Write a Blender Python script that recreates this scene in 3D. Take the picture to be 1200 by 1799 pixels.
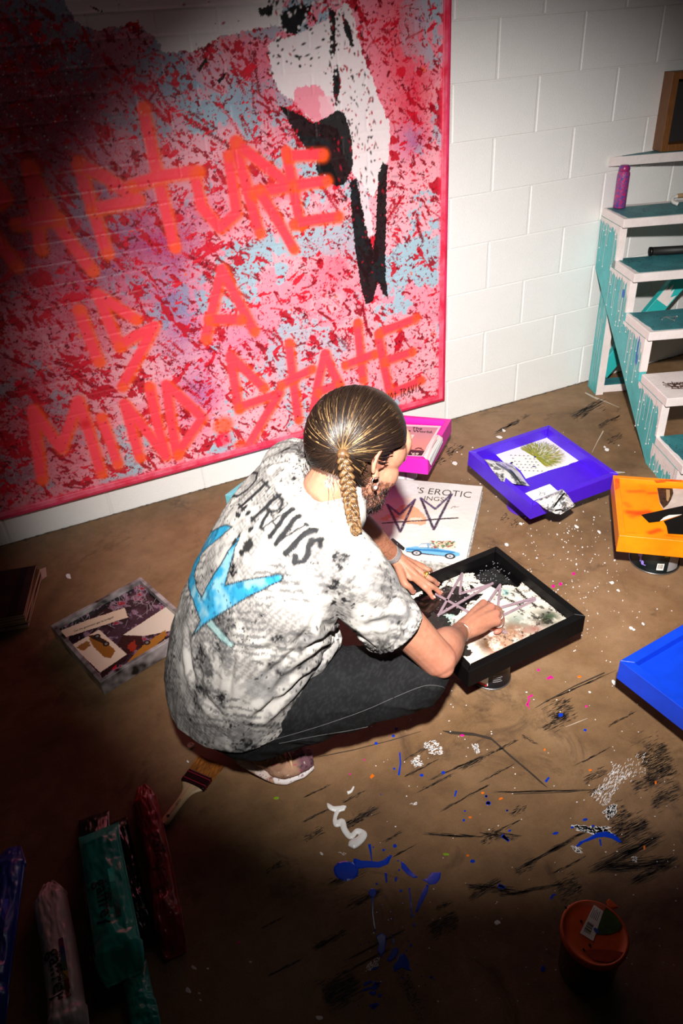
import bpy, bmesh, math, random
import numpy as np
from mathutils import Vector, Matrix

for _o in list(bpy.data.objects): bpy.data.objects.remove(_o)
SC = bpy.context.scene
COL = SC.collection
RNG = np.random.default_rng(7)
random.seed(7)

# ------------------------------------------------------------------ camera
YAW, PITCH, ROLL, FPX, CAMH, CAMD = 0.394896, -0.585677, -0.075945, 1262.67, 1.61048, 2.71149
def _axes():
    cy, sy, cp, sp = math.cos(YAW), math.sin(YAW), math.cos(PITCH), math.sin(PITCH)
    F = np.array([sy*cp, cy*cp, sp]); R = np.array([cy, -sy, 0.0]); U = np.cross(R, F)
    cr, sr = math.cos(ROLL), math.sin(ROLL)
    return R*cr + U*sr, -R*sr + U*cr, F
CR, CU, CF = _axes()
CAM = np.array([0.0, -CAMD, CAMH])
cam = bpy.data.cameras.new('camera'); cam_o = bpy.data.objects.new('camera', cam); COL.objects.link(cam_o)
cam.sensor_fit = 'VERTICAL'; cam.sensor_height = 36.0; cam.lens = FPX/1799.0*36.0
cam.clip_start = 0.02
_m = Matrix(((CR[0], CU[0], -CF[0], CAM[0]), (CR[1], CU[1], -CF[1], CAM[1]), (CR[2], CU[2], -CF[2], CAM[2]), (0, 0, 0, 1)))
cam_o.matrix_world = _m
SC.camera = cam_o

# ------------------------------------------------------------------ world and the photographer's flash
wd = bpy.data.worlds.new('dark_room'); SC.world = wd; wd.use_nodes = True
wd.node_tree.nodes['Background'].inputs[0].default_value = (0.9, 0.85, 0.8, 1)
wd.node_tree.nodes['Background'].inputs[1].default_value = 0.006
def aim(o, loc, target, up=(0, 0, 1)):
    d = (Vector(target) - Vector(loc)).normalized()
    o.location = loc; o.rotation_mode = 'QUATERNION'; o.rotation_quaternion = d.to_track_quat('-Z', 'Y')
fl_d = bpy.data.lights.new('flash', 'SPOT'); fl_o = bpy.data.objects.new('flash', fl_d); COL.objects.link(fl_o)
fl_d.energy = 760; fl_d.spot_size = math.radians(66.5); fl_d.spot_blend = 1.0; fl_d.shadow_soft_size = 0.034
fl_d.color = (1.0, 0.965, 0.925)
aim(fl_o, (0.02, -2.72, 2.03), (1.38, -0.58, 0.24))
vs = SC.view_settings
vs.view_transform = 'Standard'; vs.look = 'None'; vs.exposure = 0.0; vs.gamma = 1.0; vs.use_curve_mapping = False

# ------------------------------------------------------------------ helpers
def at_z(px, py, z=0.0):          # point of the place at height z that the photograph shows at (px, py)
    q = CR*(px-600) - CU*(py-899.5) + CF*FPX
    return CAM + q*((z-CAM[2])/q[2])
def at_wall(px, py, y=0.0):
    q = CR*(px-600) - CU*(py-899.5) + CF*FPX
    return CAM + q*((y-CAM[1])/q[1])
def lin(c):                        # sRGB 0-255 -> linear
    c = np.asarray(c, float)/255.0
    return np.where(c <= 0.04045, c/12.92, ((c+0.055)/1.055)**2.4)
def rgba(c): l = lin(c); return (float(l[0]), float(l[1]), float(l[2]), 1.0)

def new_mat(name):
    m = bpy.data.materials.new(name); m.use_nodes = True
    nt = m.node_tree; b = nt.nodes['Principled BSDF']
    return m, nt, b
def mat(name, col, rough=0.5, metal=0.0, var=0.0, vscale=20.0, bump=0.0, bscale=200.0, spec=0.5, col2=None, stretch=None, trans=0.0, coat=0.0, detail=4.0):
    """principled material, optional noise colour variation and noise bump"""
    m, nt, b = new_mat(name)
    b.inputs['Base Color'].default_value = rgba(col)
    b.inputs['Roughness'].default_value = rough; b.inputs['Metallic'].default_value = metal
    b.inputs['Specular IOR Level'].default_value = spec
    b.inputs['Coat Weight'].default_value = coat
    b.inputs['Transmission Weight'].default_value = trans
    tc = nt.nodes.new('ShaderNodeTexCoord'); vec = tc.outputs['Object']
    if stretch:
        mp = nt.nodes.new('ShaderNodeMapping'); mp.inputs['Scale'].default_value = stretch
        nt.links.new(vec, mp.inputs['Vector']); vec = mp.outputs['Vector']
    if var or col2 is not None:
        n = nt.nodes.new('ShaderNodeTexNoise'); n.inputs['Scale'].default_value = vscale; n.inputs['Detail'].default_value = detail
        n.inputs['Roughness'].default_value = 0.6
        r = nt.nodes.new('ShaderNodeValToRGB')
        c1 = lin(col); c2 = lin(col2) if col2 is not None else c1*(1-var)
        hi = c1 if col2 is not None else c1*(1+var)
        r.color_ramp.elements[0].position = 0.35; r.color_ramp.elements[1].position = 0.65
        r.color_ramp.elements[0].color = (*[float(x) for x in c2], 1); r.color_ramp.elements[1].color = (*[float(min(1, x)) for x in hi], 1)
        nt.links.new(vec, n.inputs['Vector']); nt.links.new(n.outputs['Fac'], r.inputs['Fac']); nt.links.new(r.outputs['Color'], b.inputs['Base Color'])
    if bump:
        n2 = nt.nodes.new('ShaderNodeTexNoise'); n2.inputs['Scale'].default_value = bscale; n2.inputs['Detail'].default_value = 2.0
        bp = nt.nodes.new('ShaderNodeBump'); bp.inputs['Strength'].default_value = bump; bp.inputs['Distance'].default_value = 0.004
        nt.links.new(vec, n2.inputs['Vector']); nt.links.new(n2.outputs['Fac'], bp.inputs['Height']); nt.links.new(bp.outputs['Normal'], b.inputs['Normal'])
    return m
def paint_mat(name, rough=0.5, bump=0.0, bscale=300.0, spec=0.4, coat=0.0, sss=0.0):
    """colour comes from the mesh's own 'paint' attribute (pigment only)"""
    m, nt, b = new_mat(name)
    a = nt.nodes.new('ShaderNodeAttribute'); a.attribute_name = 'paint'
    nt.links.new(a.outputs['Color'], b.inputs['Base Color'])
    b.inputs['Roughness'].default_value = rough; b.inputs['Specular IOR Level'].default_value = spec; b.inputs['Coat Weight'].default_value = coat
    if sss:
        b.inputs['Subsurface Weight'].default_value = sss; b.inputs['Subsurface Radius'].default_value = (0.012, 0.004, 0.002); b.inputs['Subsurface Scale'].default_value = 0.4
    if bump:
        tc = nt.nodes.new('ShaderNodeTexCoord'); n2 = nt.nodes.new('ShaderNodeTexNoise'); n2.inputs['Scale'].default_value = bscale
        bp = nt.nodes.new('ShaderNodeBump'); bp.inputs['Strength'].default_value = bump; bp.inputs['Distance'].default_value = 0.004
        nt.links.new(tc.outputs['Object'], n2.inputs['Vector']); nt.links.new(n2.outputs['Fac'], bp.inputs['Height']); nt.links.new(bp.outputs['Normal'], b.inputs['Normal'])
    return m

def link(name, me, parent=None, loc=None, rot=None, mats=()):
    o = bpy.data.objects.new(name, me); COL.objects.link(o)
    for m_ in mats: me.materials.append(m_)
    if loc is not None: o.location = loc
    if rot is not None: o.rotation_euler = rot
    if parent is not None: o.parent = parent
    return o
def pymesh(name, verts, faces, m=None, parent=None, smooth=False, loc=None, rot=None, colors=None):
    me = bpy.data.meshes.new(name)
    me.from_pydata([tuple(map(float, v)) for v in verts], [], [tuple(int(i) for i in f) for f in faces])
    if smooth: me.polygons.foreach_set('use_smooth', np.ones(len(me.polygons), bool))
    if colors is not None: set_paint(me, colors)
    me.validate(clean_customdata=False)
    me.update()
    return link(name, me, parent, loc, rot, (m,) if m else ())
def set_paint(me, colors):
    a = me.color_attributes.new('paint', 'FLOAT_COLOR', 'POINT')
    c = np.ones((len(me.vertices), 4), np.float32); c[:, :3] = colors
    a.data.foreach_set('color', c.ravel())
def tag(o, label=None, cat=None, group=None, kind=None):
    if label: o['label'] = label
    if cat: o['category'] = cat
    if group: o['group'] = group
    if kind: o['kind'] = kind
    return o
def empty(name, loc=(0, 0, 0), rz=0.0, label=None, cat=None, group=None):
    o = bpy.data.objects.new(name, None); COL.objects.link(o); o.location = loc; o.rotation_euler = (0, 0, rz); o.empty_display_size = 0.05
    return tag(o, label, cat, group)

class MB:
    """collects shapes for one mesh"""
    def __init__(s): s.v = []; s.f = []
    def add(s, v, f):
        n = len(s.v); s.v += [tuple(map(float, p)) for p in v]; s.f += [tuple(int(i)+n for i in q) for q in f]; return s
    def box(s, a, b, ch=0.0):
        (x0, y0, z0), (x1, y1, z1) = a, b
        v = [(x, y, z) for z in (z0, z1) for y in (y0, y1) for x in (x0, x1)]
        return s.add(v, [(0, 2, 3, 1), (4, 5, 7, 6), (0, 1, 5, 4), (2, 6, 7, 3), (0, 4, 6, 2), (1, 3, 7, 5)])
    def prism(s, poly, z0, z1):
        n = len(poly); v = [(x, y, z0) for x, y in poly] + [(x, y, z1) for x, y in poly]
        return s.add(v, [tuple(range(n))[::-1], tuple(range(n, 2*n))] + [(i, (i+1) % n, n+(i+1) % n, n+i) for i in range(n)])
    def tube(s, pts, rad, n=8, cap=True, up=(0, 0, 1), closed=False):
        v, f = tube_geo(pts, rad, n, cap, up, closed); return s.add(v, f)
    def lathe(s, prof, n=32, c=(0, 0, 0)):
        v = []; f = []
        for r, z in prof:
            for k in range(n): a = 2*math.pi*k/n; v.append((c[0]+r*math.cos(a), c[1]+r*math.sin(a), c[2]+z))
        for i in range(len(prof)-1):
            for k in range(n): f.append((i*n+k, i*n+(k+1) % n, (i+1)*n+(k+1) % n, (i+1)*n+k))
        if prof[0][0] > 1e-6: f.append(tuple(range(n))[::-1])
        if prof[-1][0] > 1e-6: f.append(tuple(range((len(prof)-1)*n, len(prof)*n)))
        return s.add(v, f)
    def build(s, name, m, parent=None, smooth=False, loc=None, rot=None, bevel=0.0, seg=2):
        o = pymesh(name, s.v, s.f, m, parent, smooth, loc, rot)
        if bevel:
            md = o.modifiers.new('bevel', 'BEVEL'); md.width = bevel; md.segments = seg; md.limit_method = 'ANGLE'; md.angle_limit = math.radians(40)
        return o
def unit(v): v = np.asarray(v, float); return v/(np.linalg.norm(v)+1e-12)
def tube_geo(pts, rad, n=8, cap=True, up=(0, 0, 1), closed=False):
    pts = np.asarray(pts, float); N = len(pts)
    rad = np.asarray(rad, float)
    if rad.ndim == 0: rad = np.full((N, 2), float(rad))
    elif rad.ndim == 1: rad = np.stack([rad, rad], 1)
    T = np.gradient(pts, axis=0) if not closed else np.roll(pts, -1, 0)-np.roll(pts, 1, 0)
    T /= np.linalg.norm(T, axis=1, keepdims=True)+1e-12
    U = np.asarray(up, float); v = []; f = []
    prev = None
    for i in range(N):
        t = T[i]
        a = (U if prev is None else prev); a = a - t*(a@t)
        if np.linalg.norm(a) < 1e-4: a = np.cross(t, (1, 0.3, 0.2))
        a = unit(a); prev = a; b = np.cross(t, a)
        for k in range(n):
            th = 2*math.pi*k/n
            v.append(pts[i] + a*math.cos(th)*rad[i, 0] + b*math.sin(th)*rad[i, 1])
    M_ = N if closed else N-1
    for i in range(M_):
        j = (i+1) % N
        for k in range(n): f.append((i*n+k, i*n+(k+1) % n, j*n+(k+1) % n, j*n+k))
    if cap and not closed: f.append(tuple(range(n))[::-1]); f.append(tuple(range((N-1)*n, N*n)))
    return v, f
def spline(P, n=24):
    """Catmull-Rom through rows of P (any columns)"""
    P = np.asarray(P, float); Q = np.vstack([2*P[0]-P[1], P, 2*P[-1]-P[-2]]); out = []
    m = len(P)-1
    for t in np.linspace(0, m, n):
        i = min(int(t), m-1); u = t-i; p0, p1, p2, p3 = Q[i], Q[i+1], Q[i+2], Q[i+3]
        out.append(0.5*((2*p1)+(-p0+p2)*u+(2*p0-5*p1+4*p2-p3)*u*u+(-p0+3*p1-3*p2+p3)*u**3))
    return np.array(out)

# ---- noise and raster painting on vertex grids
def vnoise(nx, ny, cells_x, cells_y, rng):
    g = rng.random((int(cells_y)+3, int(cells_x)+3))
    x = np.linspace(0, cells_x, nx); y = np.linspace(0, cells_y, ny)
    xi = x.astype(int); yi = y.astype(int); fx = x-xi; fy = y-yi
    fx = fx*fx*(3-2*fx); fy = fy*fy*(3-2*fy)
    a = g[np.ix_(yi, xi)]; b = g[np.ix_(yi, xi+1)]; c = g[np.ix_(yi+1, xi)]; d = g[np.ix_(yi+1, xi+1)]
    fx = fx[None]; fy = fy[:, None]
    return (a*(1-fx)+b*fx)*(1-fy)+(c*(1-fx)+d*fx)*fy
def fbm(nx, ny, cx, cy, rng, octv=4, gain=0.5):
    o = np.zeros((ny, nx)); a = 1.0; s = 0
    for k in range(octv): o += a*vnoise(nx, ny, cx*2**k, cy*2**k, rng); s += a; a *= gain
    return o/s
def sstep(a, b, x): t = np.clip((x-a)/(b-a+1e-12), 0, 1); return t*t*(3-2*t)
class Paint:
    """pigment raster in the surface's own metres; one sample per mesh vertex"""
    def __init__(s, x0, x1, y0, y1, step, seed=1):
        s.nx = max(2, int(round((x1-x0)/step))+1); s.ny = max(2, int(round((y1-y0)/step))+1)
        s.x = np.linspace(x0, x1, s.nx); s.y = np.linspace(y0, y1, s.ny)
        s.step = step; s.c = np.ones((s.ny, s.nx, 3)); s.rng = np.random.default_rng(seed)
    def fill(s, col): s.c[:] = lin(col); return s
    def noise(s, size, octv=4, gain=0.5, ax=1.0, ay=1.0):
        return fbm(s.nx, s.ny, max(1, (s.x[-1]-s.x[0])/(size*ax)), max(1, (s.y[-1]-s.y[0])/(size*ay)), s.rng, octv, gain)
    def blend(s, mask, col): s.c += (lin(col)-s.c)*np.clip(mask, 0, 1)[..., None]; return s
    def win(s, x0, x1, y0, y1):
        i0, i1 = np.searchsorted(s.x, (x0, x1)); j0, j1 = np.searchsorted(s.y, (y0, y1))
        return slice(max(0, j0-1), min(s.ny, j1+1)), slice(max(0, i0-1), min(s.nx, i1+1))
    def _put(s, J, I, m, col): s.c[J, I] += (lin(col)-s.c[J, I])*np.clip(m, 0, 1)[..., None]
    def dist(s, pts, pad):
        pts = np.asarray(pts, float); mn = pts.min(0)-pad; mx = pts.max(0)+pad
        J, I = s.win(mn[0], mx[0], mn[1], mx[1]); X, Y = np.meshgrid(s.x[I], s.y[J])
        d = np.full(X.shape, 1e9)
        if X.size == 0: return None
        for a, b in zip(pts[:-1], pts[1:]):
            v = b-a; L = v@v+1e-12; t = np.clip(((X-a[0])*v[0]+(Y-a[1])*v[1])/L, 0, 1)
            d = np.minimum(d, np.hypot(X-a[0]-t*v[0], Y-a[1]-t*v[1]))
        return J, I, d
    def stroke(s, pts, w, col, soft=None, alpha=1.0, rough=0.0):
        soft = s.step if soft is None else soft
        r = s.dist(pts, w/2+soft*2)
        if r is None: return s
        J, I, d = r
        if rough: d = d + (s.rng.random(d.shape)-0.5)*rough
        s._put(J, I, alpha*(1-sstep(w/2-soft, w/2+soft, d)), col); return s
    def poly(s, pts, col, alpha=1.0, jag=0.0):
        pts = np.asarray(pts, float); mn = pts.min(0); mx = pts.max(0)
        J, I = s.win(mn[0]-jag, mx[0]+jag, mn[1]-jag, mx[1]+jag); X, Y = np.meshgrid(s.x[I], s.y[J])
        if X.size == 0: return s
        if jag:
            n1 = fbm(X.shape[1], X.shape[0], max(1, X.shape[1]*s.step/jag/1.6), max(1, X.shape[0]*s.step/jag/1.6), s.rng, 3, 0.7)-0.5
            n2 = fbm(X.shape[1], X.shape[0], max(1, X.shape[1]*s.step/jag/1.6), max(1, X.shape[0]*s.step/jag/1.6), s.rng, 3, 0.7)-0.5
            X = X+n1*2*jag; Y = Y+n2*2*jag
        s._put(J, I, alpha*pip(X, Y, pts), col); return s
    def dot(s, x, y, rx, ry, ang, col, soft=None, alpha=1.0):
        R = max(rx, ry)*1.3+s.step; J, I = s.win(x-R, x+R, y-R, y+R); X, Y = np.meshgrid(s.x[I]-x, s.y[J]-y)
        if X.size == 0: return s
        c, q = math.cos(ang), math.sin(ang); u = (X*c+Y*q)/rx; v = (-X*q+Y*c)/ry
        sf = (soft if soft is not None else s.step*0.7)/min(rx, ry)
        s._put(J, I, alpha*(1-sstep(1-sf, 1+sf, np.hypot(u, v))), col); return s
    def mesh(s, name, m, parent=None, height=None, thick=0.0, loc=None, rot=None, smooth=True, mapf=None, keep=None):
        X, Y = np.meshgrid(s.x, s.y); Z = np.zeros_like(X) if height is None else height
        v = np.stack([X, Y, Z], -1).reshape(-1, 3)
        if mapf is not None: v = mapf(v)
        nx, ny = s.nx, s.ny
        idx = np.arange(nx*ny).reshape(ny, nx)
        f = np.stack([idx[:-1, :-1], idx[:-1, 1:], idx[1:, 1:], idx[1:, :-1]], -1).reshape(-1, 4)
        cols = s.c.reshape(-1, 3)
        if keep is not None:
            k = pip(X, Y, np.asarray(keep)).astype(bool); kk = (k[:-1, :-1] & k[:-1, 1:] & k[1:, 1:] & k[1:, :-1]).ravel(); f = f[kk]
            us = np.unique(f); mp_ = np.full(len(v), -1); mp_[us] = np.arange(len(us)); v = v[us]; cols = cols[us]; f = mp_[f]
        if thick and keep is not None:
            e = np.concatenate([f[:, [0, 1]], f[:, [1, 2]], f[:, [2, 3]], f[:, [3, 0]]]); key = np.sort(e, 1); _, ix, ct = np.unique(key, axis=0, return_index=True, return_counts=True); be = e[ix[ct == 1]]
            bu = np.unique(be); n0 = len(v); mp2 = np.full(len(v), -1); mp2[bu] = n0+np.arange(len(bu)); vb = v[bu].copy(); vb[:, 2] -= thick
            v = np.vstack([v, vb]); cols = np.vstack([cols, cols[bu]]); f = np.vstack([f, np.stack([be[:, 1], be[:, 0], mp2[be[:, 0]], mp2[be[:, 1]]], -1)])
        elif thick:
            ring = np.concatenate([idx[0, :], idx[1:, -1], idx[-1, -2::-1], idx[-2:0:-1, 0]])
            n0 = len(v); vb = v[ring].copy(); vb[:, 2] -= thick
            v = np.vstack([v, vb]); cols = np.vstack([cols, cols[ring]])
            k = len(ring); a = np.arange(k); b = (a+1) % k
            f = np.vstack([f, np.stack([ring[a], n0+a, n0+b, ring[b]], -1)])
        me = bpy.data.meshes.new(name)
        me.vertices.add(len(v)); me.vertices.foreach_set('co', v.astype(np.float32).ravel())
        me.loops.add(f.size); me.loops.foreach_set('vertex_index', f.astype(np.int32).ravel())
        me.polygons.add(len(f)); me.polygons.foreach_set('loop_start', np.arange(0, f.size, 4, dtype=np.int32))
        if smooth: me.polygons.foreach_set('use_smooth', np.ones(len(f), bool))
        me.update(calc_edges=True)
        set_paint(me, cols)
        return link(name, me, parent, loc, rot, (m,))
def pip(X, Y, poly):
    inside = np.zeros(X.shape, bool); n = len(poly); j = n-1
    for i in range(n):
        xi, yi = poly[i]; xj, yj = poly[j]
        if yi != yj:
            inside ^= ((yi > Y) != (yj > Y)) & (X < (xj-xi)*(Y-yi)/(yj-yi)+xi)
        j = i
    return inside.astype(float)
def text_mesh(name, body, size, m, parent=None, loc=(0, 0, 0), rot=(0, 0, 0), align='LEFT', ext=0.0003, shear=0.0, offset=0.0, scale=(1, 1, 1), space=1.0):
    cu = bpy.data.curves.new(name, 'FONT'); cu.body = body; cu.size = size; cu.align_x = align; cu.extrude = ext; cu.shear = shear; cu.offset = offset; cu.space_character = space
    cu.resolution_u = 3
    t = bpy.data.objects.new(name, cu); COL.objects.link(t)
    dg = bpy.context.evaluated_depsgraph_get(); me = bpy.data.meshes.new_from_object(t.evaluated_get(dg))
    bpy.data.objects.remove(t); bpy.data.curves.remove(cu)
    me.materials.clear()
    o = link(name, me, parent, loc, rot, (m,)); o.scale = scale
    return o
def fuse(shapes, voxel, smooth=6, factor=0.5):
    """one continuous surface from overlapping closed shapes; returns a mesh"""
    mb = MB()
    for v, f in shapes: mb.add(v, f)
    me = bpy.data.meshes.new('tmp'); me.from_pydata(mb.v, [], mb.f); me.update()
    o = bpy.data.objects.new('tmp', me); COL.objects.link(o)
    r = o.modifiers.new('r', 'REMESH'); r.mode = 'VOXEL'; r.voxel_size = voxel; r.use_smooth_shade = True
    if smooth: s_ = o.modifiers.new('s', 'SMOOTH'); s_.iterations = smooth; s_.factor = factor
    dg = bpy.context.evaluated_depsgraph_get(); out = bpy.data.meshes.new_from_object(o.evaluated_get(dg))
    bpy.data.objects.remove(o); bpy.data.meshes.remove(me)
    return out
def mco(me): a = np.empty(len(me.vertices)*3, np.float32); me.vertices.foreach_get('co', a); return a.reshape(-1, 3).astype(float)
def mno(me): a = np.empty(len(me.vertices)*3, np.float32); me.vertices.foreach_get('normal', a); return a.reshape(-1, 3).astype(float)
def ellipsoid(c, r, R=None, nu=20, nv=12):
    v = [(0, 0, -1)]; f = []
    for j in range(1, nv):
        ph = -math.pi/2+math.pi*j/nv
        for i in range(nu): th = 2*math.pi*i/nu; v.append((math.cos(ph)*math.cos(th), math.cos(ph)*math.sin(th), math.sin(ph)))
    v.append((0, 0, 1)); L = len(v)-1
    for i in range(nu): f.append((0, 1+(i+1) % nu, 1+i)); f.append((L, L-nu+i, L-nu+(i+1) % nu))
    for j in range(nv-2):
        for i in range(nu): a = 1+j*nu; f.append((a+i, a+(i+1) % nu, a+nu+(i+1) % nu, a+nu+i))
    v = np.array(v)*np.asarray(r)
    if R is not None: v = v@np.asarray(R).T
    return v+np.asarray(c), f
def limb(P, n=20, seg=28, up=(0, 0, 1)):
    """closed tapered limb; rows of P: x y z ra rb"""
    S = spline(P, seg); p = S[:, :3]; r = np.maximum(S[:, 3:5], 0.001)
    # rounded ends
    t0 = unit(p[0]-p[1]); t1 = unit(p[-1]-p[-2]); q = []; rr = []
    for a in (1.25, 0.9, 0.5, 0.2): q.append(p[0]+t0*r[0].min()*math.sin(a)*0.9); rr.append(r[0]*max(0.03, math.cos(a)))
    q += list(p); rr += list(r)
    for a in (0.2, 0.5, 0.9, 1.25): q.append(p[-1]+t1*r[-1].min()*math.sin(a)*0.9); rr.append(r[-1]*max(0.03, math.cos(a)))
    return tube_geo(q, np.array(rr), n, True, up)

# ================================================================== the setting: floor and block wall
def floor_mat():
    m, nt, b = new_mat('stained_concrete'); L = nt.links
    tc = nt.nodes.new('ShaderNodeTexCoord')
    def noise(scale, det=6, rough=0.6, dist=0.0, st=None):
        n = nt.nodes.new('ShaderNodeTexNoise'); n.inputs['Scale'].default_value = scale; n.inputs['Detail'].default_value = det; n.inputs['Roughness'].default_value = rough; n.inputs['Distortion'].default_value = dist
        if st:
            mp = nt.nodes.new('ShaderNodeMapping'); mp.inputs['Scale'].default_value = st[0]; mp.inputs['Rotation'].default_value = (0, 0, st[1]); L.new(tc.outputs['Object'], mp.inputs['Vector']); L.new(mp.outputs['Vector'], n.inputs['Vector'])
        else: L.new(tc.outputs['Object'], n.inputs['Vector'])
        return n
    def ramp(src, stops):
        r = nt.nodes.new('ShaderNodeValToRGB'); e = r.color_ramp.elements
        while len(e) > len(stops): e.remove(e[-1])
        while len(e) < len(stops): e.new(0.5)
        for k, (p, c) in enumerate(stops): e[k].position = p; e[k].color = c
        L.new(src, r.inputs['Fac']); return r
    def mix(a, bb, fac, mode='MIX'):
        x = nt.nodes.new('ShaderNodeMix'); x.data_type = 'RGBA'; x.blend_type = mode
        if isinstance(fac, float): x.inputs[0].default_value = fac
        else: L.new(fac, x.inputs[0])
        L.new(a, x.inputs[6]); L.new(bb, x.inputs[7]); return x.outputs[2]
    big = ramp(noise(1.7, 8, 0.62, 0.6).outputs['Fac'], [(0.30, rgba((104, 78, 54))), (0.5, rgba((140, 108, 76))), (0.72, rgba((164, 132, 100)))])
    mid = ramp(noise(14, 8, 0.7).outputs['Fac'], [(0.3, (0.62, 0.6, 0.58, 1)), (0.6, (1, 1, 1, 1))])
    c = mix(big.outputs[0], mid.outputs[0], 0.7, 'MULTIPLY')
    dirt = ramp(noise(4.0, 10, 0.75, 1.2).outputs['Fac'], [(0.56, (0, 0, 0, 1)), (0.72, (1, 1, 1, 1))])
    dk = nt.nodes.new('ShaderNodeRGB'); dk.outputs[0].default_value = rgba((74, 55, 42))
    c = mix(c, dk.outputs[0], dirt.outputs[0])
    scr = ramp(noise(9, 6, 0.8, 0.3, ((1.0, 14.0, 1.0), 0.42)).outputs['Fac'], [(0.60, (0, 0, 0, 1)), (0.74, (0.75, 0.75, 0.75, 1))])
    dk2 = nt.nodes.new('ShaderNodeRGB'); dk2.outputs[0].default_value = rgba((96, 74, 56))
    c = mix(c, dk2.outputs[0], scr.outputs[0])
    fine = ramp(noise(420, 3, 0.8).outputs['Fac'], [(0.35, (0.66, 0.64, 0.62, 1)), (0.62, (1.08, 1.06, 1.05, 1))])
    c = mix(c, fine.outputs[0], 0.75, 'MULTIPLY')
    L.new(c, b.inputs['Base Color'])
    rr = ramp(noise(6, 6).outputs['Fac'], [(0.3, (0.42, 0.42, 0.42, 1)), (0.7, (0.68, 0.68, 0.68, 1))]); L.new(rr.outputs[0], b.inputs['Roughness'])
    bp = nt.nodes.new('ShaderNodeBump'); bp.inputs['Strength'].default_value = 0.25; bp.inputs['Distance'].default_value = 0.002
    L.new(noise(160, 5, 0.7).outputs['Fac'], bp.inputs['Height']); L.new(bp.outputs['Normal'], b.inputs['Normal'])
    b.inputs['Specular IOR Level'].default_value = 0.35
    return m
M_FLOOR = floor_mat()
floor = tag(MB().box((-2.2, -4.2, -0.08), (4.6, 0.12, 0.0)).build('floor', M_FLOOR), 'worn brown concrete floor spattered with paint', None, None, 'structure')

M_WALL = mat('white_block_paint', (246, 244, 241), 0.42, var=0.015, vscale=6, bump=0.55, bscale=330, spec=0.5)
M_JOINT = mat('white_joint_paint', (236, 233, 229), 0.5, bump=0.5, bscale=300)
wall = tag(MB().box((-2.2, 0.0026, 0.0), (4.6, 0.12, 3.0)).build('wall_back', M_JOINT), 'white painted concrete block wall behind the painting and steps', None, None, 'structure')
COURSE, BL = 0.2032, 0.4064
JX0 = at_wall(876, 80)[0]                       # a head joint of the eighth course
def block_mesh(w):
    g = 0.0028; h = COURSE/2-.0012; w = w/2-g; c = 0.005; y0, y1 = 0.0032, -0.0004
    v = [(-w, y0, -h), (w, y0, -h), (w, y0, h), (-w, y0, h), (-w+c, y1, -h+.003), (w-c, y1, -h+.003), (w-c, y1, h-.003), (-w+c, y1, h-.003)]
    f = [(4, 5, 6, 7), (0, 1, 5, 4), (1, 2, 6, 5), (2, 3, 7, 6), (3, 0, 4, 7)]
    me = bpy.data.meshes.new('block'); me.from_pydata(v, [], f); me.update(); me.materials.append(M_WALL); return me
_bm = block_mesh(BL)
for r_ in range(12):
    off = JX0 + (BL/2 if r_ % 2 == 0 else 0.0)
    for k in range(-8, 7):
        xc = off + BL*(k+0.5); zc = COURSE*(r_+0.5)
        if xc < -1.0 or xc > 3.75: continue
        if xc+BL/2 < 1.66 and zc-COURSE/2 > 0.15 and xc > -0.9: continue   # wholly behind the painting
        o = link('block', _bm, wall, (xc, 0, zc))
        o.rotation_euler = (random.uniform(-.002, .002), 0, random.uniform(-.0012, .0012))
# crumbling dark seam where wall meets floor
mb = MB(); xs = np.linspace(-1.0, 3.6, 420)
hh = 0.0012+0.003*RNG.random(420)**2.5; dd = 0.003+0.010*RNG.random(420)**2
v = []; f = []
for i, x in enumerate(xs): v += [(x, -0.0008, hh[i]), (x, -0.003, 0.0012), (x, -dd[i], 0.0006)]
for i in range(419): a = i*3; f += [(a, a+1, a+4, a+3), (a+1, a+2, a+5, a+4)]
pymesh('dirt_seam', v, f, mat('seam_dirt', (104, 92, 80), 0.9, col2=(70, 60, 48), vscale=60), floor)

# ================================================================== the large painting on the wall
PX0, PX1, PZ0, PZ1 = -0.66, 1.676, 0.145, 1.99
PT = 0.034                                            # canvas stands this far off the wall
def hn2(P, cell, seed=0, octv=3, gain=.55):
    P = np.asarray(P, float)/cell; out = np.zeros(len(P)); a = 1.0; s_ = 0.0
    for o in range(octv):
        Q = P*(2**o)+seed*17.3+o*5.1; I = np.floor(Q).astype(np.int64); f = Q-I; f = f*f*(3-2*f); acc = np.zeros(len(P))
        for c in range(4):
            w = np.ones(len(P)); h = np.full(len(P), seed*7919+o*104729, np.int64)
            for d in range(2):
                b = (c >> d) & 1; w *= f[:, d] if b else 1-f[:, d]; h = h*374761393+(I[:, d]+b)*(668265263+d*974711)
            h = (h ^ (h >> 13))*1274126177; h = (h ^ (h >> 16)) & 0xffffff; acc += w*h/float(0xffffff)
        out += a*acc; s_ += a; a *= gain
    return out/s_
def wp(pts): return [(lambda q: (q[0], q[2]))(at_wall(x, y, -PT)) for x, y in pts]
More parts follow.
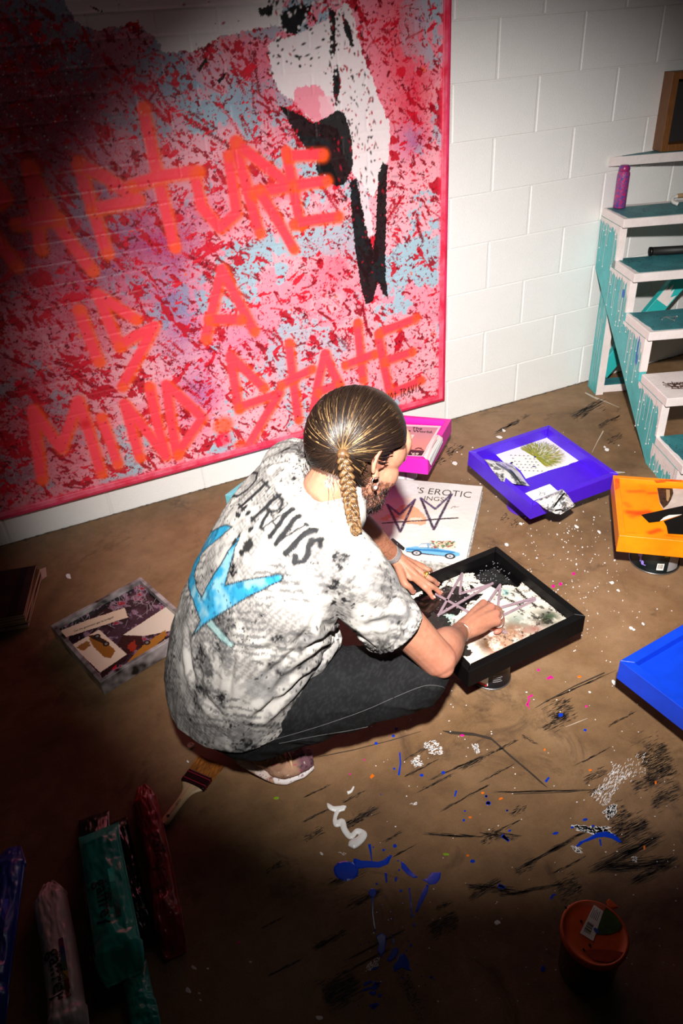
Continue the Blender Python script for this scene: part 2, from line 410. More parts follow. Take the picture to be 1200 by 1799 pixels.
def make_painting():
    root = empty('painting', (0, 0, PZ0), 0, 'huge pink and red splattered painting with scrawled neon words on the wall', 'painting')
    A = Paint(PX0, PX1, PZ0, PZ1, 0.0030, 11); rng = A.rng
    X, Y = np.meshgrid(A.x, A.y)
    A.fill((246, 150, 168))
    n1 = A.noise(0.16, 5, 0.62); n2 = A.noise(0.28, 5, 0.6); n3 = A.noise(0.10, 6, 0.72); n4 = A.noise(0.022, 4, 0.75)
    A.blend(sstep(0.50, 0.56, n2+0.12*(n4-.5)), (247, 172, 184))
    blue = sstep(0.525, 0.545, n1*0.8+n3*0.2+0.10*(n4-0.5))
    A.blend(blue*0.95, (158, 194, 208))
    # spray clouds
    def cloud(px, py, r, col, al, sy=1.0):
        (x, z), = wp([(px, py)]); g = np.exp(-(((X-x)/r)**2+((Y-z)/(r*sy))**2)); A.blend(al*g*(0.55+0.9*(n3-0.2))*(0.75+0.5*rng.random(X.shape)), col)
    for a in [(60, 150, .30, (104, 24, 58), .95), (20, 420, .26, (120, 16, 34), .95), (200, 300, .22, (170, 30, 60), .55), (190, 440, .20, (150, 40, 96), .8, 1.2), (300, 420, .15, (176, 44, 110), .9), (310, 560, .10, (128, 60, 140), .75, 1.9),
              (150, 560, .2, (200, 36, 70), .7), (60, 700, .22, (150, 16, 40), .8), (350, 690, .10, (150, 70, 150), .6, 1.3), (430, 330, .13, (196, 40, 92), .55), (700, 70, .11, (226, 20, 50), .9, 2.2), (730, 190, .09, (226, 26, 60), .8, 2.0),
              (640, 260, .12, (232, 60, 90), .5), (590, 470, .13, (240, 60, 90), .5), (720, 250, .07, (160, 70, 150), .5), (470, 130, .16, (210, 40, 74), .6), (250, 160, .16, (150, 60, 90), .6), (430, 600, .12, (180, 80, 150), .35),
              (120, 790, .22, (214, 30, 66), .6), (20, 840, .2, (150, 16, 50), .8), (540, 640, .2, (250, 120, 130), .4), (680, 640, .14, (250, 100, 110), .5), (430, 180, .10, (90, 150, 170), .6), (330, 160, .12, (110, 150, 170), .6)]:
        cloud(*a)
    # thrown red paint
    drk = [(150, 8, 28), (176, 10, 32), (120, 4, 24), (205, 16, 40), (196, 12, 36)]
    dens = 0.35+1.1*sstep(0.42, 0.62, A.noise(0.22, 4, 0.6))
    cnt = 0
    while cnt < 4600:
        i = rng.integers(A.nx); j = rng.integers(A.ny)
        if rng.random()*1.45 > dens[j, i]: continue
        cnt += 1
        r = 0.0011+0.0032*rng.random()**3.2; el = 1+rng.random()**2*2.6
        A.dot(A.x[i], A.y[j], r*el, r, rng.normal(2.35, 0.5) if rng.random() < .7 else rng.random()*3.14, drk[rng.integers(5)] if rng.random() < .86 else [(250, 90, 110), (120, 40, 110), (244, 96, 40)][rng.integers(3)])
    for k in range(620):                               # flung streaks with fat ends
        i = rng.integers(A.nx); j = rng.integers(A.ny)
        if rng.random()*1.45 > dens[j, i]: continue
        a = rng.normal(2.3, 0.35) if rng.random() < .55 else rng.normal(0.35, 0.3); L = 0.012+0.05*rng.random()**2; w = 0.0022+0.005*rng.random()**2
        t = np.linspace(0, 1, 5); b = rng.normal(0, .18)
        P = np.stack([A.x[i]+L*t*np.cos(a+b*t), A.y[j]+L*t*np.sin(a+b*t)], 1); c = drk[rng.integers(5)]
        A.stroke(P, w, c, rough=0.002); A.dot(P[-1, 0], P[-1, 1], w*.9, w*.7, a, c); A.dot(P[0, 0], P[0, 1], w*.7, w*.55, a, c)
    for px, py, L, a in [(575, 350, .10, 2.2), (420, 210, .12, 2.0), (440, 140, .10, 1.7), (360, 220, .13, 2.6), (640, 560, .12, 1.8), (600, 600, .09, 2.1), (585, 240, .09, 2.4), (330, 680, .10, 2.3), (480, 590, .10, 2.1), (700, 600, .06, 1.2),
                         (390, 500, .16, 2.3), (355, 460, .12, 2.5), (300, 620, .08, 2.2), (240, 470, .12, 2.6), (690, 370, .08, .9), (740, 400, .06, 1.9), (520, 240, .08, 2.8), (150, 660, .10, 2.4), (430, 250, .08, 2.9), (270, 190, .1, 2.2)]:
        (x, z), = wp([(px, py)])
        for q in range(3):
            t = np.linspace(-.5, .5, 6); aa = a+rng.normal(0, .12); l = L*(.5+rng.random()); ox, oz = rng.normal(0, .016, 2)
            A.stroke(np.stack([x+ox+l*t*np.cos(aa), z+oz+l*t*np.sin(aa)], 1), 0.004+0.010*rng.random(), drk[rng.integers(5)], rough=0.009, alpha=.95)
    # clotted throws of red: warped noise, denser in gusts, combed along the throw
    def warp(ax, ay, th_, seed_, c, size, lo):
        cx_, sx_ = math.cos(th_), math.sin(th_); G = np.stack([(X*cx_+Y*sx_).ravel()*ax, (-X*sx_+Y*cx_).ravel()*ay], 1)
        w = hn2(G, size*3, seed_+1, 2)-.5; G = G+np.stack([w, -w], 1)*size*1.4
        f_ = hn2(G, size, seed_, 4, .62).reshape(X.shape); d_ = sstep(.42, .62, hn2(np.stack([X.ravel(), Y.ravel()], 1), .26, seed_+2, 2).reshape(X.shape))
        lo_ = lo+.030*sstep(.1, 1.2, X-.35*(Y-.6))-.006-.045*d_; A.blend(sstep(lo_, lo_+.012, f_)*.96, c)
    warp(.55, 1.0, 2.2, 71, (188, 10, 34), .034, .672); warp(.5, 1.0, 2.5, 75, (150, 6, 28), .022, .684); warp(1.0, .5, 1.9, 79, (214, 22, 46), .026, .700); warp(.8, .8, .4, 83, (120, 4, 26), .011, .708); warp(.6, 1.0, 2.3, 87, (206, 16, 42), .009, .712)
    # chalk white sky and the black and white bird
    white = (236, 228, 226)
    A.poly(wp([(80, -330), (70, -30), (110, -5), (135, 40), (165, 55), (215, 45), (240, 32), (262, 60), (285, 92), (315, 96), (340, 84), (372, 74), (398, 62), (430, 52), (470, 50), (492, 40), (500, 0), (560, -60), (620, -330)]), white, .97, 0.014)
    A.poly(wp([(470, 74), (520, 62), (560, 40), (590, 28), (604, 0), (616, 16), (630, 60), (640, 110), (655, 140), (668, 180), (684, 212), (684, 262), (676, 300), (655, 350), (640, 330), (616, 300), (600, 262), (594, 225), (560, 214), (540, 205), (520, 180), (494, 166), (478, 130)]), (240, 226, 228), .95, 0.010)
    A.poly(wp([(520, 150), (560, 150), (590, 200), (560, 214), (535, 200), (515, 180)]), (246, 120, 146), .8, 0.012)
    A.poly(wp([(560, 168), (585, 172), (588, 205), (566, 208)]), (250, 190, 200), .8, 0.012)
    blk = (14, 12, 14)
    for P in ([(490, 186), (508, 192), (532, 204), (552, 216), (575, 206), (590, 194), (604, 198), (612, 218), (618, 250), (620, 292), (606, 324), (590, 328), (578, 316), (566, 300), (556, 270), (548, 276), (538, 262), (520, 236), (504, 208)],
              [(556, 276), (572, 270), (588, 300), (596, 326), (580, 322), (572, 300), (562, 318), (556, 300)],
              [(614, 320), (626, 312), (640, 372), (648, 412), (656, 440), (660, 400), (662, 350), (664, 308), (672, 284), (680, 290), (678, 400), (677, 480), (682, 526), (672, 516), (664, 494), (655, 530), (642, 534), (632, 494), (624, 440), (618, 380)],
              [(490, 26), (520, 8), (548, 12), (536, 34), (520, 60), (498, 58)], [(452, 14), (480, 10), (476, 26), (458, 28)], [(576, 10), (590, 22), (588, 100), (580, 96), (580, 50)], [(345, 120), (362, 102), (366, 106), (350, 126)],
              [(382, 140), (396, 126), (394, 136), (386, 146)], [(160, 10), (182, 18), (178, 20), (164, 15)], [(600, 24), (612, 40), (622, 80), (616, 84), (606, 56)], [(586, 120), (594, 116), (598, 150), (590, 190), (586, 160)]):
        A.poly(wp(P), blk, .98, 0.006)
    A.poly(wp([(628, 318), (640, 330), (650, 360), (655, 410), (648, 420), (638, 372)]), (240, 214, 220), .9, .008)
    for k in range(260):                                # rough black flecks through the white plumage
        px = rng.uniform(575, 650); py = rng.uniform(10, 420); px += (py-100)*0.10
        (x, z), = wp([(px, py)]); A.dot(x, z, 0.002+0.008*rng.random()**2, 0.0016+0.002*rng.random(), rng.normal(1.75, .3), blk if rng.random() < .6 else (170, 20, 40))
    for k in range(160):
        px = rng.uniform(470, 600); py = rng.uniform(0, 130); (x, z), = wp([(px, py)])
        A.dot(x, z, 0.003+0.008*rng.random()**2, 0.002+0.003*rng.random(), rng.normal(.6, .5), blk if rng.random() < .5 else white)
    for k in range(5):                                  # faint stencilled grey letters
        A.stroke(wp([(690, 310+k*34), (700, 310+k*34)]), .006, (70, 60, 80), alpha=.5, rough=.004); A.stroke(wp([(690, 318+k*34), (700, 332+k*34)]), .004, (70, 60, 80), alpha=.5, rough=.004)
    # neon lettering: orange halo, coral core
    def z1(P): return [(x*.6667, y*.6667) for x, y in P]
    def z2(P): return [(x*.6667, 440+y*.6667) for x, y in P]
    L1 = [[(-120, 640), (-60, 420), (10, 520), (-60, 560), (40, 700)], [(105, 655), (75, 440)], [(72, 440), (150, 590), (240, 712)], [(40, 590), (150, 575)], [(280, 665), (240, 545), (203, 428)], [(203, 430), (275, 465), (362, 525), (240, 552)],
          [(375, 285), (415, 470), (458, 650)], [(345, 488), (430, 462), (520, 450)], [(510, 455), (530, 545), (578, 600), (622, 560), (600, 410)], [(682, 612), (650, 500), (618, 372)], [(620, 375), (690, 430), (765, 490), (665, 508)], [(680, 500), (730, 580), (772, 655)],
          [(752, 398), (770, 490), (790, 592)], [(755, 410), (800, 408), (848, 406)], [(770, 488), (815, 482), (858, 476)], [(772, 590), (830, 578), (890, 570)]]
    L2 = [[(205, 155), (230, 220), (258, 292)], [(355, 180), (255, 115), (312, 250)], [(312, 250), (405, 198), (368, 270), (320, 358)], [(540, 232), (562, 140), (584, 48), (620, 120), (668, 212)], [(548, 180), (632, 182)],
          [(108, 604), (95, 510), (84, 418), (160, 522), (205, 394), (240, 500), (265, 588)], [(264, 440), (288, 500), (308, 562)], [(366, 545), (345, 470), (326, 402), (380, 470), (436, 542), (410, 440), (392, 358)], [(466, 540), (450, 450), (436, 352), (490, 400), (532, 440), (468, 532)],
          [(694, 362), (605, 276), (628, 418)], [(628, 412), (736, 375), (690, 450), (650, 520)], [(760, 243), (772, 350), (785, 446)], [(740, 354), (820, 312)], [(822, 440), (836, 350), (855, 270), (876, 320), (902, 372)], [(838, 372), (890, 352)], [(940, 190), (948, 270), (955, 340)], [(908, 302), (985, 272)],
          [(995, 218), (1010, 300), (1026, 376)], [(998, 216), (1050, 196), (1094, 178)], [(1012, 292), (1084, 266)], [(1026, 376), (1070, 358), (1108, 342)]]
    for P in [z1(p) for p in L1]+[z2(p) for p in L2]:
        Q = wp(P)
        q2 = [(x+0.006, z-0.005) for x, z in Q]
        A.stroke(q2, 0.054, (255, 90, 34), soft=0.010, alpha=.32); A.stroke(q2, 0.040, (255, 84, 20), soft=0.006, alpha=.74, rough=.005)
        A.stroke(Q, 0.034, (255, 66, 84), soft=0.005, alpha=.93)
        for e in (Q[0], Q[-1]): A.dot(e[0]+.004, e[1]-.003, .018, .018, 0, (255, 92, 14), soft=.010, alpha=.6)
    for px, py, r, c in ((392, 748, .045, (255, 84, 20)), (392, 772, .036, (244, 30, 70)), (422, 782, .03, (255, 70, 16)), (480, 690, .006, (240, 60, 20)), (150, 745, .02, (220, 30, 40))):
        (x, z), = wp([(px, py)]); A.dot(x, z, r, r*.9, 0, c, soft=.016, alpha=.85)
    # late splatter over everything
    for k in range(1100):
        i = rng.integers(A.nx); j = rng.integers(A.ny); r = 0.0010+0.0028*rng.random()**3
        A.dot(A.x[i], A.y[j], r*(1+rng.random()*1.4), r, rng.random()*3.14, drk[rng.integers(5)])
    for k in range(240):
        (x, z), = wp([(rng.normal(90, 70), rng.normal(140, 70))]); r = .0008+.0015*rng.random()**3; A.dot(x, z, r, r, 0, (240, 220, 224))
    # signature
    sig = {'N': [[(0, 0), (0, 1), (.6, 0), (.6, 1)]], 'O': [[(.3, 0), (0, .5), (.3, 1), (.6, .5), (.3, 0)]], 't': [[(.3, 0), (.3, 1)], [(0, .7), (.6, .7)]], '.': [[(.2, 0), (.3, .05)]], 'T': [[(.3, 0), (.3, 1)], [(0, 1), (.6, 1)]],
           'R': [[(0, 0), (0, 1), (.5, .8), (0, .5), (.6, 0)]], 'A': [[(0, 0), (.3, 1), (.6, 0)], [(.1, .4), (.5, .4)]], 'V': [[(0, 1), (.3, 0), (.6, 1)]], 'I': [[(.3, 0), (.3, 1)]], 'S': [[(.6, 1), (0, .7), (.6, .4), (0, 0)]]}
    (sx, sz), = wp([(679, 706)]); cx = 0
    for ch in 'NOt.TRAVIS':
        for pl in sig[ch]: A.stroke([(sx+cx+p[0]*.022, sz+p[1]*.038+cx*0.07) for p in pl], .0045, (30, 16, 30), soft=.0015, alpha=.95)
        cx += .012 if ch == '.' else .0185 if ch == 'I' else .0195
    # border: wrapped edge in hot pink and red
    ed = np.minimum(X-PX0, np.minimum(PX1-X, Y-PZ0)); A.blend(sstep(.045, .010, ed)*(.15+.5*n2), (248, 90, 128))
    A.blend(sstep(.5, .62, n3)*sstep(.035, .02, ed)*.9, (226, 16, 50))
    # relief: painted brick slip pattern under the paint, thick drops
    bx, bz = 0.205, 0.068; row = np.floor((Y-PZ0)/bz); fx = np.mod((X+row*bx/2)/bx, 1)*bx; fz = np.mod((Y-PZ0)/bz, 1)*bz
    dj = np.minimum(np.minimum(fx, bx-fx), np.minimum(fz, bz-fz)); wob = (n4-.5)*.004
    Hh = 0.0012*sstep(0.001, 0.0065, dj+wob)+0.0012*(n4-.5)
    m = paint_mat('canvas_paint', 0.38, 0.12, 420, 0.45)
    def mp(v): return np.stack([v[:, 0], -PT-v[:, 2], v[:, 1]], 1)
    # canvas faces the room: x to the right, z up
    cv = A.mesh('canvas', m, root, Hh, 0.0, mapf=mp); cv.location = (0, 0, -PZ0)
    me = cv.data
    # stretcher bars with hot pink paint
    Mf = mat('painted_edge_pink', (214, 44, 100), 0.45, col2=(186, 20, 50), vscale=9, bump=.1)
    for nm, a, b in (('stretcher_bar', (PX1-.002, -.045, PZ0-.004), (PX1+.008, -.002, PZ1)), ('stretcher_bar', (PX0, -.045, PZ0-.008), (PX1+.008, -.002, PZ0+.001)), ('stretcher_bar', (PX0-.008, -.045, PZ0), (PX0+.002, -.002, PZ1)), ('stretcher_bar', (PX0, -.045, PZ1-.002), (PX1, -.002, PZ1+.008))):
        o = MB().box(a, b).build(nm, Mf, root, bevel=.002); o.location = (0, 0, -PZ0)
    # proud lip round the face
    for a, b in (((PX1-.022, -PT-.007, PZ0), (PX1, -PT+.001, PZ1)), ((PX0, -PT-.007, PZ0), (PX1-.022, -PT+.001, PZ0+.022))):
        o = MB().box(a, b).build('edge_lip', mat('painted_lip', (240, 112, 138), 0.45, col2=(226, 44, 76), vscale=14, bump=.15), root, bevel=.003); o.location = (0, 0, -PZ0)
    return root
make_painting()

# ================================================================== the open wooden steps by the wall
SA = -0.38; SP = np.array([2.484, -0.143, 0.0]); SS = np.array([math.cos(SA), math.sin(SA), 0]); SR = np.array([math.sin(SA), -math.cos(SA), 0])
def sw(u, t, z): return SP+SS*u+SR*t+np.array([0, 0, z])
M_TEAL = mat('teal_paint', (84, 176, 178), 0.5, var=.10, vscale=14, bump=.15, bscale=120)
M_TEALD = mat('teal_tread_paint', (58, 132, 138), 0.5, col2=(44, 104, 112), vscale=12, bump=.2, bscale=140)
M_SWHITE = mat('white_step_paint', (232, 220, 216), 0.5, var=.05, vscale=18, bump=.3, bscale=90)
M_BLUEP = mat('blue_paint_smear', (40, 84, 190), 0.4)
def to_steps(o, root):
    return o
def make_steps():
    root = bpy.data.objects.new('wooden_steps', None); COL.objects.link(root)
    # local frame: x = along the treads, y = up the flight towards the wall, z up
    root.location = SP; root.rotation_euler = (0, 0, SA)
    tag(root, 'open wooden steps painted teal and white with drips, against the block wall', 'steps')
    TR = [(-.140, 1.081), (.113, .872), (.300, .691), (.526, .516), (.771, .333), (.989, .150)]
    Lt = 0.92; th = .037
    wall_t = lambda u: -(.143-.012+.371*u)/.929
    for k, (t, z) in enumerate(TR):
        if k == 0: P = [(0, .140), (Lt, .140), (Lt, -wall_t(Lt)), (0.002, .1405)]
        else:
            d = .262 if k == 1 else .25
            P = [(0, -t), (Lt, -t), (Lt, -t+d), (0, -t+d)]
            if k == 1: P = [(0, -t), (Lt, -t), (Lt, -t+d+.03), (0.10, -t+d+.02), (0, -wall_t(0)-.004)]
        o = MB().prism(P, z-th, z).build('tread', M_SWHITE, root, bevel=.003)
        if k == 4: continue
        if k == 0: Q = [(.06, .150), (Lt, .150), (Lt, -wall_t(Lt)-.004), (.065, .157)]
        else:
            Q = [(.020+.006*random.random(), -t+.014), (Lt, -t+.012), (Lt, -t+d-.004), (.012, -t+d-.006)]
            if k == 1: Q[3] = (.012, -t+d-.03)
        # ragged painted area on the tread
        R = []
        for a, b in zip(Q, Q[1:]+Q[:1]):
            for s_ in np.linspace(0, 1, 12, endpoint=False): R.append((a[0]+(b[0]-a[0])*s_+random.uniform(-.0025, .0025), a[1]+(b[1]-a[1])*s_+random.uniform(-.0025, .0025)))
        MB().prism(R, z-.0005, z+.0012).build('tread_top', M_TEALD, o)
        mb = MB()
        for q in range(70):
            u, w = random.uniform(.02, .5), random.uniform(-t+.02, -t+(d if k else .2)-.03); r = random.uniform(.0008, .003)
            if k == 0 and w > -wall_t(u)-.02: continue
            mb.prism([(u+r*random.uniform(.6, 1.6)*math.cos(a), w+r*math.sin(a)) for a in np.linspace(0, 6.28, 7)[:-1]], z+.0011, z+.0018)
        s_ = mb.build('paint_fleck', mat('dark_flecks', (34, 40, 48), .5), o); s_['kind'] = 'stuff'
    def stringer(u0):
        pr_ = [(.150, .835)]
        for k in range(1, 6):
            t, z = TR[k]; t2, z2 = TR[k+1] if k < 5 else (0, th)
            pr_ += [(-(t-.028), z-th), (-(t-.028), (z2-th) if k < 5 else 0)]
        pr_ += [(-.70, 0), (.139, .603)]
        mb = MB(); n = len(pr_)
        v = [(u0, y, z) for y, z in pr_]+[(u0+.030, y, z) for y, z in pr_]
        f = [tuple(range(n)), tuple(range(2*n-1, n-1, -1))]+[(i, n+i, n+(i+1) % n, (i+1) % n) for i in range(n)]
        return mb.add(v, f).build('stringer', M_TEAL, root)
    st = stringer(0.0); stringer(Lt-.03)
    # white painted front edges of the sawtooth
    for k in range(1, 6):
        t, z = TR[k]; z2 = TR[k+1][1] if k < 5 else 0.0
        MB().box((-.0012, -(t-.028)-.0015, z2), (.031, -(t-.028)+.010, z-th)).build('riser_edge', M_SWHITE, st)
    # white run-overs and drips down the teal side
    mb = MB(); rg = random.Random(4)
    def strip(y, z0, L, w):
        n = 8; pts = []
        for i in range(n+1): pts.append((y+rg.uniform(-.0006, .0006), z0-L*i/n))
        for i in range(n):
            wa = w*(1-.35*i/n); wb = w*(1-.35*(i+1)/n)
            mb.add([(-.0012, pts[i][0]-wa, pts[i][1]), (-.0012, pts[i][0]+wa, pts[i][1]), (-.0012, pts[i+1][0]+wb, pts[i+1][1]), (-.0012, pts[i+1][0]-wb, pts[i+1][1])], [(0, 1, 2, 3)])
        mb.tube([(-.0008, pts[-1][0], pts[-1][1]+.004), (-.0008, pts[-1][0], pts[-1][1]-.001)], w*.9, 6)
    for k in range(1, 6):
        t, z = TR[k]; zt = z-th; ya, yb = -(t-.028), -(t-.028)+.235
        if k == 1: yb = .148
        ys = np.linspace(ya, yb, 34)
        dep = [.012+.035*max(0, 1-(y-ya)/.08)*rg.random()+.02*rg.random()**2+(.05*rg.random() if (y-ya) < .03 else 0) for y in ys]
        if k == 5: dep = [d+.06*rg.random() for d in dep]
        for i in range(33):
            mb.add([(-.001, ys[i], zt), (-.001, ys[i+1], zt), (-.001, ys[i+1], zt-dep[i+1]), (-.001, ys[i], zt-dep[i])], [(0, 3, 2, 1)])
        for q in range(15):
            y = rg.uniform(ya+.01, yb-.012); L = .04+.20*rg.random()**1.5
            zl = .603-.79*(-y+.139)                      # lower edge of the board there
            L = min(L, zt-zl-.03)
            if L > .02: strip(y, zt, L, rg.uniform(.0010, .0028))
    mb.build('paint_drip', M_SWHITE, st)['kind'] = 'stuff'
    mb = MB()
    for y, z in ((-.40, .40), (-.41, .37), (-.405, .34), (-.2, .53)): mb.prism([(0, 0)]*3, 0, 0) if 0 else None
    for (y, z, a, b) in ((-.445, .425, .006, .05), (-.452, .372, .009, .028), (-.22, .585, .012, .02)):
        MB().add([(-.0016, y+a*math.cos(q), z+b*math.sin(q)) for q in np.linspace(0, 6.28, 13)[:-1]], [tuple(range(12))[::-1]]).build('paint_smear', M_BLUEP, st)
    mb = MB()
    for q in range(90):
        t = rg.uniform(-.1, .7); zl = .603-.79*(t+.139); z = zl+rg.uniform(.03, .25); r = rg.uniform(.0007, .0022)
        if t > .5 and z > .28: continue
        mb.add([(-.0017, -t+r*math.cos(a), z+r*math.sin(a)) for a in np.linspace(0, 6.28, 7)[:-1]], [tuple(range(6))[::-1]])
    mb.build('paint_fleck', mat('stringer_flecks', (36, 50, 90), .5), st)['kind'] = 'stuff'
    # rear post, floor rail, diagonal brace
    po = MB().box((.030, -.004, 0), (.066, .112, .832)).build('rear_post', M_TEAL, root, bevel=.002)
    MB().box((.0305, -.0055, .001), (.0665, -.0035, .80)).build('post_face', M_SWHITE, po)
    mb = MB()
    for q in range(9):
        y = rg.uniform(.005, .10); z0 = rg.uniform(.2, .62); L = rg.uniform(.08, .3); w = rg.uniform(.001, .0024); z1 = max(.02, z0-L)
        mb.add([(.0290, y-w, z0), (.0290, y+w, z0), (.0290, y+w*.6, z1), (.0290, y-w*.6, z1)], [(0, 3, 2, 1)])
    mb.build('paint_drip', M_SWHITE, po)
    ra = MB().box((.067, .020, 0), (Lt, .108, .038)).build('floor_rail', M_SWHITE, root, bevel=.002)
    MB().box((.07, .024, .0375), (Lt, .104, .0392)).build('rail_top', M_TEALD, ra)
    br = MB(); d = unit((.24, 0, .34)); n_ = np.array([-d[2], 0, d[0]]); a = np.array([.085, .055, .045]); b = a+d*.95
    br.add([a-n_*.004+d*.02, a+n_*.072+d*.07, b+n_*.072, b-n_*.012, a-n_*.004+d*.02+(0, .036, 0), a+n_*.072+d*.07+(0, .036, 0), b+n_*.072+(0, .036, 0), b-n_*.012+(0, .036, 0)], [(0, 3, 2, 1), (4, 5, 6, 7), (0, 1, 5, 4), (1, 2, 6, 5), (2, 3, 7, 6), (3, 0, 4, 7)])
    bo = br.build('brace', mat('bright_teal_board', (44, 178, 176), .45, var=.08, vscale=10), root, bevel=.003)
    mb = MB(); c0 = a+d*.50
    P = [c0+n_*x+d*y for x, y in ((.0, -.05), (.070, -.05), (.070, .03), (.058, .008), (.05, .045), (.038, .01), (.03, .03), (.018, -.01), (.0, .012))]
    mb.add([p+np.array((0, -.0012, 0)) for p in P], [tuple(range(len(P)))]); mb.build('paint_patch', M_SWHITE, bo)
    return root
make_steps()
# things left on the steps
def on_steps(u, t, z, name, label, cat, rz=0.0, group=None):
    p = sw(u, t, z); return empty(name, p, SA+rz, label, cat, group)
r0 = on_steps(.060, -.105, .8735, 'spray_can', 'paint-crusted blue and magenta spray can on the second step', 'spray can')
mb = MB().lathe([(0, .001), (.0255, .001), (.0275, .004), (.0275, .138), (.0265, .146), (.020, .156), (.018, .158)], 28)
mcan = mat('crusted_can_paint', (52, 74, 150), .35, col2=(196, 36, 96), vscale=85, bump=.6, bscale=220, coat=.4)
mb.build('can_body', mcan, r0, smooth=True)
MB().lathe([(0, .155), (.0235, .155), (.0245, .158), (.0235, .172), (.018, .178), (0, .178)], 24).build('cap', mat('cap_paint', (170, 30, 84), .35, col2=(60, 56, 140), vscale=60, coat=.3), r0, smooth=True)
r0 = on_steps(.235, -.300+.14, 1.0830, 'wooden_crate', 'brown wooden crate standing on its side on the top step', 'crate')
M_PINE = mat('oiled_pine', (132, 82, 34), .5, col2=(96, 56, 22), vscale=14, stretch=(40, 40, 2))
MB().box((0, 0, 0), (.030, .09, .305)).build('frame_board', M_PINE, r0, bevel=.002); MB().box((.47, 0, 0), (.50, .09, .305)).build('frame_board', M_PINE, r0, bevel=.002)
MB().box((.0305, 0, 0), (.4695, .09, .028)).build('frame_board', M_PINE, r0, bevel=.002); MB().box((.0305, 0, .277), (.4695, .09, .305)).build('frame_board', M_PINE, r0, bevel=.002)
MB().box((.0305, .078, .0285), (.4695, .086, .2765)).build('back_panel', mat('dark_panel', (30, 24, 22), .7), r0)
r0 = on_steps(.300, -.06, .8735, 'paint_roller_handle', 'bent roller frame with wooden grip on the second step', 'paint roller')
MB().tube(spline([(0, -.02, .010), (-.012, .008, .016), (0, .03, .030), (.05, .028, .034), (.09, .02, .030)], 18), .008, 10).build('wire_arm', mat('chalk_white', (214, 210, 204), .5), r0, smooth=True)
MB().tube([(.015, .030, .034), (.09, .018, .036), (.10, .016, .036)], [.010, .011, .008], 12).build('grip', mat('grip_wood', (150, 120, 84), .5, var=.2), r0, smooth=True)
MB().tube([(.10, .016, .036), (.20, -.004, .034)], .012, 12).build('roller_sleeve', mat('roller_blue', (96, 104, 120), .6), r0, smooth=True)
r0 = on_steps(.165, .055, .6925, 'black_tube', 'short black tube lying on the third step', 'tube')
MB().tube([(0, 0, .019), (.35, -.03, .019)], .0185, 20).build('tube_wall', mat('black_card', (22, 20, 20), .55), r0, smooth=True)
MB().tube([(-.004, .0003, .019), (.006, -.0005, .019)], .0195, 20).build('end_cap', mat('black_plastic', (12, 12, 12), .35), r0, smooth=True)
M_NAIL = mat('rusty_nail', (92, 64, 52), .45, metal=.6, var=.3, vscale=60); M_NAILS = mat('bright_nail', (190, 180, 176), .35, metal=.7)
def nail_mesh(L, m):
    mb = MB().tube([(-L/2, 0, 0), (L*.46, 0, 0), (L/2, 0, 0)], [.0011, .0011, .0002], 6).tube([(-L/2-.0012, 0, 0), (-L/2, 0, 0)], .0028, 8)
    me = bpy.data.meshes.new('nail'); me.from_pydata(mb.v, [], mb.f); me.update(); me.materials.append(m); return me
_nm, _nm2 = nail_mesh(.05, M_NAIL), nail_mesh(.055, M_NAILS)
rg = random.Random(9)
for k in range(16):
    o = link('nail', _nm, None, sw(.080+rg.gauss(0, .020), .672+rg.gauss(0, .018), .3345+.0028+.0025*(k//3)), (0, rg.uniform(-.12, .12), rg.uniform(0, 6.28)))
    tag(o, 'rusty brown nail in the loose heap on the white step', 'nail', 'nails heaped on the white step')
for k in range(4):
    o = link('nail', _nm2, None, sw(.125+.012*k, .38+.02*(k % 2), .5175+.0029), (0, 0, .4+k*1.1))
    tag(o, 'bright steel nail lying on the fourth, teal step', 'nail', 'bright nails on the teal step')

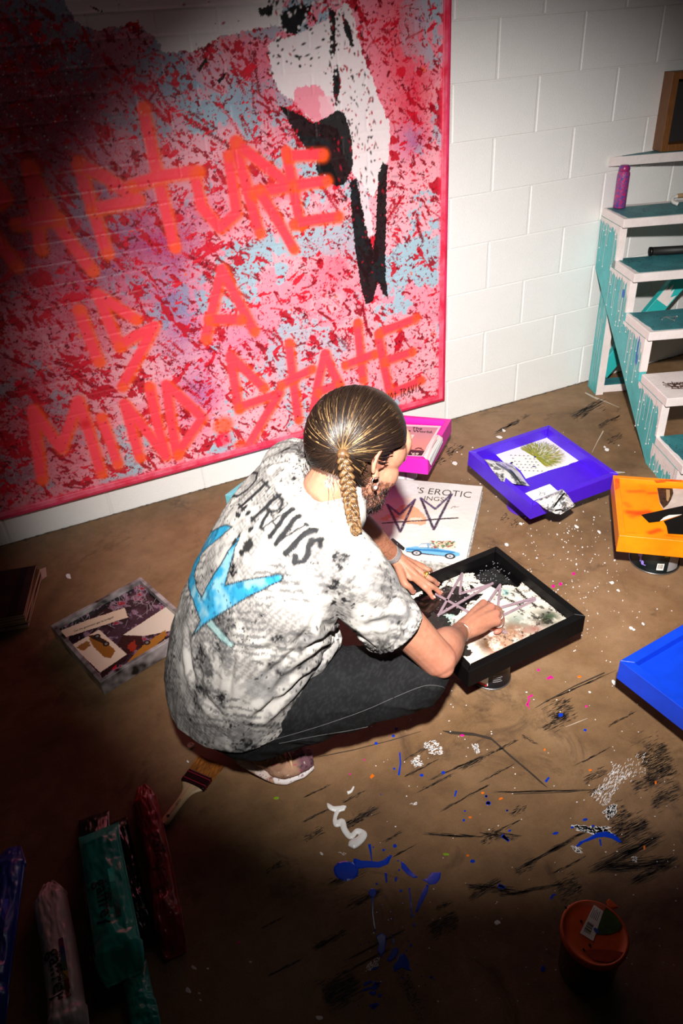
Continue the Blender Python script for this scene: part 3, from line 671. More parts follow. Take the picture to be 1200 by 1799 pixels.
# ================================================================== art trays, their cans and prints
def adopt(o, root):
    o.parent = root; o.matrix_parent_inverse = root.matrix_basis.inverted(); return o
def rot3(a, tx, ty): return Matrix.Rotation(a, 3, 'Z') @ Matrix.Rotation(ty, 3, 'Y') @ Matrix.Rotation(tx, 3, 'X')
class Tray:
    """shallow square tray: four mitred side boards and a sunk panel; local origin at the centre of the rim plane"""
    def __init__(s, name, label, c, yaw, w, l, h, m, mp=None, rim=.020, sunk=.040, tx=0, ty=0, cat='art tray'):
        s.root = empty(name, (0, 0, 0), 0, label, cat); s.w, s.l, s.h, s.rim, s.sunk = w, l, h, rim, sunk
        s.M = rot3(yaw, tx, ty); s.c = Vector(c)
        s.root.matrix_basis = Matrix.Translation(s.c + s.M @ Vector((0, 0, -h))) @ s.M.to_4x4()
        a, b = w/2, l/2; r = rim
        C = [(-a, -b), (a, -b), (a, b), (-a, b)]; I = [(-a+r, -b+r), (a-r, -b+r), (a-r, b-r), (-a+r, b-r)]
        for i in range(4):
            j = (i+1) % 4; g = .0004; e = unit(np.subtract(C[j], C[i]))*g
            P = [np.add(C[i], e), np.subtract(C[j], e), np.subtract(I[j], e), np.add(I[i], e)]
            MB().prism([tuple(p) for p in P], 0, h).build('side_board', m, s.root, bevel=.0012, seg=1)
        MB().box((-a+r+.0003, -b+r+.0003, h-sunk-.006), (a-r-.0003, b-r-.0003, h-sunk)).build('panel', mp or m, s.root)
        s.pz = h-sunk
    def loc(s, px, py, below=None):
        """tray coordinates of what is seen at (px, py) on the panel (or at depth 'below' the rim)"""
        d = s.sunk if below is None else below
        n = np.array(s.M @ Vector((0, 0, 1))); o = np.array(s.c)-n*d
        q = CR*(px-600)-CU*(py-899.5)+CF*FPX; t = ((o-CAM)@n)/(q@n); p = Vector(CAM+q*t)-s.c
        r = s.M.transposed() @ p; return (r.x, r.y)
    def locs(s, P, below=None): return [s.loc(x, y, below) for x, y in P]
    def world(s, x, y, z=0): return s.c + s.M @ Vector((x, y, z-s.h))

def gloss(name, col, **k): return mat(name, col, k.pop('rough', .38), bump=k.pop('bump', .12), bscale=k.pop('bscale', 120), **k)
M_PURP = gloss('purple_wall_paint', (74, 28, 206), var=.06, vscale=30)
T_PUR = Tray('purple_tray', 'purple painted art tray with a peacock print, on a purple can', (1.6275, -.8269, .200), .0115, .394, .400, .0642, M_PURP, tx=.080, ty=-.0178, rim=.021, sunk=.045)
M_PINK = gloss('hot_pink_paint', (232, 40, 178), var=.06, vscale=30)
T_PIN = Tray('pink_box', 'hot pink box carrying a cut magazine cover, propped behind the man', (1.258, -.3272, .200), -.792, .398, .400, .0645, M_PINK, tx=-.0434, ty=-.0236, rim=.022, sunk=.022, cat='art box')
M_BLK = gloss('black_tray_paint', (9, 8, 9), var=.2, vscale=30, rough=.5, spec=.18)
T_BLK = Tray('black_tray', 'black painted tray with a paint-streaked picture the man works on', (.9785, -1.3947, .200), .0568, .4065, .397, .060, M_BLK, rim=.022, sunk=.036)
M_ORG = mat('orange_tray_paint', (255, 150, 8), .4, col2=(250, 128, 6), vscale=10, bump=.12, bscale=120)
_a, _b = at_z(1087.5, 940.6, .225), at_z(1077, 834.4, .225); _d = unit(_b-_a); _l = float(np.linalg.norm(_b-_a)); _yaw = math.atan2(_d[1], _d[0])-math.pi/2
_u = np.array([math.cos(_yaw), math.sin(_yaw), 0]); _c = (_a+_b)/2+_u*.20
T_ORG = Tray('orange_tray', 'orange tray with red smears and black collage pieces, on a black can', tuple(_c), _yaw, .40, _l, .0645, M_ORG, rim=.020, sunk=.016)
M_BLU = gloss('cobalt_paint', (14, 66, 214), var=.08, vscale=20)
_a = at_z(1089, 1160.5, .215); _yaw = math.radians(5.4); _u = np.array([math.cos(_yaw), math.sin(_yaw), 0]); _v = np.array([-_u[1], _u[0], 0])
T_BLU = Tray('blue_tray', 'plain cobalt blue tray at the edge of the room beyond the black tray', tuple(_a+_u*.20-_v*.20), _yaw, .40, .40, .0645, M_BLU, rim=.026, sunk=.022)
M_PBL = gloss('pale_blue_paint', (120, 206, 220))
_a = at_z(389, 871, .07)
T_PBL = Tray('pale_blue_box', 'pale blue box mostly hidden behind the man by the wall', (_a[0]+.222, _a[1]-.045, .070), math.radians(33), .30, .30, .066, M_PBL, rim=.02, sunk=.02, cat='art box')

# cans under the trays
def can(name, label, xy, r, h, m, mrim):
    o = empty(name, (xy[0], xy[1], 0), 0, label, 'paint can')
    MB().lathe([(0, .002), (r-.004, .002), (r-.002, 0), (r, .003), (r, .010), (r-.0025, .012), (r-.0025, h-.012), (r, h-.010), (r, h-.003), (r-.002, h-.001), (r-.006, h-.0035), (0, h-.0035)], 48).build('can_body', m, o, smooth=True, bevel=0)
    for z in (.004, h-.006):
        mb = MB(); mb.tube([((r+.0003)*math.cos(a), (r+.0003)*math.sin(a), z) for a in np.linspace(0, 2*math.pi, 48, endpoint=False)], .0022, 6, closed=True)
        mb.build('can_rim', mrim, o, smooth=True)
    return o
M_TIN = mat('tin', (150, 150, 152), .35, metal=.9)
M_BLKCAN = mat('black_can_label', (16, 24, 24), .25, var=.3, vscale=8, spec=.6)
def curved(o_can, r, a0, a1, z0, z1, m, name, n=10, lift=.0006):
    v = []; f = []
    for i in range(n+1):
        a = a0+(a1-a0)*i/n
        for z in (z0, z1): v.append(((r+lift)*math.cos(a), (r+lift)*math.sin(a), z))
    for i in range(n): f.append((2*i, 2*i+2, 2*i+3, 2*i+1))
    return pymesh(name, v, f, m, o_can)
M_PAPER = mat('printed_paper', (240, 236, 228), .6); M_GREY = mat('grey_print', (150, 148, 150), .5); M_INK = mat('black_ink', (14, 13, 14), .5); M_LIME = mat('lime_print', (150, 190, 20), .5); M_LILAC = mat('lilac_paint', (150, 130, 226), .4); M_REDP = mat('red_print', (190, 24, 36), .45)
def barcode(o_can, r, a0, a1, z0, z1):
    lb = curved(o_can, r, a0, a1, z0, z1, M_PAPER, 'barcode_label', 6, .0008); mb_v = []; mb_f = []; rg = random.Random(3)
    n = 16
    for i in range(n):
        b0 = a0+(a1-a0)*(.12+.76*i/n); b1 = b0+(a1-a0)*.76/n*rg.uniform(.25, .75); k = len(mb_v); R = r+.0012
        mb_v += [(R*math.cos(b), R*math.sin(b), z) for b, z in ((b0, z0+.25*(z1-z0)), (b1, z0+.25*(z1-z0)), (b1, z1-.1*(z1-z0)), (b0, z1-.1*(z1-z0)))]; mb_f.append((k, k+1, k+2, k+3))
    return pymesh('barcode', mb_v, mb_f, M_INK, lb)
_p = at_z(1150, 985, 0.0)
cx, cy = at_z(1152, 992, .0)[:2]; cx += .012; cy += .02
CO = can('paint_can', 'black labelled paint can under the orange tray', (cx, cy), .082, .1590, M_BLKCAN, M_TIN)
ca = math.atan2(CAM[1]-cy, CAM[0]-cx)               # towards the lens
barcode(CO, .0800, ca+.16, ca+.44, .020, .048)
curved(CO, .0800, ca+.38, ca+.56, .075, .098, M_LIME, 'leaf_badge'); curved(CO, .0800, ca+.62, ca+1.2, .012, .12, M_GREY, 'grey_label')
def disc_on(o, r, a, z, rx, m, name, ry=None, lift=.0007, n=18):
    ry = ry or rx; P = [(a+rx/r*math.cos(t), z+ry*math.sin(t)) for t in np.linspace(0, 6.2832, n, endpoint=False)]
    return pymesh(name, [((r+lift)*math.cos(b), (r+lift)*math.sin(b), q) for b, q in P], [tuple(range(n))], m, o)
disc_on(CO, .0800, ca+.02, .128, .030, M_PAPER, 'round_label', .028)
disc_on(CO, .0800, ca-.62, .062, .0095, M_LILAC, 'paint_splash', .012); disc_on(CO, .0800, ca-.55, .044, .004, M_LILAC, 'paint_splash', .010); disc_on(CO, .0800, ca-.44, .034, .005, M_LILAC, 'paint_splash', .009); disc_on(CO, .0800, ca-.36, .028, .007, M_LILAC, 'paint_splash', .002)
cx, cy = T_PUR.world(-.06, -.02)[:2]
_e = at_z(893, 897, 0)
CP = can('paint_can', 'purple paint can under the purple tray', (_e[0]+.078, _e[1]-.012), .075, .131, mat('purple_can_label', (86, 40, 190), .3, var=.1), mat('purple_tin', (96, 52, 190), .35))
ca = math.atan2(CAM[1]-CP.location[1], CAM[0]-CP.location[0])
curved(CP, .0728, ca-.75, ca-.25, .05, .054, M_PAPER, 'label_line'); curved(CP, .0728, ca-.7, ca-.3, .040, .043, M_PAPER, 'label_line'); barcode(CP, .0728, ca+.35, ca+.65, .04, .075)
cx, cy = at_z(862, 1198, 0)[:2]
CB = can('paint_can', 'black and white labelled can under the black tray', (cx+.014, cy+.022), .058, .138, mat('dark_can_label', (22, 20, 22), .3, var=.2), M_TIN)
ca = math.atan2(CAM[1]-CB.location[1], CAM[0]-CB.location[0])
curved(CB, .0558, ca-1.3, ca-.08, .014, .120, M_PAPER, 'white_label'); curved(CB, .0558, ca-.95, ca-.12, .006, .020, M_REDP, 'red_band', lift=.001); curved(CB, .0558, ca-.9, ca-.6, .022, .06, M_LILAC, 'lilac_smear', lift=.001)
for k in range(4): curved(CB, .0558, ca+.15, ca+.15+.5-.06*(k % 2), .030+.008*k, .033+.008*k, M_GREY, 'label_line', 4)
cx, cy = T_PIN.world(.02, .0)[:2]
CN = can('paint_can', 'white and grey can propping the pink box', (cx, cy), .075, .118, mat('white_can_label', (226, 220, 222), .35), M_TIN)
ca = math.atan2(CAM[1]-cy, CAM[0]-cx)
for a in (-.5, -.35, .3, .38): curved(CN, .0728, ca+a, ca+a+.04, .02, .1, mat('mauve_print', (150, 96, 130), .4), 'label_line', 2)
cx, cy = T_BLU.world(.02, .02)[:2]
can('paint_can', 'plain dark can under the cobalt blue tray', (cx, cy), .08, .1495, M_BLKCAN, M_TIN)

# ------------------------------------------------------------------ prints and papers on the trays
M_PRINT = paint_mat('print', .45, .06, 200); M_PGLOSS = paint_mat('glossy_print', .25, .05, 90, .5, .3)
def lp(Z, s, ox, oy): return [(ox+x*s, oy+y*s) for x, y in Z]
def ptxt(t, body, px, py, px2, py2, m, below, size=None, name='lettering', parent=None, lift=.0006, **k):
    """lettering lying in the tray plane from (px,py) towards (px2,py2) as seen in the photograph"""
    a = np.array(t.loc(px, py, below)); b = np.array(t.loc(px2, py2, below)); d = b-a
    o = text_mesh(name, body, 1.0, m, parent or t.root, (a[0], a[1], t.h-below+lift), (0, 0, math.atan2(d[1], d[0])), ext=0.0, **k)
    bb = mco(o.data); wd_ = bb[:, 0].max()-bb[:, 0].min(); s_ = np.linalg.norm(d)/wd_; o.scale = (s_, s_*(size or 1.0), 1); return o

# purple tray: peacock print
t = T_PUR; S = lambda Z: t.locs(lp(Z, .24167, 810, 730))
poly_ = S([(240, 272), (420, 208), (600, 145), (628, 150), (650, 166), (865, 325), (835, 338), (800, 348), (780, 360), (640, 400), (470, 460), (430, 400), (360, 345), (330, 355), (300, 330)])
pa = np.array(poly_); A = Paint(pa[:, 0].min()-.003, pa[:, 0].max()+.003, pa[:, 1].min()-.003, pa[:, 1].max()+.003, .0011, 3); A.fill((240, 234, 226)); rg = A.rng
c0 = np.array(S([(537, 302)])[0])
e = [np.array(q) for q in S([(430, 240), (500, 200), (590, 195), (680, 215), (740, 270), (752, 310), (720, 350), (660, 372), (620, 380)])]
ang = [math.atan2(*(q-c0)[::-1]) for q in e]; rad = [np.linalg.norm(q-c0) for q in e]; ang = np.unwrap(ang); order = np.argsort(ang); aa = np.array(ang)[order]; rr = np.array(rad)[order]
for k in range(1500):
    a = rg.uniform(aa[0], aa[-1]); R_ = np.interp(a, aa, rr)*(.93+.14*rg.random()); r1 = R_*(rg.random()**.6); r0_ = max(0.0, r1-.014)
    c = [(112, 132, 16), (142, 150, 22), (176, 170, 30), (150, 120, 16), (84, 108, 20)][rg.integers(5)]
    A.stroke([(c0[0]+r0_*math.cos(a), c0[1]+r0_*math.sin(a)), (c0[0]+r1*math.cos(a+.03), c0[1]+r1*math.sin(a+.03))], .0016, c, alpha=.9)
for k in range(120):
    a = rg.uniform(aa[0], aa[-1]); R_ = np.interp(a, aa, rr)*(1.0+.1*rg.random()); A.stroke([(c0[0]+R_*.9*math.cos(a), c0[1]+R_*.9*math.sin(a)), (c0[0]+R_*math.cos(a), c0[1]+R_*math.sin(a))], .001, (150, 150, 110), alpha=.5)
A.dot(c0[0], c0[1], .007, .004, .6, (40, 54, 110))
for i in range(6):
    for j in range(6):
        q = S([(362+i*31+j*14, 290+i*7+j*22-i*6)])[0]
        if rg.random() < .9: A.dot(q[0], q[1], .0042, .0018, .5, (60, 58, 74)); A.dot(q[0]+.003, q[1]-.003, .0016, .0022, 0, (120, 116, 120))
q = S([(530, 372)])[0]; A.dot(q[0], q[1], .008, .004, -.5, (44, 60, 110)); q = S([(368, 345)])[0]; A.dot(q[0], q[1], .008, .005, .4, (20, 18, 24))
o = A.mesh('peacock_print', M_PRINT, t.root, keep=poly_, loc=(0, 0, t.pz+.0009), thick=.0006); tag(o, 'white print of a green fanned peacock above rows of small birds')
# small print near the front corner
poly_ = S([(465, 565), (645, 497), (705, 550), (640, 580), (560, 640), (535, 625)]); pa = np.array(poly_); A = Paint(pa[:, 0].min(), pa[:, 0].max(), pa[:, 1].min(), pa[:, 1].max(), .001, 4); A.fill((238, 234, 230))
for Z in ([(565, 555), (580, 560), (570, 580), (590, 585)], [(590, 560), (610, 562), (606, 580)], [(600, 570), (612, 575)], [(572, 568), (600, 566)]): A.stroke(S(Z), .0016, (60, 60, 70))
A.mesh('doodle_print', M_PRINT, t.root, keep=poly_, loc=(0, 0, t.pz+.0009), thick=.0006)
def bent_sheet(t, name, Z, s_, ox, oy, belows, seed, dark=.5, nx=70, ny=50, bulge=.006, label=None, marks=()):
    """loose torn photograph; corners given as seen, each at its own depth below the rim"""
    C = [np.array([*t.loc(ox+x*s_, oy+y*s_, b), t.h-b]) for (x, y), b in zip(Z, belows)]
    A = Paint(0, 1, 0, 1, 1/max(nx, ny), seed); n = A.noise(.16, 5, .6); n2 = A.noise(.05, 4, .6)
    A.fill((226, 224, 222)); dk_ = 1.0 if dark > 0 else 0.0; A.blend(dk_*sstep(.5-.05*dark, .62, n)*.85, (60, 60, 62)); A.blend(dk_*sstep(.55, .6, n2)*sstep(.4, .55, n)*.8, (20, 20, 22))
    for P, w, c in marks: A.stroke(P, w, c, soft=.02)
    X, Y = np.meshgrid(A.x, A.y)
    def mp(v):
        u, w = v[:, :1], v[:, 1:2]; p = C[0]*(1-u)*(1-w)+C[1]*u*(1-w)+C[2]*u*w+C[3]*(1-u)*w
        p[:, 2] += bulge*np.sin(math.pi*v[:, 0])*np.sin(math.pi*v[:, 1])+.0016*np.sin(9*v[:, 0]+4*v[:, 1]); return p
    o = A.mesh(name, M_PGLOSS, t.root, mapf=mp); md = o.modifiers.new('thick', 'SOLIDIFY'); md.thickness = .0005; md.offset = 0
    if label: o['label'] = label
    return o
bent_sheet(t, 'torn_photo', [(165, 315), (290, 475), (500, 513), (375, 352)], .24167, 810, 730, (-.004, -.006, .038, .040), 21, .3, bulge=.012, label='torn grey photo scrap curling over the rim', marks=[([(.25, .35), (.5, .5), (.8, .62)], .16, (70, 70, 74)), ([(.5, .62), (.9, .72)], .10, (30, 30, 34))])
bent_sheet(t, 'torn_photo', [(540, 622), (650, 705), (735, 535), (735, 535)], .24167, 810, 730, (-.0015, -.006, -.012, -.012), 22, .8, bulge=.010)
bent_sheet(t, 'torn_photo', [(648, 700), (722, 722), (832, 652), (740, 532)], .24167, 810, 730, (-.006, .018, .026, -.010), 23, .9, bulge=.012, label='creased black and white photo hanging over the front rim', marks=[([(.1, .2), (.2, .9)], .12, (12, 12, 14)), ([(.35, .1), (.9, .25)], .08, (20, 20, 22)), ([(.4, .5), (.8, .8)], .06, (240, 240, 240))])

# pink box: cut magazine cover
t = T_PIN; S = lambda Z: t.locs(lp(Z, .18333, 640, 720))
cv = S([(180, 128), (390, 140), (742, 155), (560, 446), (360, 440), (120, 420)])
pa = np.array(cv); A = Paint(pa[:, 0].min()-.002, pa[:, 0].max()+.002, pa[:, 1].min()-.002, pa[:, 1].max()+.002, .0016, 5); A.fill((238, 226, 222))
inner = S([(180, 148), (390, 158), (708, 172), (552, 440), (360, 432), (140, 412)]); A.poly(inner, (206, 150, 158))
X, Y = np.meshgrid(A.x, A.y); top = np.array(S([(560, 165)])[0]); bot = np.array(S([(480, 380)])[0]); dn = (bot-top)/((bot-top)@(bot-top)); g = (X-top[0])*dn[0]+(Y-top[1])*dn[1]
msk = pip(X, Y, np.array(inner)); A.blend(msk*sstep(.2, 1.0, g), (238, 150, 140)); A.blend(msk*(1-sstep(-.1, .35, g))*.8, (188, 138, 156))
A.poly(S([(150, 236), (480, 240), (445, 300), (400, 360), (380, 362), (120, 350)]), (240, 226, 220)); A.poly(S([(150, 246), (452, 250), (420, 300), (380, 345), (120, 335)]), (226, 36, 170))
A.poly(S([(120, 372), (380, 376), (582, 394), (552, 442), (360, 436), (100, 414)]), (58, 26, 40))
for Z, w in (([(443, 342), (443, 376)], .007), ([(430, 352), (458, 348)], .004), ([(490, 378), (520, 366), (560, 384)], .007), ([(500, 370), (545, 368)], .006)): A.stroke(S(Z), w, (50, 24, 36), rough=.002)
cvo = A.mesh('magazine_cover', M_PRINT, t.root, keep=cv, loc=(0, 0, t.pz+.0009), thick=.0006); cvo['label'] = 'cut magazine cover with a dusk photo and bold title'
b_ = t.sunk-.0016
ptxt(t, 'The', 452, 0, 0, 0, M_INK, b_) if 0 else None
ptxt(t, 'The', 640+452*.18333, 720+186*.18333, 640+552*.18333, 720+192*.18333, M_INK, b_, 1.15, parent=t.root, offset=.018)
ptxt(t, 'Free World.', 640+322*.18333, 720+203*.18333, 640+652*.18333, 720+224*.18333, M_INK, b_, 1.0, offset=.018)
ptxt(t, "Mai '69", 640+330*.18333, 720+425*.18333, 640+512*.18333, 720+436*.18333, mat('cream_ink', (238, 220, 206), .5), b_, 1.1, offset=.018)
bent_sheet(t, 'paper_flap', [(620, 486), (642, 536), (754, 306), (750, 262)], .18333, 640, 720, (-.0012, .022, .010, -.0014), 26, -1, bulge=.003)
bent_sheet(t, 'paper_flap', [(560, 448), (621, 487), (751, 263), (692, 232)], .18333, 640, 720, (-.0012, -.0012, -.0014, -.0014), 25, -1, bulge=.003, label='white paper flap folded over the side', marks=[([(.55, .45), (.55, .75)], .10, (140, 140, 136))])

# black tray: poured picture and the clear stencil
t = T_BLK; S = lambda Z: t.locs(lp(Z, .275, 720, 940)); hw = t.w/2-t.rim-.001
A = Paint(-hw, hw, -(t.l/2-t.rim-.001), t.l/2-t.rim-.001, .0014, 6); A.fill((224, 212, 196)); n = A.noise(.03, 5, .65); n2 = A.noise(.08, 5, .6); n3 = A.noise(.012, 4, .7)
X, Y = np.meshgrid(A.x, A.y)
dark = (7, 6, 7)
def sb(px, py, r, col, al):
    q = S([(px, py)])[0]; A.blend(al*np.exp(-((X-q[0])**2+(Y-q[1])**2)/r**2)*sstep(.38, .55, n*.6+n2*.4), col)
for px, py, r, c, al in ((700, 570, .05, (120, 150, 140), .9), (850, 545, .036, (70, 62, 48), 1), (900, 520, .03, (40, 66, 40), .9), (650, 600, .03, (96, 84, 62), .8), (700, 630, .04, (168, 110, 84), .9), (540, 680, .05, (140, 92, 60), 1), (490, 700, .03, (92, 70, 48), .9), (800, 600, .02, (150, 84, 70), .8), (600, 370, .02, (60, 150, 150), 1), (280, 520, .04, (150, 190, 180), .9), (640, 680, .03, (190, 150, 120), .8), (560, 730, .02, (190, 90, 50), .8)): sb(px, py, r, c, al)
for k in range(9):                                    # swirled marbling
    q = S([(500+20*k, 710-12*k)])[0]; a = np.linspace(0, 7, 30); r = .002+.0016*a; A.stroke(np.stack([q[0]+r*np.cos(a+k), q[1]+.8*r*np.sin(a+k)], 1), .0016, [(88, 56, 36), (206, 176, 150), (150, 100, 70)][k % 3], alpha=.7)
A.poly(S([(20, 420), (300, 200), (560, 90), (620, 150), (770, 290), (716, 306), (690, 340), (640, 325), (600, 330), (570, 372), (545, 350), (515, 330), (470, 320), (440, 300), (400, 246), (330, 250), (270, 268), (210, 310), (170, 360), (180, 420), (230, 380), (280, 340), (340, 340), (350, 370), (400, 385), (470, 380), (430, 420), (380, 430), (360, 470), (300, 520), (220, 500), (160, 470), (100, 560)]), dark, 1, .008)
A.poly(S([(170, 360), (230, 330), (330, 330), (350, 350), (330, 440), (260, 500), (180, 520), (120, 440)]), (30, 22, 20), .95, .008)
A.poly(S([(366, 310), (400, 330), (420, 350), (410, 360), (390, 345)]), dark, 1, .004)
A.poly(S([(380, 300), (440, 310), (430, 318)]), dark, 1, .003)
for Z, w in (([(680, 350), (730, 400), (750, 415)], .009), ([(610, 405), (660, 430), (700, 450)], .008), ([(690, 470), (730, 495)], .006), ([(780, 340), (840, 400), (900, 440), (980, 520)], .007), ([(760, 420), (800, 455)], .008)): A.stroke(S(Z), w, dark, rough=.008)
A.poly(S([(720, 300), (790, 365), (880, 438), (1005, 528), (1060, 500), (800, 250)]), dark, .96, .006)
for k in range(260):
    px, py = A.rng.uniform(180, 420), A.rng.uniform(235, 480); q = S([(px, py)])[0]; A.dot(q[0], q[1], .001+.003*A.rng.random()**2, .001+.0015*A.rng.random(), A.rng.random()*3, dark if A.rng.random() < .8 else (220, 210, 196))
A.poly(S([(60, 440), (180, 470), (250, 560), (300, 620), (400, 760), (300, 800), (0, 560)]), dark, .97, .01)
A.blend(sstep(.60, .63, n3)*sstep(.5, .56, n2)*.8, (30, 28, 28))
for k in range(60):
    q = S([(A.rng.uniform(420, 640), A.rng.uniform(170, 300))])[0]; A.dot(q[0], q[1], .0012, .001, 0, (190, 190, 196))
A.mesh('poured_picture', paint_mat('wet_paint', .16, .08, 60, .55, .5), t.root, height=.0012+.0016*(n2-.5)+.0012*(A.c.mean(-1) < .02), loc=(0, 0, t.pz+.0006))['label'] = 'cream and black poured picture with marbled brown and green'
M_ACR = mat('clear_acrylic', (176, 150, 160), .22, trans=.35, var=.12, vscale=60, spec=.6, bump=.3, bscale=160)
stn = empty('stencil', T_BLK.world(0, 0, t.pz+.003), .0568, 'clear scratched acrylic stencil of two linked zigzag crowns lying in the black tray', 'stencil')
def bar(t, root, a, b, w, z, th, m, name):
    a = np.array(t.loc(*a)); b = np.array(t.loc(*b)); d = unit(b-a); n_ = np.array([-d[1], d[0]]); P = []
    for s_, c_ in ((1, b), (-1, a)):
        for q in np.linspace(-math.pi/2, math.pi/2, 5): P.append(c_+(d*math.cos(q)+n_*math.sin(q))*s_*w/2)
    o = MB().prism([tuple(p) for p in P], z, z+th).build(name, m, None, bevel=.0006, seg=1); o.parent = root; o.matrix_parent_inverse = Matrix.Identity(4); return o
for i, (a, b) in enumerate((((330, 262), (182, 525)), ((334, 262), (320, 385)), ((320, 385), (526, 322)), ((528, 325), (182, 527)), ((168, 388), (612, 634)), ((576, 335), (500, 445)), ((577, 336), (563, 462)), ((566, 484), (796, 418)), ((798, 424), (588, 526)), ((588, 526), (500, 445)))):
    bar(t, stn, *lp([a, b], .275, 720, 940), .0078, .0012+.0042*(i % 2), .004, M_ACR, 'stencil_bar')

# orange tray: smears and collage
t = T_ORG; S = lambda Z: t.locs(lp(Z, .125, 1050, 820)); hw, hl = t.w/2-t.rim-.001, t.l/2-t.rim-.001
A = Paint(-hw, hw, -hl, hl, .0024, 8); A.fill((255, 146, 8)); n = A.noise(.04, 4, .6); A.blend(sstep(.45, .7, n)*.4, (252, 120, 6))
for Z, w, al in (([(440, 350), (640, 345)], .018, .5), ([(720, 375), (830, 370)], .014, .6), ([(440, 640), (560, 650), (720, 640)], .026, .8), ([(480, 700), (600, 660)], .02, .5), ([(740, 930), (860, 890)], .020, .8), ([(420, 950), (520, 955)], .016, .8), ([(1000, 980), (1200, 1010)], .02, .5), ([(400, 520), (440, 560)], .02, .4)): A.stroke(S(Z), w, (250, 46, 14), soft=w*.5, alpha=al)
A.mesh('painted_panel', paint_mat('orange_panel_paint', .35, .2, 60), t.root, loc=(0, 0, t.pz+.0004))
def flat(t, Z, name, m, z, S):
    P = S(Z); return MB().prism(P if sum((P[i][0]*P[(i+1) % len(P)][1]-P[(i+1) % len(P)][0]*P[i][1]) for i in range(len(P))) > 0 else P[::-1], z, z+.0007).build(name, m, t.root)
flat(t, [(835, 305), (1050, 310), (1500, 340), (1500, 480), (1200, 560), (925, 605), (875, 520)], 'torn_photo', mat('sepia_print', (214, 196, 186), .4, col2=(196, 176, 164), vscale=24), t.pz+.001, S)
flat(t, [(835, 305), (1050, 312), (1062, 380), (1030, 470), (985, 540), (925, 590), (875, 510)], 'photo_brown_area', mat('brown_print', (86, 54, 34), .4, col2=(40, 26, 20), vscale=60), t.pz+.0020, S)  # brown printed part of the torn picture
flat(t, [(960, 330), (1010, 335), (1015, 420), (990, 500), (965, 480)], 'photo_tan_area', mat('tan_print', (176, 138, 96), .4), t.pz+.0029, S)  # tan printed patch inside the brown part
flat(t, [(610, 690), (1020, 600), (1500, 500), (1500, 620), (1180, 690), (1000, 700), (930, 730), (870, 782), (720, 800)], 'black_cutout', mat('black_cutout', (16, 14, 13), .35), t.pz+.0038, S)
flat(t, [(925, 782), (1180, 695), (1500, 640), (1500, 985), (985, 955), (965, 850)], 'black_cutout', mat('black_cutout', (16, 14, 13), .35), t.pz+.0046, S)
flat(t, [(870, 782), (930, 730), (1000, 700), (1180, 690), (1040, 735)], 'paper_sliver', M_PAPER, t.pz+.0054, S)
mb = MB()
for Z in ([(240, 170), (305, 165), (310, 290), (245, 330)], [(790, 190), (970, 180), (960, 215), (830, 222)], [(960, 180), (1190, 185), (1170, 205), (970, 205)]):
    P = t.locs(lp(Z, .125, 1050, 820), -.0006); mb.add([(x, y, t.h+.0007) for x, y in P], [(3, 2, 1, 0)])
mb.build('red_smear', mat('red_smear_paint', (246, 60, 24), .45, col2=(255, 120, 10), vscale=40), t.root)['kind'] = 'stuff'

# ================================================================== collaged magazine panel on the floor by the man's hand
def slab(name, label, t2, t1, w, top, h, cat):
    """panel lying on the floor; t2/t1: far-right and near-right top corners as seen"""
    a = at_z(*t2, top); b = at_z(*t1, top); d = unit(a-b); l = float(np.linalg.norm(a-b)); yaw = math.atan2(d[1], d[0])-math.pi/2
    u = np.array([math.cos(yaw), math.sin(yaw), 0]); c = (a+b)/2-u*w/2
    class O: pass
    o = O(); o.root = empty(name, (c[0], c[1], 0), yaw, label, cat); o.w, o.l, o.h, o.M, o.c, o.sunk = w, l, top, rot3(yaw, 0, 0), Vector(c), 0.0
    o.loc = lambda px, py, below=0.0: Tray.loc(o, px, py, below); o.locs = lambda P, below=0.0: [o.loc(x, y, below) for x, y in P]
    return o
t = slab('collage_artwork', 'white collage panel with an orange blot, painted crowns and a blue car', (848, 854.4), (817, 993), .40, .060, .05, 'art panel')
S = lambda Z: t.locs(lp(Z, .2, 620, 830))
for k in range(7):                                    # uneven layers of board and paper
    g_ = random.uniform(-.004, .002)
    P = [(-t.w/2+.004, -t.l/2-g_), (t.w/2+g_, -t.l/2-g_), (t.w/2+random.uniform(-.004, .002), t.l/2+g_), (-t.w/2+.004, t.l/2+g_)]
    MB().prism(P, .001+.008*k, .001+.008*k+.0074).build('paper_layer', mat('layer_edge', (226-14*(k % 3), 222-14*(k % 3), 216-14*(k % 3)), .6, col2=(150, 140, 132), vscale=70), t.root)
A = Paint(-t.w/2, t.w/2, -t.l/2, t.l/2, .0019, 12); A.fill((222, 217, 211)); n = A.noise(.05, 5, .6); n2 = A.noise(.014, 4, .65); A.blend(sstep(.52, .7, n)*.5, (232, 228, 223)); A.blend(sstep(.55, .75, A.noise(.12, 3))*.4, (238, 214, 196))
A.poly(S([(160, 300), (380, 215), (560, 225), (600, 330), (500, 430), (200, 430)]), (238, 214, 196), .8, .01)
A.poly(S([(230, 410), (300, 375), (380, 330), (440, 285), (490, 285), (560, 310), (610, 350), (645, 400), (640, 455), (590, 465), (520, 455), (480, 450), (420, 440), (340, 420), (260, 425)]), (236, 150, 96), .8, .006)
A.poly(S([(400, 330), (440, 292), (480, 290), (500, 330), (450, 380), (400, 390)]), (246, 188, 140), .8, .006); A.poly(S([(300, 405), (400, 400), (470, 425), (430, 436), (330, 422)]), (250, 226, 208), .9, .006); A.poly(S([(500, 400), (600, 395), (620, 420), (560, 436), (505, 430)]), (248, 214, 190), .9, .006)
A.poly(S([(420, 60), (580, 100), (570, 190), (440, 200)]), (230, 227, 224), .9, .006)
ink = (58, 46, 66)
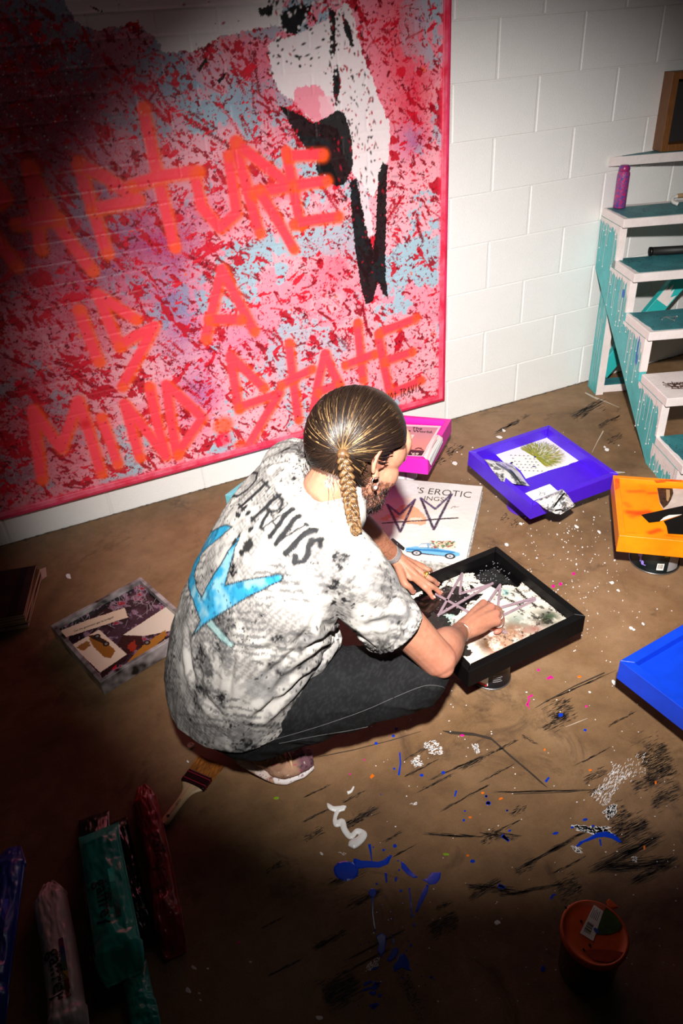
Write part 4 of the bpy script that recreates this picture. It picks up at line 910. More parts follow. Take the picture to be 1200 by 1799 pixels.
for Z in ([(302, 282), (412, 372), (546, 238), (416, 522), (304, 284)], [(597, 226), (724, 322), (868, 190), (711, 502), (598, 228)]):
    A.stroke(S(Z), .0105, ink, rough=.003); A.stroke(S(Z[:3]), .0065, (92, 78, 116), alpha=.9)
for k in range(140):
    Z = [[(412, 372), (546, 238), (416, 522), (304, 284)], [(724, 322), (868, 190), (711, 502), (598, 228)]][k % 2]; i = A.rng.integers(3); s_ = A.rng.random(); q = S([(Z[i][0]+(Z[i+1][0]-Z[i][0])*s_, Z[i][1]+(Z[i+1][1]-Z[i][1])*s_)])[0]
    A.dot(q[0]+A.rng.normal(0, .003), q[1]+A.rng.normal(0, .003), .0016, .0012, 0, (30, 26, 30) if A.rng.random() < .6 else (200, 196, 200), alpha=.8)
A.stroke(S([(265, 447), (380, 438), (470, 432), (640, 420), (790, 408), (918, 401)]), .0085, (48, 42, 46), rough=.004)
A.stroke(S([(862, 318), (880, 300), (900, 296), (890, 308), (930, 300)]), .0022, (30, 28, 28))
# printed blue car with people behind
for Z, c in (([(680, 600), (900, 614), (902, 668), (830, 670), (690, 664)], (224, 206, 176)), ([(462, 662), (540, 650), (575, 648), (600, 626), (700, 622), (752, 668), (880, 690), (935, 706), (942, 730), (900, 742), (640, 716), (500, 700), (460, 692)], (112, 180, 216)),
             ([(470, 668), (720, 676), (900, 700), (880, 712), (640, 690), (470, 682)], (52, 128, 182)), ([(575, 652), (604, 630), (655, 628), (660, 660), (590, 660)], (206, 216, 216)), ([(668, 628), (700, 627), (738, 668), (672, 664)], (200, 206, 206)), ([(470, 690), (640, 712), (900, 744), (900, 750), (640, 722), (470, 700)], (70, 80, 96))): A.poly(S(Z), c, 1, .001)
for k in range(90):
    q = S([(A.rng.uniform(680, 895), A.rng.uniform(604, 664))])[0]; A.dot(q[0], q[1], .0025+.003*A.rng.random(), .002+.003*A.rng.random(), 0, [(170, 60, 44), (60, 80, 50), (220, 180, 140), (120, 90, 60), (240, 230, 214), (90, 130, 90)][A.rng.integers(6)])
for Z in ((560, 708), (853, 736)):
    q = S([Z])[0]; A.dot(*q, .0185, .0165, 0, (22, 22, 24)); A.dot(*q, .0115, .0100, 0, (196, 198, 202)); A.dot(*q, .004, .0035, 0, (70, 70, 76))
for Z in ([(655, 630), (662, 662)], [(590, 660), (740, 670)], [(604, 627), (660, 624), (702, 622), (752, 668)]): A.stroke(S(Z), .002, (60, 70, 80))
A.mesh('collage_sheet', M_PRINT, t.root, height=.0016*n+.0012*n2, loc=(0, 0, .0590), thick=.0012)['label'] = 'wrinkled white collage sheet with painted crowns and car print'
M_TITLE = mat('title_ink', (70, 58, 44), .5)
ptxt(t, "\u2019S EROTIC", 620+545*.2, 830+182*.2, 620+1028*.2, 830+226*.2, M_TITLE, 0.0, 1.25, lift=.0022, offset=-.006)
ptxt(t, 'DRAWINGS', 620+350*.2, 830+226*.2, 620+790*.2, 830+258*.2, M_TITLE, 0.0, 1.25, lift=.0022, offset=-.006) if 0 else ptxt(t, 'INGS', 620+618*.2, 830+246*.2, 620+790*.2, 830+258*.2, M_TITLE, 0.0, 1.2, lift=.0022, offset=-.006)

# ================================================================== dark collage tray on the left
M_COLL = mat('collage_edge', (176, 164, 164), .3, col2=(10, 7, 8), vscale=14, detail=2, coat=.3)
T_COL = Tray('collage_tray', 'glossy dark collage tray with car cuttings on the floor behind the man', (.0005, -.786, .056), .302, .338, .358, .054, M_COLL, rim=.014, sunk=.020, ty=-.02, tx=0)
t = T_COL; S = lambda Z: t.locs(lp(Z, .20833, 70, 990)); hw, hl = t.w/2-t.rim-.0005, t.l/2-t.rim-.0005
A = Paint(-hw, hw, -hl, hl, .0014, 31); A.fill((58, 38, 50)); n = A.noise(.07, 5, .65); n2 = A.noise(.03, 5, .65)
A.blend(sstep(.45, .6, n), (24, 16, 20)); A.blend(sstep(.56, .64, n2)*.8, (150, 116, 136)); A.blend(sstep(.70, .73, n2), (150, 30, 40))
for k in range(70):
    x, y, a, L = A.rng.uniform(-hw, hw), A.rng.uniform(0, hl), A.rng.normal(1.0, .5), A.rng.uniform(.01, .07); A.stroke([(x, y), (x+L*math.cos(a), y+L*math.sin(a))], .0013, (200, 180, 190), alpha=.6)
A.poly(S([(180, 565), (400, 480), (715, 375), (745, 455), (420, 560), (195, 632)]), (226, 196, 170), 1, .003)
A.poly(S([(700, 605), (1100, 345), (1200, 360), (1150, 560), (870, 615)]), (228, 206, 188), 1, .002)
A.poly(S([(655, 690), (700, 605), (860, 615), (880, 690), (740, 770)]), (46, 20, 16), 1, .004); A.poly(S([(740, 700), (800, 640), (820, 700), (780, 760)]), (150, 40, 20), 1, .008)
A.poly(S([(690, 890), (860, 700), (1060, 560), (1070, 610), (900, 760), (780, 850)]), (166, 104, 34), 1, .004); A.poly(S([(700, 890), (900, 800), (1060, 640), (1100, 780), (800, 930), (720, 960)]), (220, 206, 208), 1, .004)
A.poly(S([(270, 690), (500, 560), (735, 768), (510, 920)]), (230, 202, 180), 1, .002)
A.poly(S([(410, 610), (470, 600), (560, 650), (590, 690), (640, 740), (600, 800), (540, 790), (450, 700), (430, 660)]), (150, 92, 34), 1, .003); A.poly(S([(410, 612), (480, 605), (560, 655), (540, 680), (450, 640)]), (50, 36, 24)); A.poly(S([(310, 705), (400, 650), (430, 690), (360, 740)]), (150, 96, 50), 1, .006)
for q in S([(560, 680), (485, 615), (905, 668)]): A.dot(*q, .010, .012, 0, (20, 18, 18)); A.dot(*q, .005, .006, 0, (120, 110, 104))
A.poly(S([(510, 925), (735, 770), (770, 770), (600, 910), (520, 960)]), (40, 22, 24)); A.poly(S([(600, 900), (650, 850), (640, 890)]), (190, 20, 40))
A.mesh('collage_picture', M_PGLOSS, t.root, loc=(0, 0, t.pz+.0005), height=.001*n2)['label'] = 'dark scratched collage of car photographs and cream paper strips'
ptxt(t, 'Can the generation gap be bridged?', 70+290*.20833, 990+582*.20833, 70+625*.20833, 990+462*.20833, M_INK, t.sunk, 1.4, lift=.0024, offset=.01)

# ================================================================== old magazines stacked at the left edge
def magazine(name, label, c, yaw, w, l, z, th, mcover, extra=0):
    o = empty(name, (c[0], c[1], z), yaw, label, 'magazine', 'magazines stacked at the left edge')
    MB().box((-w/2, -l/2, .0006), (w/2, l/2, th-.0006)).build('pages', mat('yellowed_pages', (190, 160, 126), .8, col2=(140, 112, 84), vscale=4, stretch=(1, 1, 300)), o)
    MB().box((-w/2-.001, -l/2-.001, th-.0007), (w/2+.001, l/2+.001, th)).build('front_cover', mcover, o, bevel=.0002, seg=1)
    MB().box((-w/2-.001, -l/2-.001, 0), (w/2+.001, l/2+.001, .0007)).build('back_cover', mcover, o)
    return o
bc = at_z(72, 992, .06); dirv = unit(at_z(50, 1082, .06)-bc); ex = np.array([-dirv[1], dirv[0], 0]); ex = ex if ex[0] < 0 else -ex
cc = bc+dirv*.14+ex*.115; yw = math.atan2(-ex[1], -ex[0]); z = .0005
_mags = [('brown magazine at the bottom of the left-edge stack', (80, 52, 40), .016, -.02), ('dull green magazine, second from the floor in the left-edge stack', (60, 62, 48), .012, .03), ('tan magazine in the middle of the left-edge stack', (120, 84, 52), .014, -.03), ('dark red magazine, second from the top of the left-edge stack', (72, 22, 20), .012, .02), ('black-edged magazine with a pasted note topping the left-edge stack', (54, 36, 34), .008, 0)]
for k, (lb, c, th, dy) in enumerate(_mags):
    o = magazine('magazine', lb, cc+ex*random.uniform(0, .012)+dirv*random.uniform(-.008, .008), yw+dy, .215, .275, z, th, mat('old_cover', c, .5, col2=tuple(int(q*.6) for q in c), vscale=12)); z += th+.0004
    if k == 4:
        MB().box((.055, -.134, .0081), (.082, .134, .0088)).build('black_band', mat('black_band', (10, 9, 10), .5), o); MB().box((-.06, -.10, .0081), (-.005, .06, .0089)).build('pasted_note', mat('note_paper', (150, 112, 96), .7, var=.1), o)
o = link('paper_scrap', bpy.data.meshes.new('paper_scrap')); bpy.data.objects.remove(o)
q = at_z(76, 1010, .0); A_ = [(-.014, -.02, .0012), (.012, -.022, .004), (.016, .016, .020), (-.012, .018, .016), (-.02, -.046, .002), (-.004, -.04, .010)]
sc = pymesh('paper_scrap', A_, [(0, 1, 2, 3), (4, 5, 1, 0)], mat('scrap_paper', (196, 150, 134), .7), None, loc=(q[0], q[1], 0)); md = sc.modifiers.new('s', 'SOLIDIFY'); md.thickness = .0006; tag(sc, 'curled pinkish paper scrap beside the stacked old magazines', 'paper')

# ================================================================== foil paint pouches lower left
def pouch(label, top, bot, w, th, col, z0=.0, seed=1, flat_end=.16, logo=None, stripe=False, tilt=0.0, twist=0.0, roughc=.3, body_end=.82, bend=0.0, wtop=None):
    a = at_z(*top, z0+th*.5); b = at_z(*bot, z0+th*.5); d = b-a; L = float(np.linalg.norm(d[:2])); yaw = math.atan2(d[1], d[0])
    o = empty('paint_pouch', (a[0], a[1], z0), yaw, label, 'paint pouch', 'soft paint pouches at the lower left')
    nx, ny = 90, 40; rg = np.random.default_rng(seed); n1 = fbm(ny, nx, 5, 9, rg, 4, .55)-.5; n2 = fbm(ny, nx, 2, 14, rg, 3, .6)-.5
    U = np.linspace(0, 1, nx); v = []; Zt = np.zeros((nx, ny)); 
    for side in (1, -1):
        for i, u in enumerate(U):
            prof = min(1, (u/flat_end)**.8) if u < flat_end else (1 if u < body_end else max(0, 1-((u-body_end)/(1-body_end))**1.5))
            prof = max(prof, .03); ww = w*(1-.07*prof)
            if wtop is not None and u < flat_end: ww = w*(wtop+(1-wtop)*(u/flat_end))
            if u > body_end: ww = w*(1-.25*((u-body_end)/(1-body_end))**2)
            for j in range(ny):
                s_ = -1+2*j/(ny-1); cx_ = math.sqrt(max(0, 1-abs(s_)**2.6))
                amp = prof*cx_; cr = (n1[i, j]*.20+n2[i, j]*.12*(1+2.5*(u > body_end-.12)+1.2*(u < flat_end)))*th*min(1, cx_*2)
                h = th*.5*amp*side + (cr if side > 0 else 0)
                zc = th*.5 - (th*.5-.002)*(1-prof)
                v.append((u*L, s_*ww/2+bend*math.sin(math.pi*u), zc+h if side > 0 else max(0.0008, zc+h)))
    f = []; N = nx*ny
    for i in range(nx-1):
        for j in range(ny-1): q = i*ny+j; f.append((q, q+ny, q+ny+1, q+1)); f.append((N+q, N+q+1, N+q+ny+1, N+q+ny))
    for i in range(nx-1): q = i*ny; f.append((q, N+q, N+q+ny, q+ny)); q = i*ny+ny-1; f.append((q, q+ny, N+q+ny, N+q))
    for j in range(ny-1): q = j; f.append((q, q+1, N+q+1, N+q)); q = (nx-1)*ny+j; f.append((q, N+q, N+q+1, q+1))
    bag = pymesh('pouch_bag', v, f, mat('pouch_film', col, roughc, bump=.12, bscale=40, spec=.55, coat=.35, var=.04), o, smooth=True)
    if tilt: o.rotation_euler = (tilt, 0, yaw)
    topz = lambda u, s_: v[int(round(u*(nx-1)))*ny+int(round((s_+1)/2*(ny-1)))][2]
    if logo:
        u0, s0, lc = logo; mm = mat('pouch_ink', lc, .5)
        def lay(body, u, s_, size, **k):
            tm = text_mesh('lettering', body, size, mm, bag, ext=0, **k); me = tm.data; co = mco(me)
            # text reads along the pouch; drape the letters over the bag
            for i, p in enumerate(co):
                uu = (u*L+p[0])/L; ss = s_-(-p[1])/(w/2) if 0 else s_+p[1]/(w/2)
                uu = min(.97, max(.03, uu)); ss = min(.95, max(-.95, ss)); fu = uu*(nx-1); fs = (ss+1)/2*(ny-1); i0, j0 = int(fu), int(fs); a_, b_ = fu-i0, fs-j0; i1, j1 = min(nx-1, i0+1), min(ny-1, j0+1)
                zz = (v[i0*ny+j0][2]*(1-a_)+v[i1*ny+j0][2]*a_)*(1-b_)+(v[i0*ny+j1][2]*(1-a_)+v[i1*ny+j1][2]*a_)*b_
                me.vertices[i].co = (uu*L, ss*w/2+bend*math.sin(math.pi*uu), zz+.0011)
            return tm
        lay('gaffrey', u0, s0, .040, offset=.0006); lay('art material', u0+.02, s0+.42, .014); lay('artist acrylic paint', u0-.12, s0-.36, .009); lay('heavy body - 500 ml', u0-.12, s0-.50, .007)
        if stripe:
            cs = [(120, 20, 90), (40, 40, 120), (30, 80, 110), (40, 100, 50), (150, 130, 30), (140, 60, 20), (110, 14, 20)] if stripe == 'rainbow' else [tuple(min(255, int(q*x)) for q in col) for x in (1.5, 1.3, 1.1, .9, .75, .6, .45)]
            for k, c in enumerate(cs):
                ua, ub = u0-.04+.045*k, u0-.04+.045*(k+1); P = [(ua, s0+.62), (ub, s0+.62), (ub, s0+.86), (ua, s0+.86)]
                if ub > .95: continue
                V = []
                for uu, ss in P:
                    ss = min(.9, ss); V.append((uu*L, ss*w/2+bend*math.sin(math.pi*uu), topz(uu, ss)+.0016))
                pymesh('colour_stripe', V, [(0, 1, 2, 3)], mat('stripe_ink', c, .5), bag)
    return o
pouch('cobalt blue paint pouch at the lower left corner', (20, 1478), (-34, 1830), .086, .056, (24, 50, 150), 0.001, 1, logo=(.42, -.3, (14, 22, 60)), stripe='own', wtop=.35)
pouch('white paint pouch with a rainbow stripe, second from the left', (80, 1540), (126, 1850), .076, .056, (206, 192, 190), 0.001, 2, logo=(.50, -.45, (16, 14, 16)), stripe='rainbow', wtop=.3, bend=.006)
pouch('black paint pouch lettered gaffrey between the white and teal pouches', (162, 1425), (194, 1760), .076, .040, (16, 15, 17), 0.001, 3, logo=(.38, -.2, (84, 82, 84)), roughc=.2)
pouch('teal paint pouch lettered gaffrey lying over the black one', (170, 1448), (216, 1712), .098, .050, (30, 176, 156), .046, 4, logo=(.44, -.42, (10, 34, 32)), stripe='own', body_end=.86)
pouch('empty crumpled teal pouch tail below the lettered teal pouch', (232, 1690), (268, 1850), .056, .026, (28, 164, 146), 0.001, 8, flat_end=.3, body_end=.5)
pouch('black paint pouch between the teal and red pouches', (206, 1432), (260, 1655), .040, .042, (12, 11, 13), .001, 5, roughc=.22)
pouch('crimson red paint pouch nearest the brush', (246, 1370), (304, 1672), .062, .052, (150, 12, 26), .001, 6, logo=(.40, -.1, (90, 10, 24)), wtop=.35, bend=.006)
q = [at_z(*p, .01) for p in ((0, 1560), (28, 1496), (24, 1530), (0, 1572))]; q0 = q[0]
sc = pymesh('paper_scrap', [tuple(p-q0) for p in q], [(0, 1, 2, 3)], mat('beige_card', (196, 160, 136), .7), None, loc=tuple(q0)); md = sc.modifiers.new('s', 'SOLIDIFY'); md.thickness = .001; tag(sc, 'beige card corner poking out beside the cobalt pouch', 'paper')

# ================================================================== lidded orange tub
c = at_z(1045, 1637, .150); r = .0625
tub = empty('paint_tub', (c[0], c[1], 0), 0, 'squat paint tub with an orange lid, price label and green patch', 'paint tub')
MB().lathe([(0, .0005), (.050, .0005), (.053, .004), (.058, .134), (.060, .136), (.060, .139), (0, .139)], 48).build('tub_body', mat('smoky_tub', (70, 30, 16), .25, var=.15, vscale=5, spec=.55), tub, smooth=True)
ld = MB().lathe([(.0590, .1335), (.0622, .1335), (.0632, .136), (.0632, .146), (.0615, .1490), (.0575, .1490), (.0565, .1470), (.045, .1474), (0, .1478)], 56).build('lid', mat('orange_lid', (226, 92, 14), .45, col2=(206, 66, 10), vscale=14), tub, smooth=True)
def tl(px, py): p = at_z(px, py, .148); return (p[0]-c[0], p[1]-c[1])
def lidpatch(P, m, name, z=.1482):
    Q = [tl(*p) for p in P]; s_ = sum(Q[i][0]*Q[(i+1) % len(Q)][1]-Q[(i+1) % len(Q)][0]*Q[i][1] for i in range(len(Q))); Q = Q if s_ > 0 else Q[::-1]
    return MB().prism(Q, z-.0006, z).build(name, m, ld)
LZ = lambda Z: lp(Z, .14167, 960, 1560)
lb = lidpatch(LZ([(590, 212), (706, 290), (580, 664), (416, 560)]), M_PAPER, 'price_label', .1490)
def inl(a, b, cc_, d, k0, k1, e0, e1): pass
B = [np.array(tl(*p)) for p in LZ([(416, 560), (580, 664), (706, 290), (590, 212)])]
def bl(u, v_): return B[0]*(1-u)*(1-v_)+B[1]*u*(1-v_)+B[2]*u*v_+B[3]*(1-u)*v_
for k in range(11):
    a0 = .12+.030*k+.008*(k % 3); Q = [bl(.15, a0), bl(.66, a0), bl(.66, a0+.012+.006*(k % 2)), bl(.15, a0+.012+.006*(k % 2))]; MB().prism([tuple(p) for p in Q], .1490, .1493).build('barcode_line', M_INK, lb)
for k in range(5): Q = [bl(.12+.15*k, .60), bl(.18+.15*k, .60), bl(.18+.15*k, .93-.06*(k % 2)), bl(.12+.15*k, .93-.06*(k % 2))]; MB().prism([tuple(p) for p in Q], .1490, .1493).build('label_line', M_GREY, lb)
lidpatch(LZ([(750, 216), (800, 250), (870, 310), (930, 400), (940, 460), (900, 530), (790, 575), (630, 580), (600, 520), (600, 460), (690, 330)]), mat('green_smear', (64, 92, 14), .5, col2=(44, 66, 10), vscale=50), 'green_patch', .1486)
lidpatch(LZ([(480, 770), (620, 760), (800, 770), (960, 800), (900, 880), (760, 920), (600, 900), (520, 840)]), mat('dark_red_smear', (140, 30, 10), .5, col2=(190, 62, 12), vscale=30), 'red_patch', .1484)
for p, m in (((432, 415), M_INK), ((240, 245), M_INK), ((465, 770), M_INK), ((540, 710), M_INK), ((615, 530), M_BLUEP)):
    q = tl(*LZ([p])[0]); r_ = .0022 if m is M_INK else .004; MB().prism([(q[0]+r_*math.cos(a), q[1]+r_*1.4*math.sin(a)) for a in np.linspace(0, 6.28, 9)[:-1]], .1480, .1492).build('paint_spot', m, ld)
Q = tl(*LZ([(795, 150)])[0]); MB().prism([(Q[0]-.012, Q[1]-.010), (Q[0]+.006, Q[1]-.016), (Q[0]+.002, Q[1]+.004), (Q[0]-.006, Q[1]+.004)], .138, .1455).build('pull_tab', mat('orange_tab', (214, 84, 14), .45), tub, bevel=.001)

# ================================================================== flat brush
hb = at_z(287, 1447, .01); fb = at_z(352, 1366, .01); eb = at_z(374, 1332, .01); d = unit(eb-hb); yaw = math.atan2(d[1], d[0]); L1 = .205
bo = empty('paint_brush', (hb[0], hb[1], 0), yaw, 'wide flat paint brush with pale wooden handle beside the red pouch', 'brush')
hp = spline([(0, .0085), (.012, .0125), (.035, .0115), (.075, .0120), (.100, .018), (.118, .0335), (.124, .0345)], 40)
v = []; f = []; nn = 12
for i, (x, wv) in enumerate(hp):
    for k in range(nn): a = 2*math.pi*k/nn; v.append((x, wv*np.sign(math.cos(a))*abs(math.cos(a))**.7, .0085+.0065*math.sin(a)))
for i in range(len(hp)-1):
    for k in range(nn): f.append((i*nn+k, i*nn+(k+1) % nn, (i+1)*nn+(k+1) % nn, (i+1)*nn+k))
f += [tuple(range(nn)), tuple(range((len(hp)-1)*nn, len(hp)*nn))[::-1]]
hd = pymesh('handle', v, f, mat('beech', (226, 196, 154), .45, col2=(206, 172, 128), vscale=10, stretch=(2, 30, 30)), bo, smooth=True)
MB().lathe([(0, 0), (.0042, 0), (.0042, .0006), (0, .0006)], 14, (.020, 0, .0148)).build('hang_hole', M_INK, hd)
text_mesh('lettering', '1500', .010, M_INK, hd, (.072, .004, .0153), (0, 0, math.pi), ext=0); text_mesh('lettering', 'pure bristle brush', .0048, M_INK, hd, (.058, -.001, .0153), (0, 0, math.pi), ext=0)
MB().box((.118, -.037, .0012), (.158, .037, .0165)).build('ferrule', mat('dark_ferrule', (44, 16, 22), .28, metal=.3), bo, bevel=.004)
for x in (.128, .147): MB().box((x, -.0374, .0008), (x+.0022, .0374, .0170)).build('ferrule_band', mat('red_band', (150, 24, 44), .35), bo, bevel=.0006)
mb = MB(); rg = random.Random(2); cols = []
for k in range(900):
    y = rg.uniform(-.0365, .0365); zz = rg.uniform(.002, .0155); L = .046+rg.uniform(-.006, .003); y2 = y*1.06+rg.gauss(0, .0015); z2 = max(.0008, zz+rg.gauss(0, .0015)-.001)
    mb.tube([(.156, y, zz), (.156+L*.5, (y+y2)/2, (zz+z2)/2+.0004), (.156+L, y2, z2)], [.0008, .0007, .0003], 3)
mb.build('bristles', mat('amber_bristle', (186, 112, 44), .5, col2=(96, 56, 26), vscale=260, stretch=(.2, 1, 1)), bo)['kind'] = 'stuff'
# small cap lying near it
q = at_z(335, 1311, 0); cp = MB().lathe([(0, .0002), (.0085, .0002), (.0098, .0012), (.0098, .0042), (.0085, .0055), (.0068, .0050), (0, .0047)], 24).build('bottle_cap', mat('cream_plastic', (226, 206, 178), .4), None, smooth=True, loc=tuple(q)); tag(cp, 'small cream bottle cap on the floor above the brush', 'cap')

# ================================================================== the man
def hnoise(P, cell, seed=0, octv=3, gain=.55):
    """value noise on scattered points (N,d)"""
    P = np.asarray(P, float)/cell; out = np.zeros(len(P)); a = 1.0; s_ = 0.0
    for o in range(octv):
        Q = P*(2**o)+seed*17.3+o*5.1; I = np.floor(Q).astype(np.int64); f = Q-I; f = f*f*(3-2*f); acc = np.zeros(len(P)); D = P.shape[1]
        for c in range(2**D):
            w = np.ones(len(P)); h = np.full(len(P), seed*7919+o*104729, np.int64)
            for d in range(D):
                b = (c >> d) & 1; w *= f[:, d] if b else 1-f[:, d]; h = h*374761393+(I[:, d]+b)*(668265263+d*974711)
            h = (h ^ (h >> 13))*1274126177; h = (h ^ (h >> 16)) & 0xffffff
            acc += w*h/float(0xffffff)
        out += a*acc; s_ += a; a *= gain
    return out/s_
def mixc(base, mask, col): base += (lin(col)-base)*np.clip(mask, 0, 1)[:, None]
MAN = np.array([.30, -1.43, 0.0])
man = empty('person', tuple(MAN), 0, 'man with a blond braid and printed shirt squatting over the black tray', 'person')
def mlink(name, me, m, parent=None):
    me.materials.clear(); me.materials.append(m); me.polygons.foreach_set('use_smooth', np.ones(len(me.polygons), bool))
    o = link(name, me, parent or man); 
    if parent is None: o.location = tuple(-MAN)
    return o
# ---- head frame
_y, _p, _r = 1.425, -.602, .15
F_ = np.array([math.sin(_y)*math.cos(_p), math.cos(_y)*math.cos(_p), math.sin(_p)]); R_ = np.array([math.cos(_y), -math.sin(_y), 0]); U_ = np.cross(R_, F_)
R_, U_ = R_*math.cos(_r)+U_*math.sin(_r), -R_*math.sin(_r)+U_*math.cos(_r)
HD = np.array([.583, -1.442, .850]); HS = 1.10
HB = np.stack([R_, F_, U_], 1)                        # head axes: right, forward, up
def hp_(r, f, u): return HD+HS*(R_*r+F_*f+U_*u)
def hell(r, f, u, rr, rf, ru, tilt=None): 
    B = HB if tilt is None else HB@tilt
    return ellipsoid(hp_(r, f, u), (rr*HS, rf*HS, ru*HS), B, 24, 16)
def rx(a): c, s_ = math.cos(a), math.sin(a); return np.array([[1, 0, 0], [0, c, -s_], [0, s_, c]])
def ry(a): c, s_ = math.cos(a), math.sin(a); return np.array([[c, 0, s_], [0, 1, 0], [-s_, 0, c]])
def rz(a): c, s_ = math.cos(a), math.sin(a); return np.array([[c, -s_, 0], [s_, c, 0], [0, 0, 1]])
# ---- joints (metres, in the room)
C7 = np.array([.505, -1.430, .765])
SHR, ELR, WRR = np.array([.462, -1.595, .684]), np.array([.640, -1.690, .392]), at_z(806, 1112, .262)
SHL, ELL, WRL = np.array([.490, -1.255, .715]), np.array([.665, -1.150, .470]), at_z(693, 977, .262)
PEL = np.array([.225, -1.42, .27]); HIR, HIL = np.array([.245, -1.525, .27]), np.array([.245, -1.315, .27])
KNR, KNL = at_z(742, 1188, .325), np.array([.60, -1.235, .34]); ANR, ANL = np.array([.205, -1.475, .205]), np.array([.215, -1.345, .17])
def L5(*rows): return [tuple(np.r_[np.asarray(p, float), a, b]) for p, a, b in rows]
body = []
# head
body += [hell(0, -.006, .022, .077, .097, .090), hell(0, .030, -.030, .062, .066, .085), hell(0, .050, -.082, .046, .046, .038), hell(0, .078, -.098, .026, .022, .022),
         hell(0, .076, .032, .058, .024, .044), hell(0, .080, .010, .054, .018, .018), hell(.034, .050, -.032, .033, .036, .036), hell(-.034, .050, -.032, .033, .036, .036), hell(.046, .036, .012, .028, .042, .040), hell(-.046, .036, .012, .028, .042, .040), hell(0, -.040, -.035, .056, .055, .062)]
body.append(limb([tuple(np.r_[hp_(0, f, u), a, b]) for f, u, a, b in ((.094, .002, .009*HS, .009*HS), (.104, -.018, .011*HS, .010*HS), (.112, -.036, .015*HS, .012*HS))], 12, 10))
body += [hell(.013, .100, -.042, .009, .010, .008), hell(-.013, .100, -.042, .009, .010, .008), hell(0, .094, -.066, .024, .010, .006), hell(0, .092, -.076, .021, .010, .007)]
# ears: bowl, rolled rim and lobe, standing off towards the back
for sd in (1, -1):
    er = lambda f: .0745-.42*(f+.004)
    for f, ru in ((.002, .016), (-.006, .022), (-.014, .0245), (-.021, .021), (-.027, .014)): body.append(hell(sd*er(f), f, -.012-.0*f, .0046, .0068, ru))
    ring = [(-.012+.0185*math.cos(a), -.011+.0275*math.sin(a)) for a in np.linspace(-.25, 4.1, 9)]
    body.append(limb([tuple(np.r_[hp_(sd*(er(f)+.0035), f, u), .0046*HS, .0046*HS]) for f, u in ring], 8, 30))
    body.append(hell(sd*.0800, -.008, -.038, .0060, .0085, .0095))
# neck and trunk
body.append(limb(L5((C7+(-.05, 0, -.07), .075, .085), (C7+(.0, 0, -.005), .060, .068), (hp_(0, -.045, -.10), .054, .056), (hp_(0, -.025, -.05), .055, .056)), 20, 20))
sp_ = [(PEL, .12, .15), (np.array([.255, -1.42, .40]), .11, .14), (np.array([.33, -1.42, .55]), .11, .15), (np.array([.42, -1.425, .67]), .10, .16), (C7+(-.02, 0, -.03), .06, .10)]
body.append(limb(L5(*sp_), 24, 24, up=(1, 0, 0)))
# arms
body.append(limb(L5((SHR, .056, .056), ((SHR+ELR)/2, .050, .050), (ELR*.82+SHR*.18, .045, .043), (ELR, .043, .040)), 20, 22))
fm = ELR*.68+WRR*.32+np.array([0, .0, .012])
body.append(limb(L5((ELR, .041, .041), (fm, .047, .044), (ELR*.28+WRR*.72, .034, .031), (WRR, .029, .025)), 20, 24))
body.append(ellipsoid(ELR+np.array([.004, -.016, -.014]), (.026, .024, .024)))
body.append(limb(L5((SHL, .054, .054), ((SHL+ELL)/2, .048, .048), (ELL, .042, .040)), 20, 22))
body.append(limb(L5((ELL, .041, .040), (ELL*.68+WRL*.32, .045, .041), (ELL*.28+WRL*.72, .033, .029), (WRL, .029, .023)), 20, 24))
# legs inside the jeans
for a, b, c in ((HIR, KNR, ANR), (HIL, KNL, ANL)):
    body.append(limb(L5((a, .055, .055), (b, .040, .040)), 12, 12)); body.append(limb(L5((b, .040, .040), (c, .034, .034)), 12, 12))
    body.append(limb(L5((PEL, .06, .06), (a, .055, .055)), 12, 8))
# left hand: flat on the tray, fingers spread
def finger(root, mid, tip, r0, r1, extra=None):
    P = [(root, r0*1.05, r0*1.0), (mid, r0, r0*.95)]
    if extra is not None: P.append((extra, (r0+r1)/2, (r0+r1)/2))
    P.append((tip, r1, r1*.9)); return limb(L5(*P), 12, 20)
pz = T_BLK.c[2]-T_BLK.sunk
def Lz(px, py, z): return at_z(660+px*.11667, 930+py*.11667, z)
kn = [Lz(520, 690, .222), Lz(605, 690, .228), Lz(672, 640, .226), Lz(715, 570, .220)]
tips = [Lz(862, 1030, pz+.012), Lz(975, 962, pz+.012), Lz(935, 830, pz+.014), Lz(838, 635, pz+.030)]
midp = [Lz(720, 860, .212), Lz(800, 830, .218), Lz(810, 735, .214), Lz(790, 605, .216)]
for k, m_, t_, r in zip(kn, midp, tips, (.0093, .0096, .0090, .0080)): body.append(finger(k, m_, t_, r, r*.82, m_*.45+t_*.55+np.array([0, 0, .004])))
for k in kn: body.append(limb(L5((WRL, .020, .016), (WRL*.45+k*.55, .0135, .0125), (k, .0118, .0108)), 12, 12))
body.append(limb(L5((WRL, .026, .020), (WRL*.5+(kn[0]+kn[2])/2*.5-np.array([0, 0, .004]), .032, .015), ((kn[0]+kn[2])/2-np.array([0, 0, .006]), .030, .011)), 16, 12, up=unit(kn[0]-kn[3])))
tb = [WRL*.75+kn[0]*.25+np.array([-.008, -.012, -.008]), Lz(430, 800, .224), Lz(505, 865, .212), Lz(565, 945, pz+.022)]
body.append(limb(L5((tb[0], .016, .014), (tb[1], .013, .012), (tb[2], .0108, .0102), (tb[3], .0088, .008)), 12, 20))
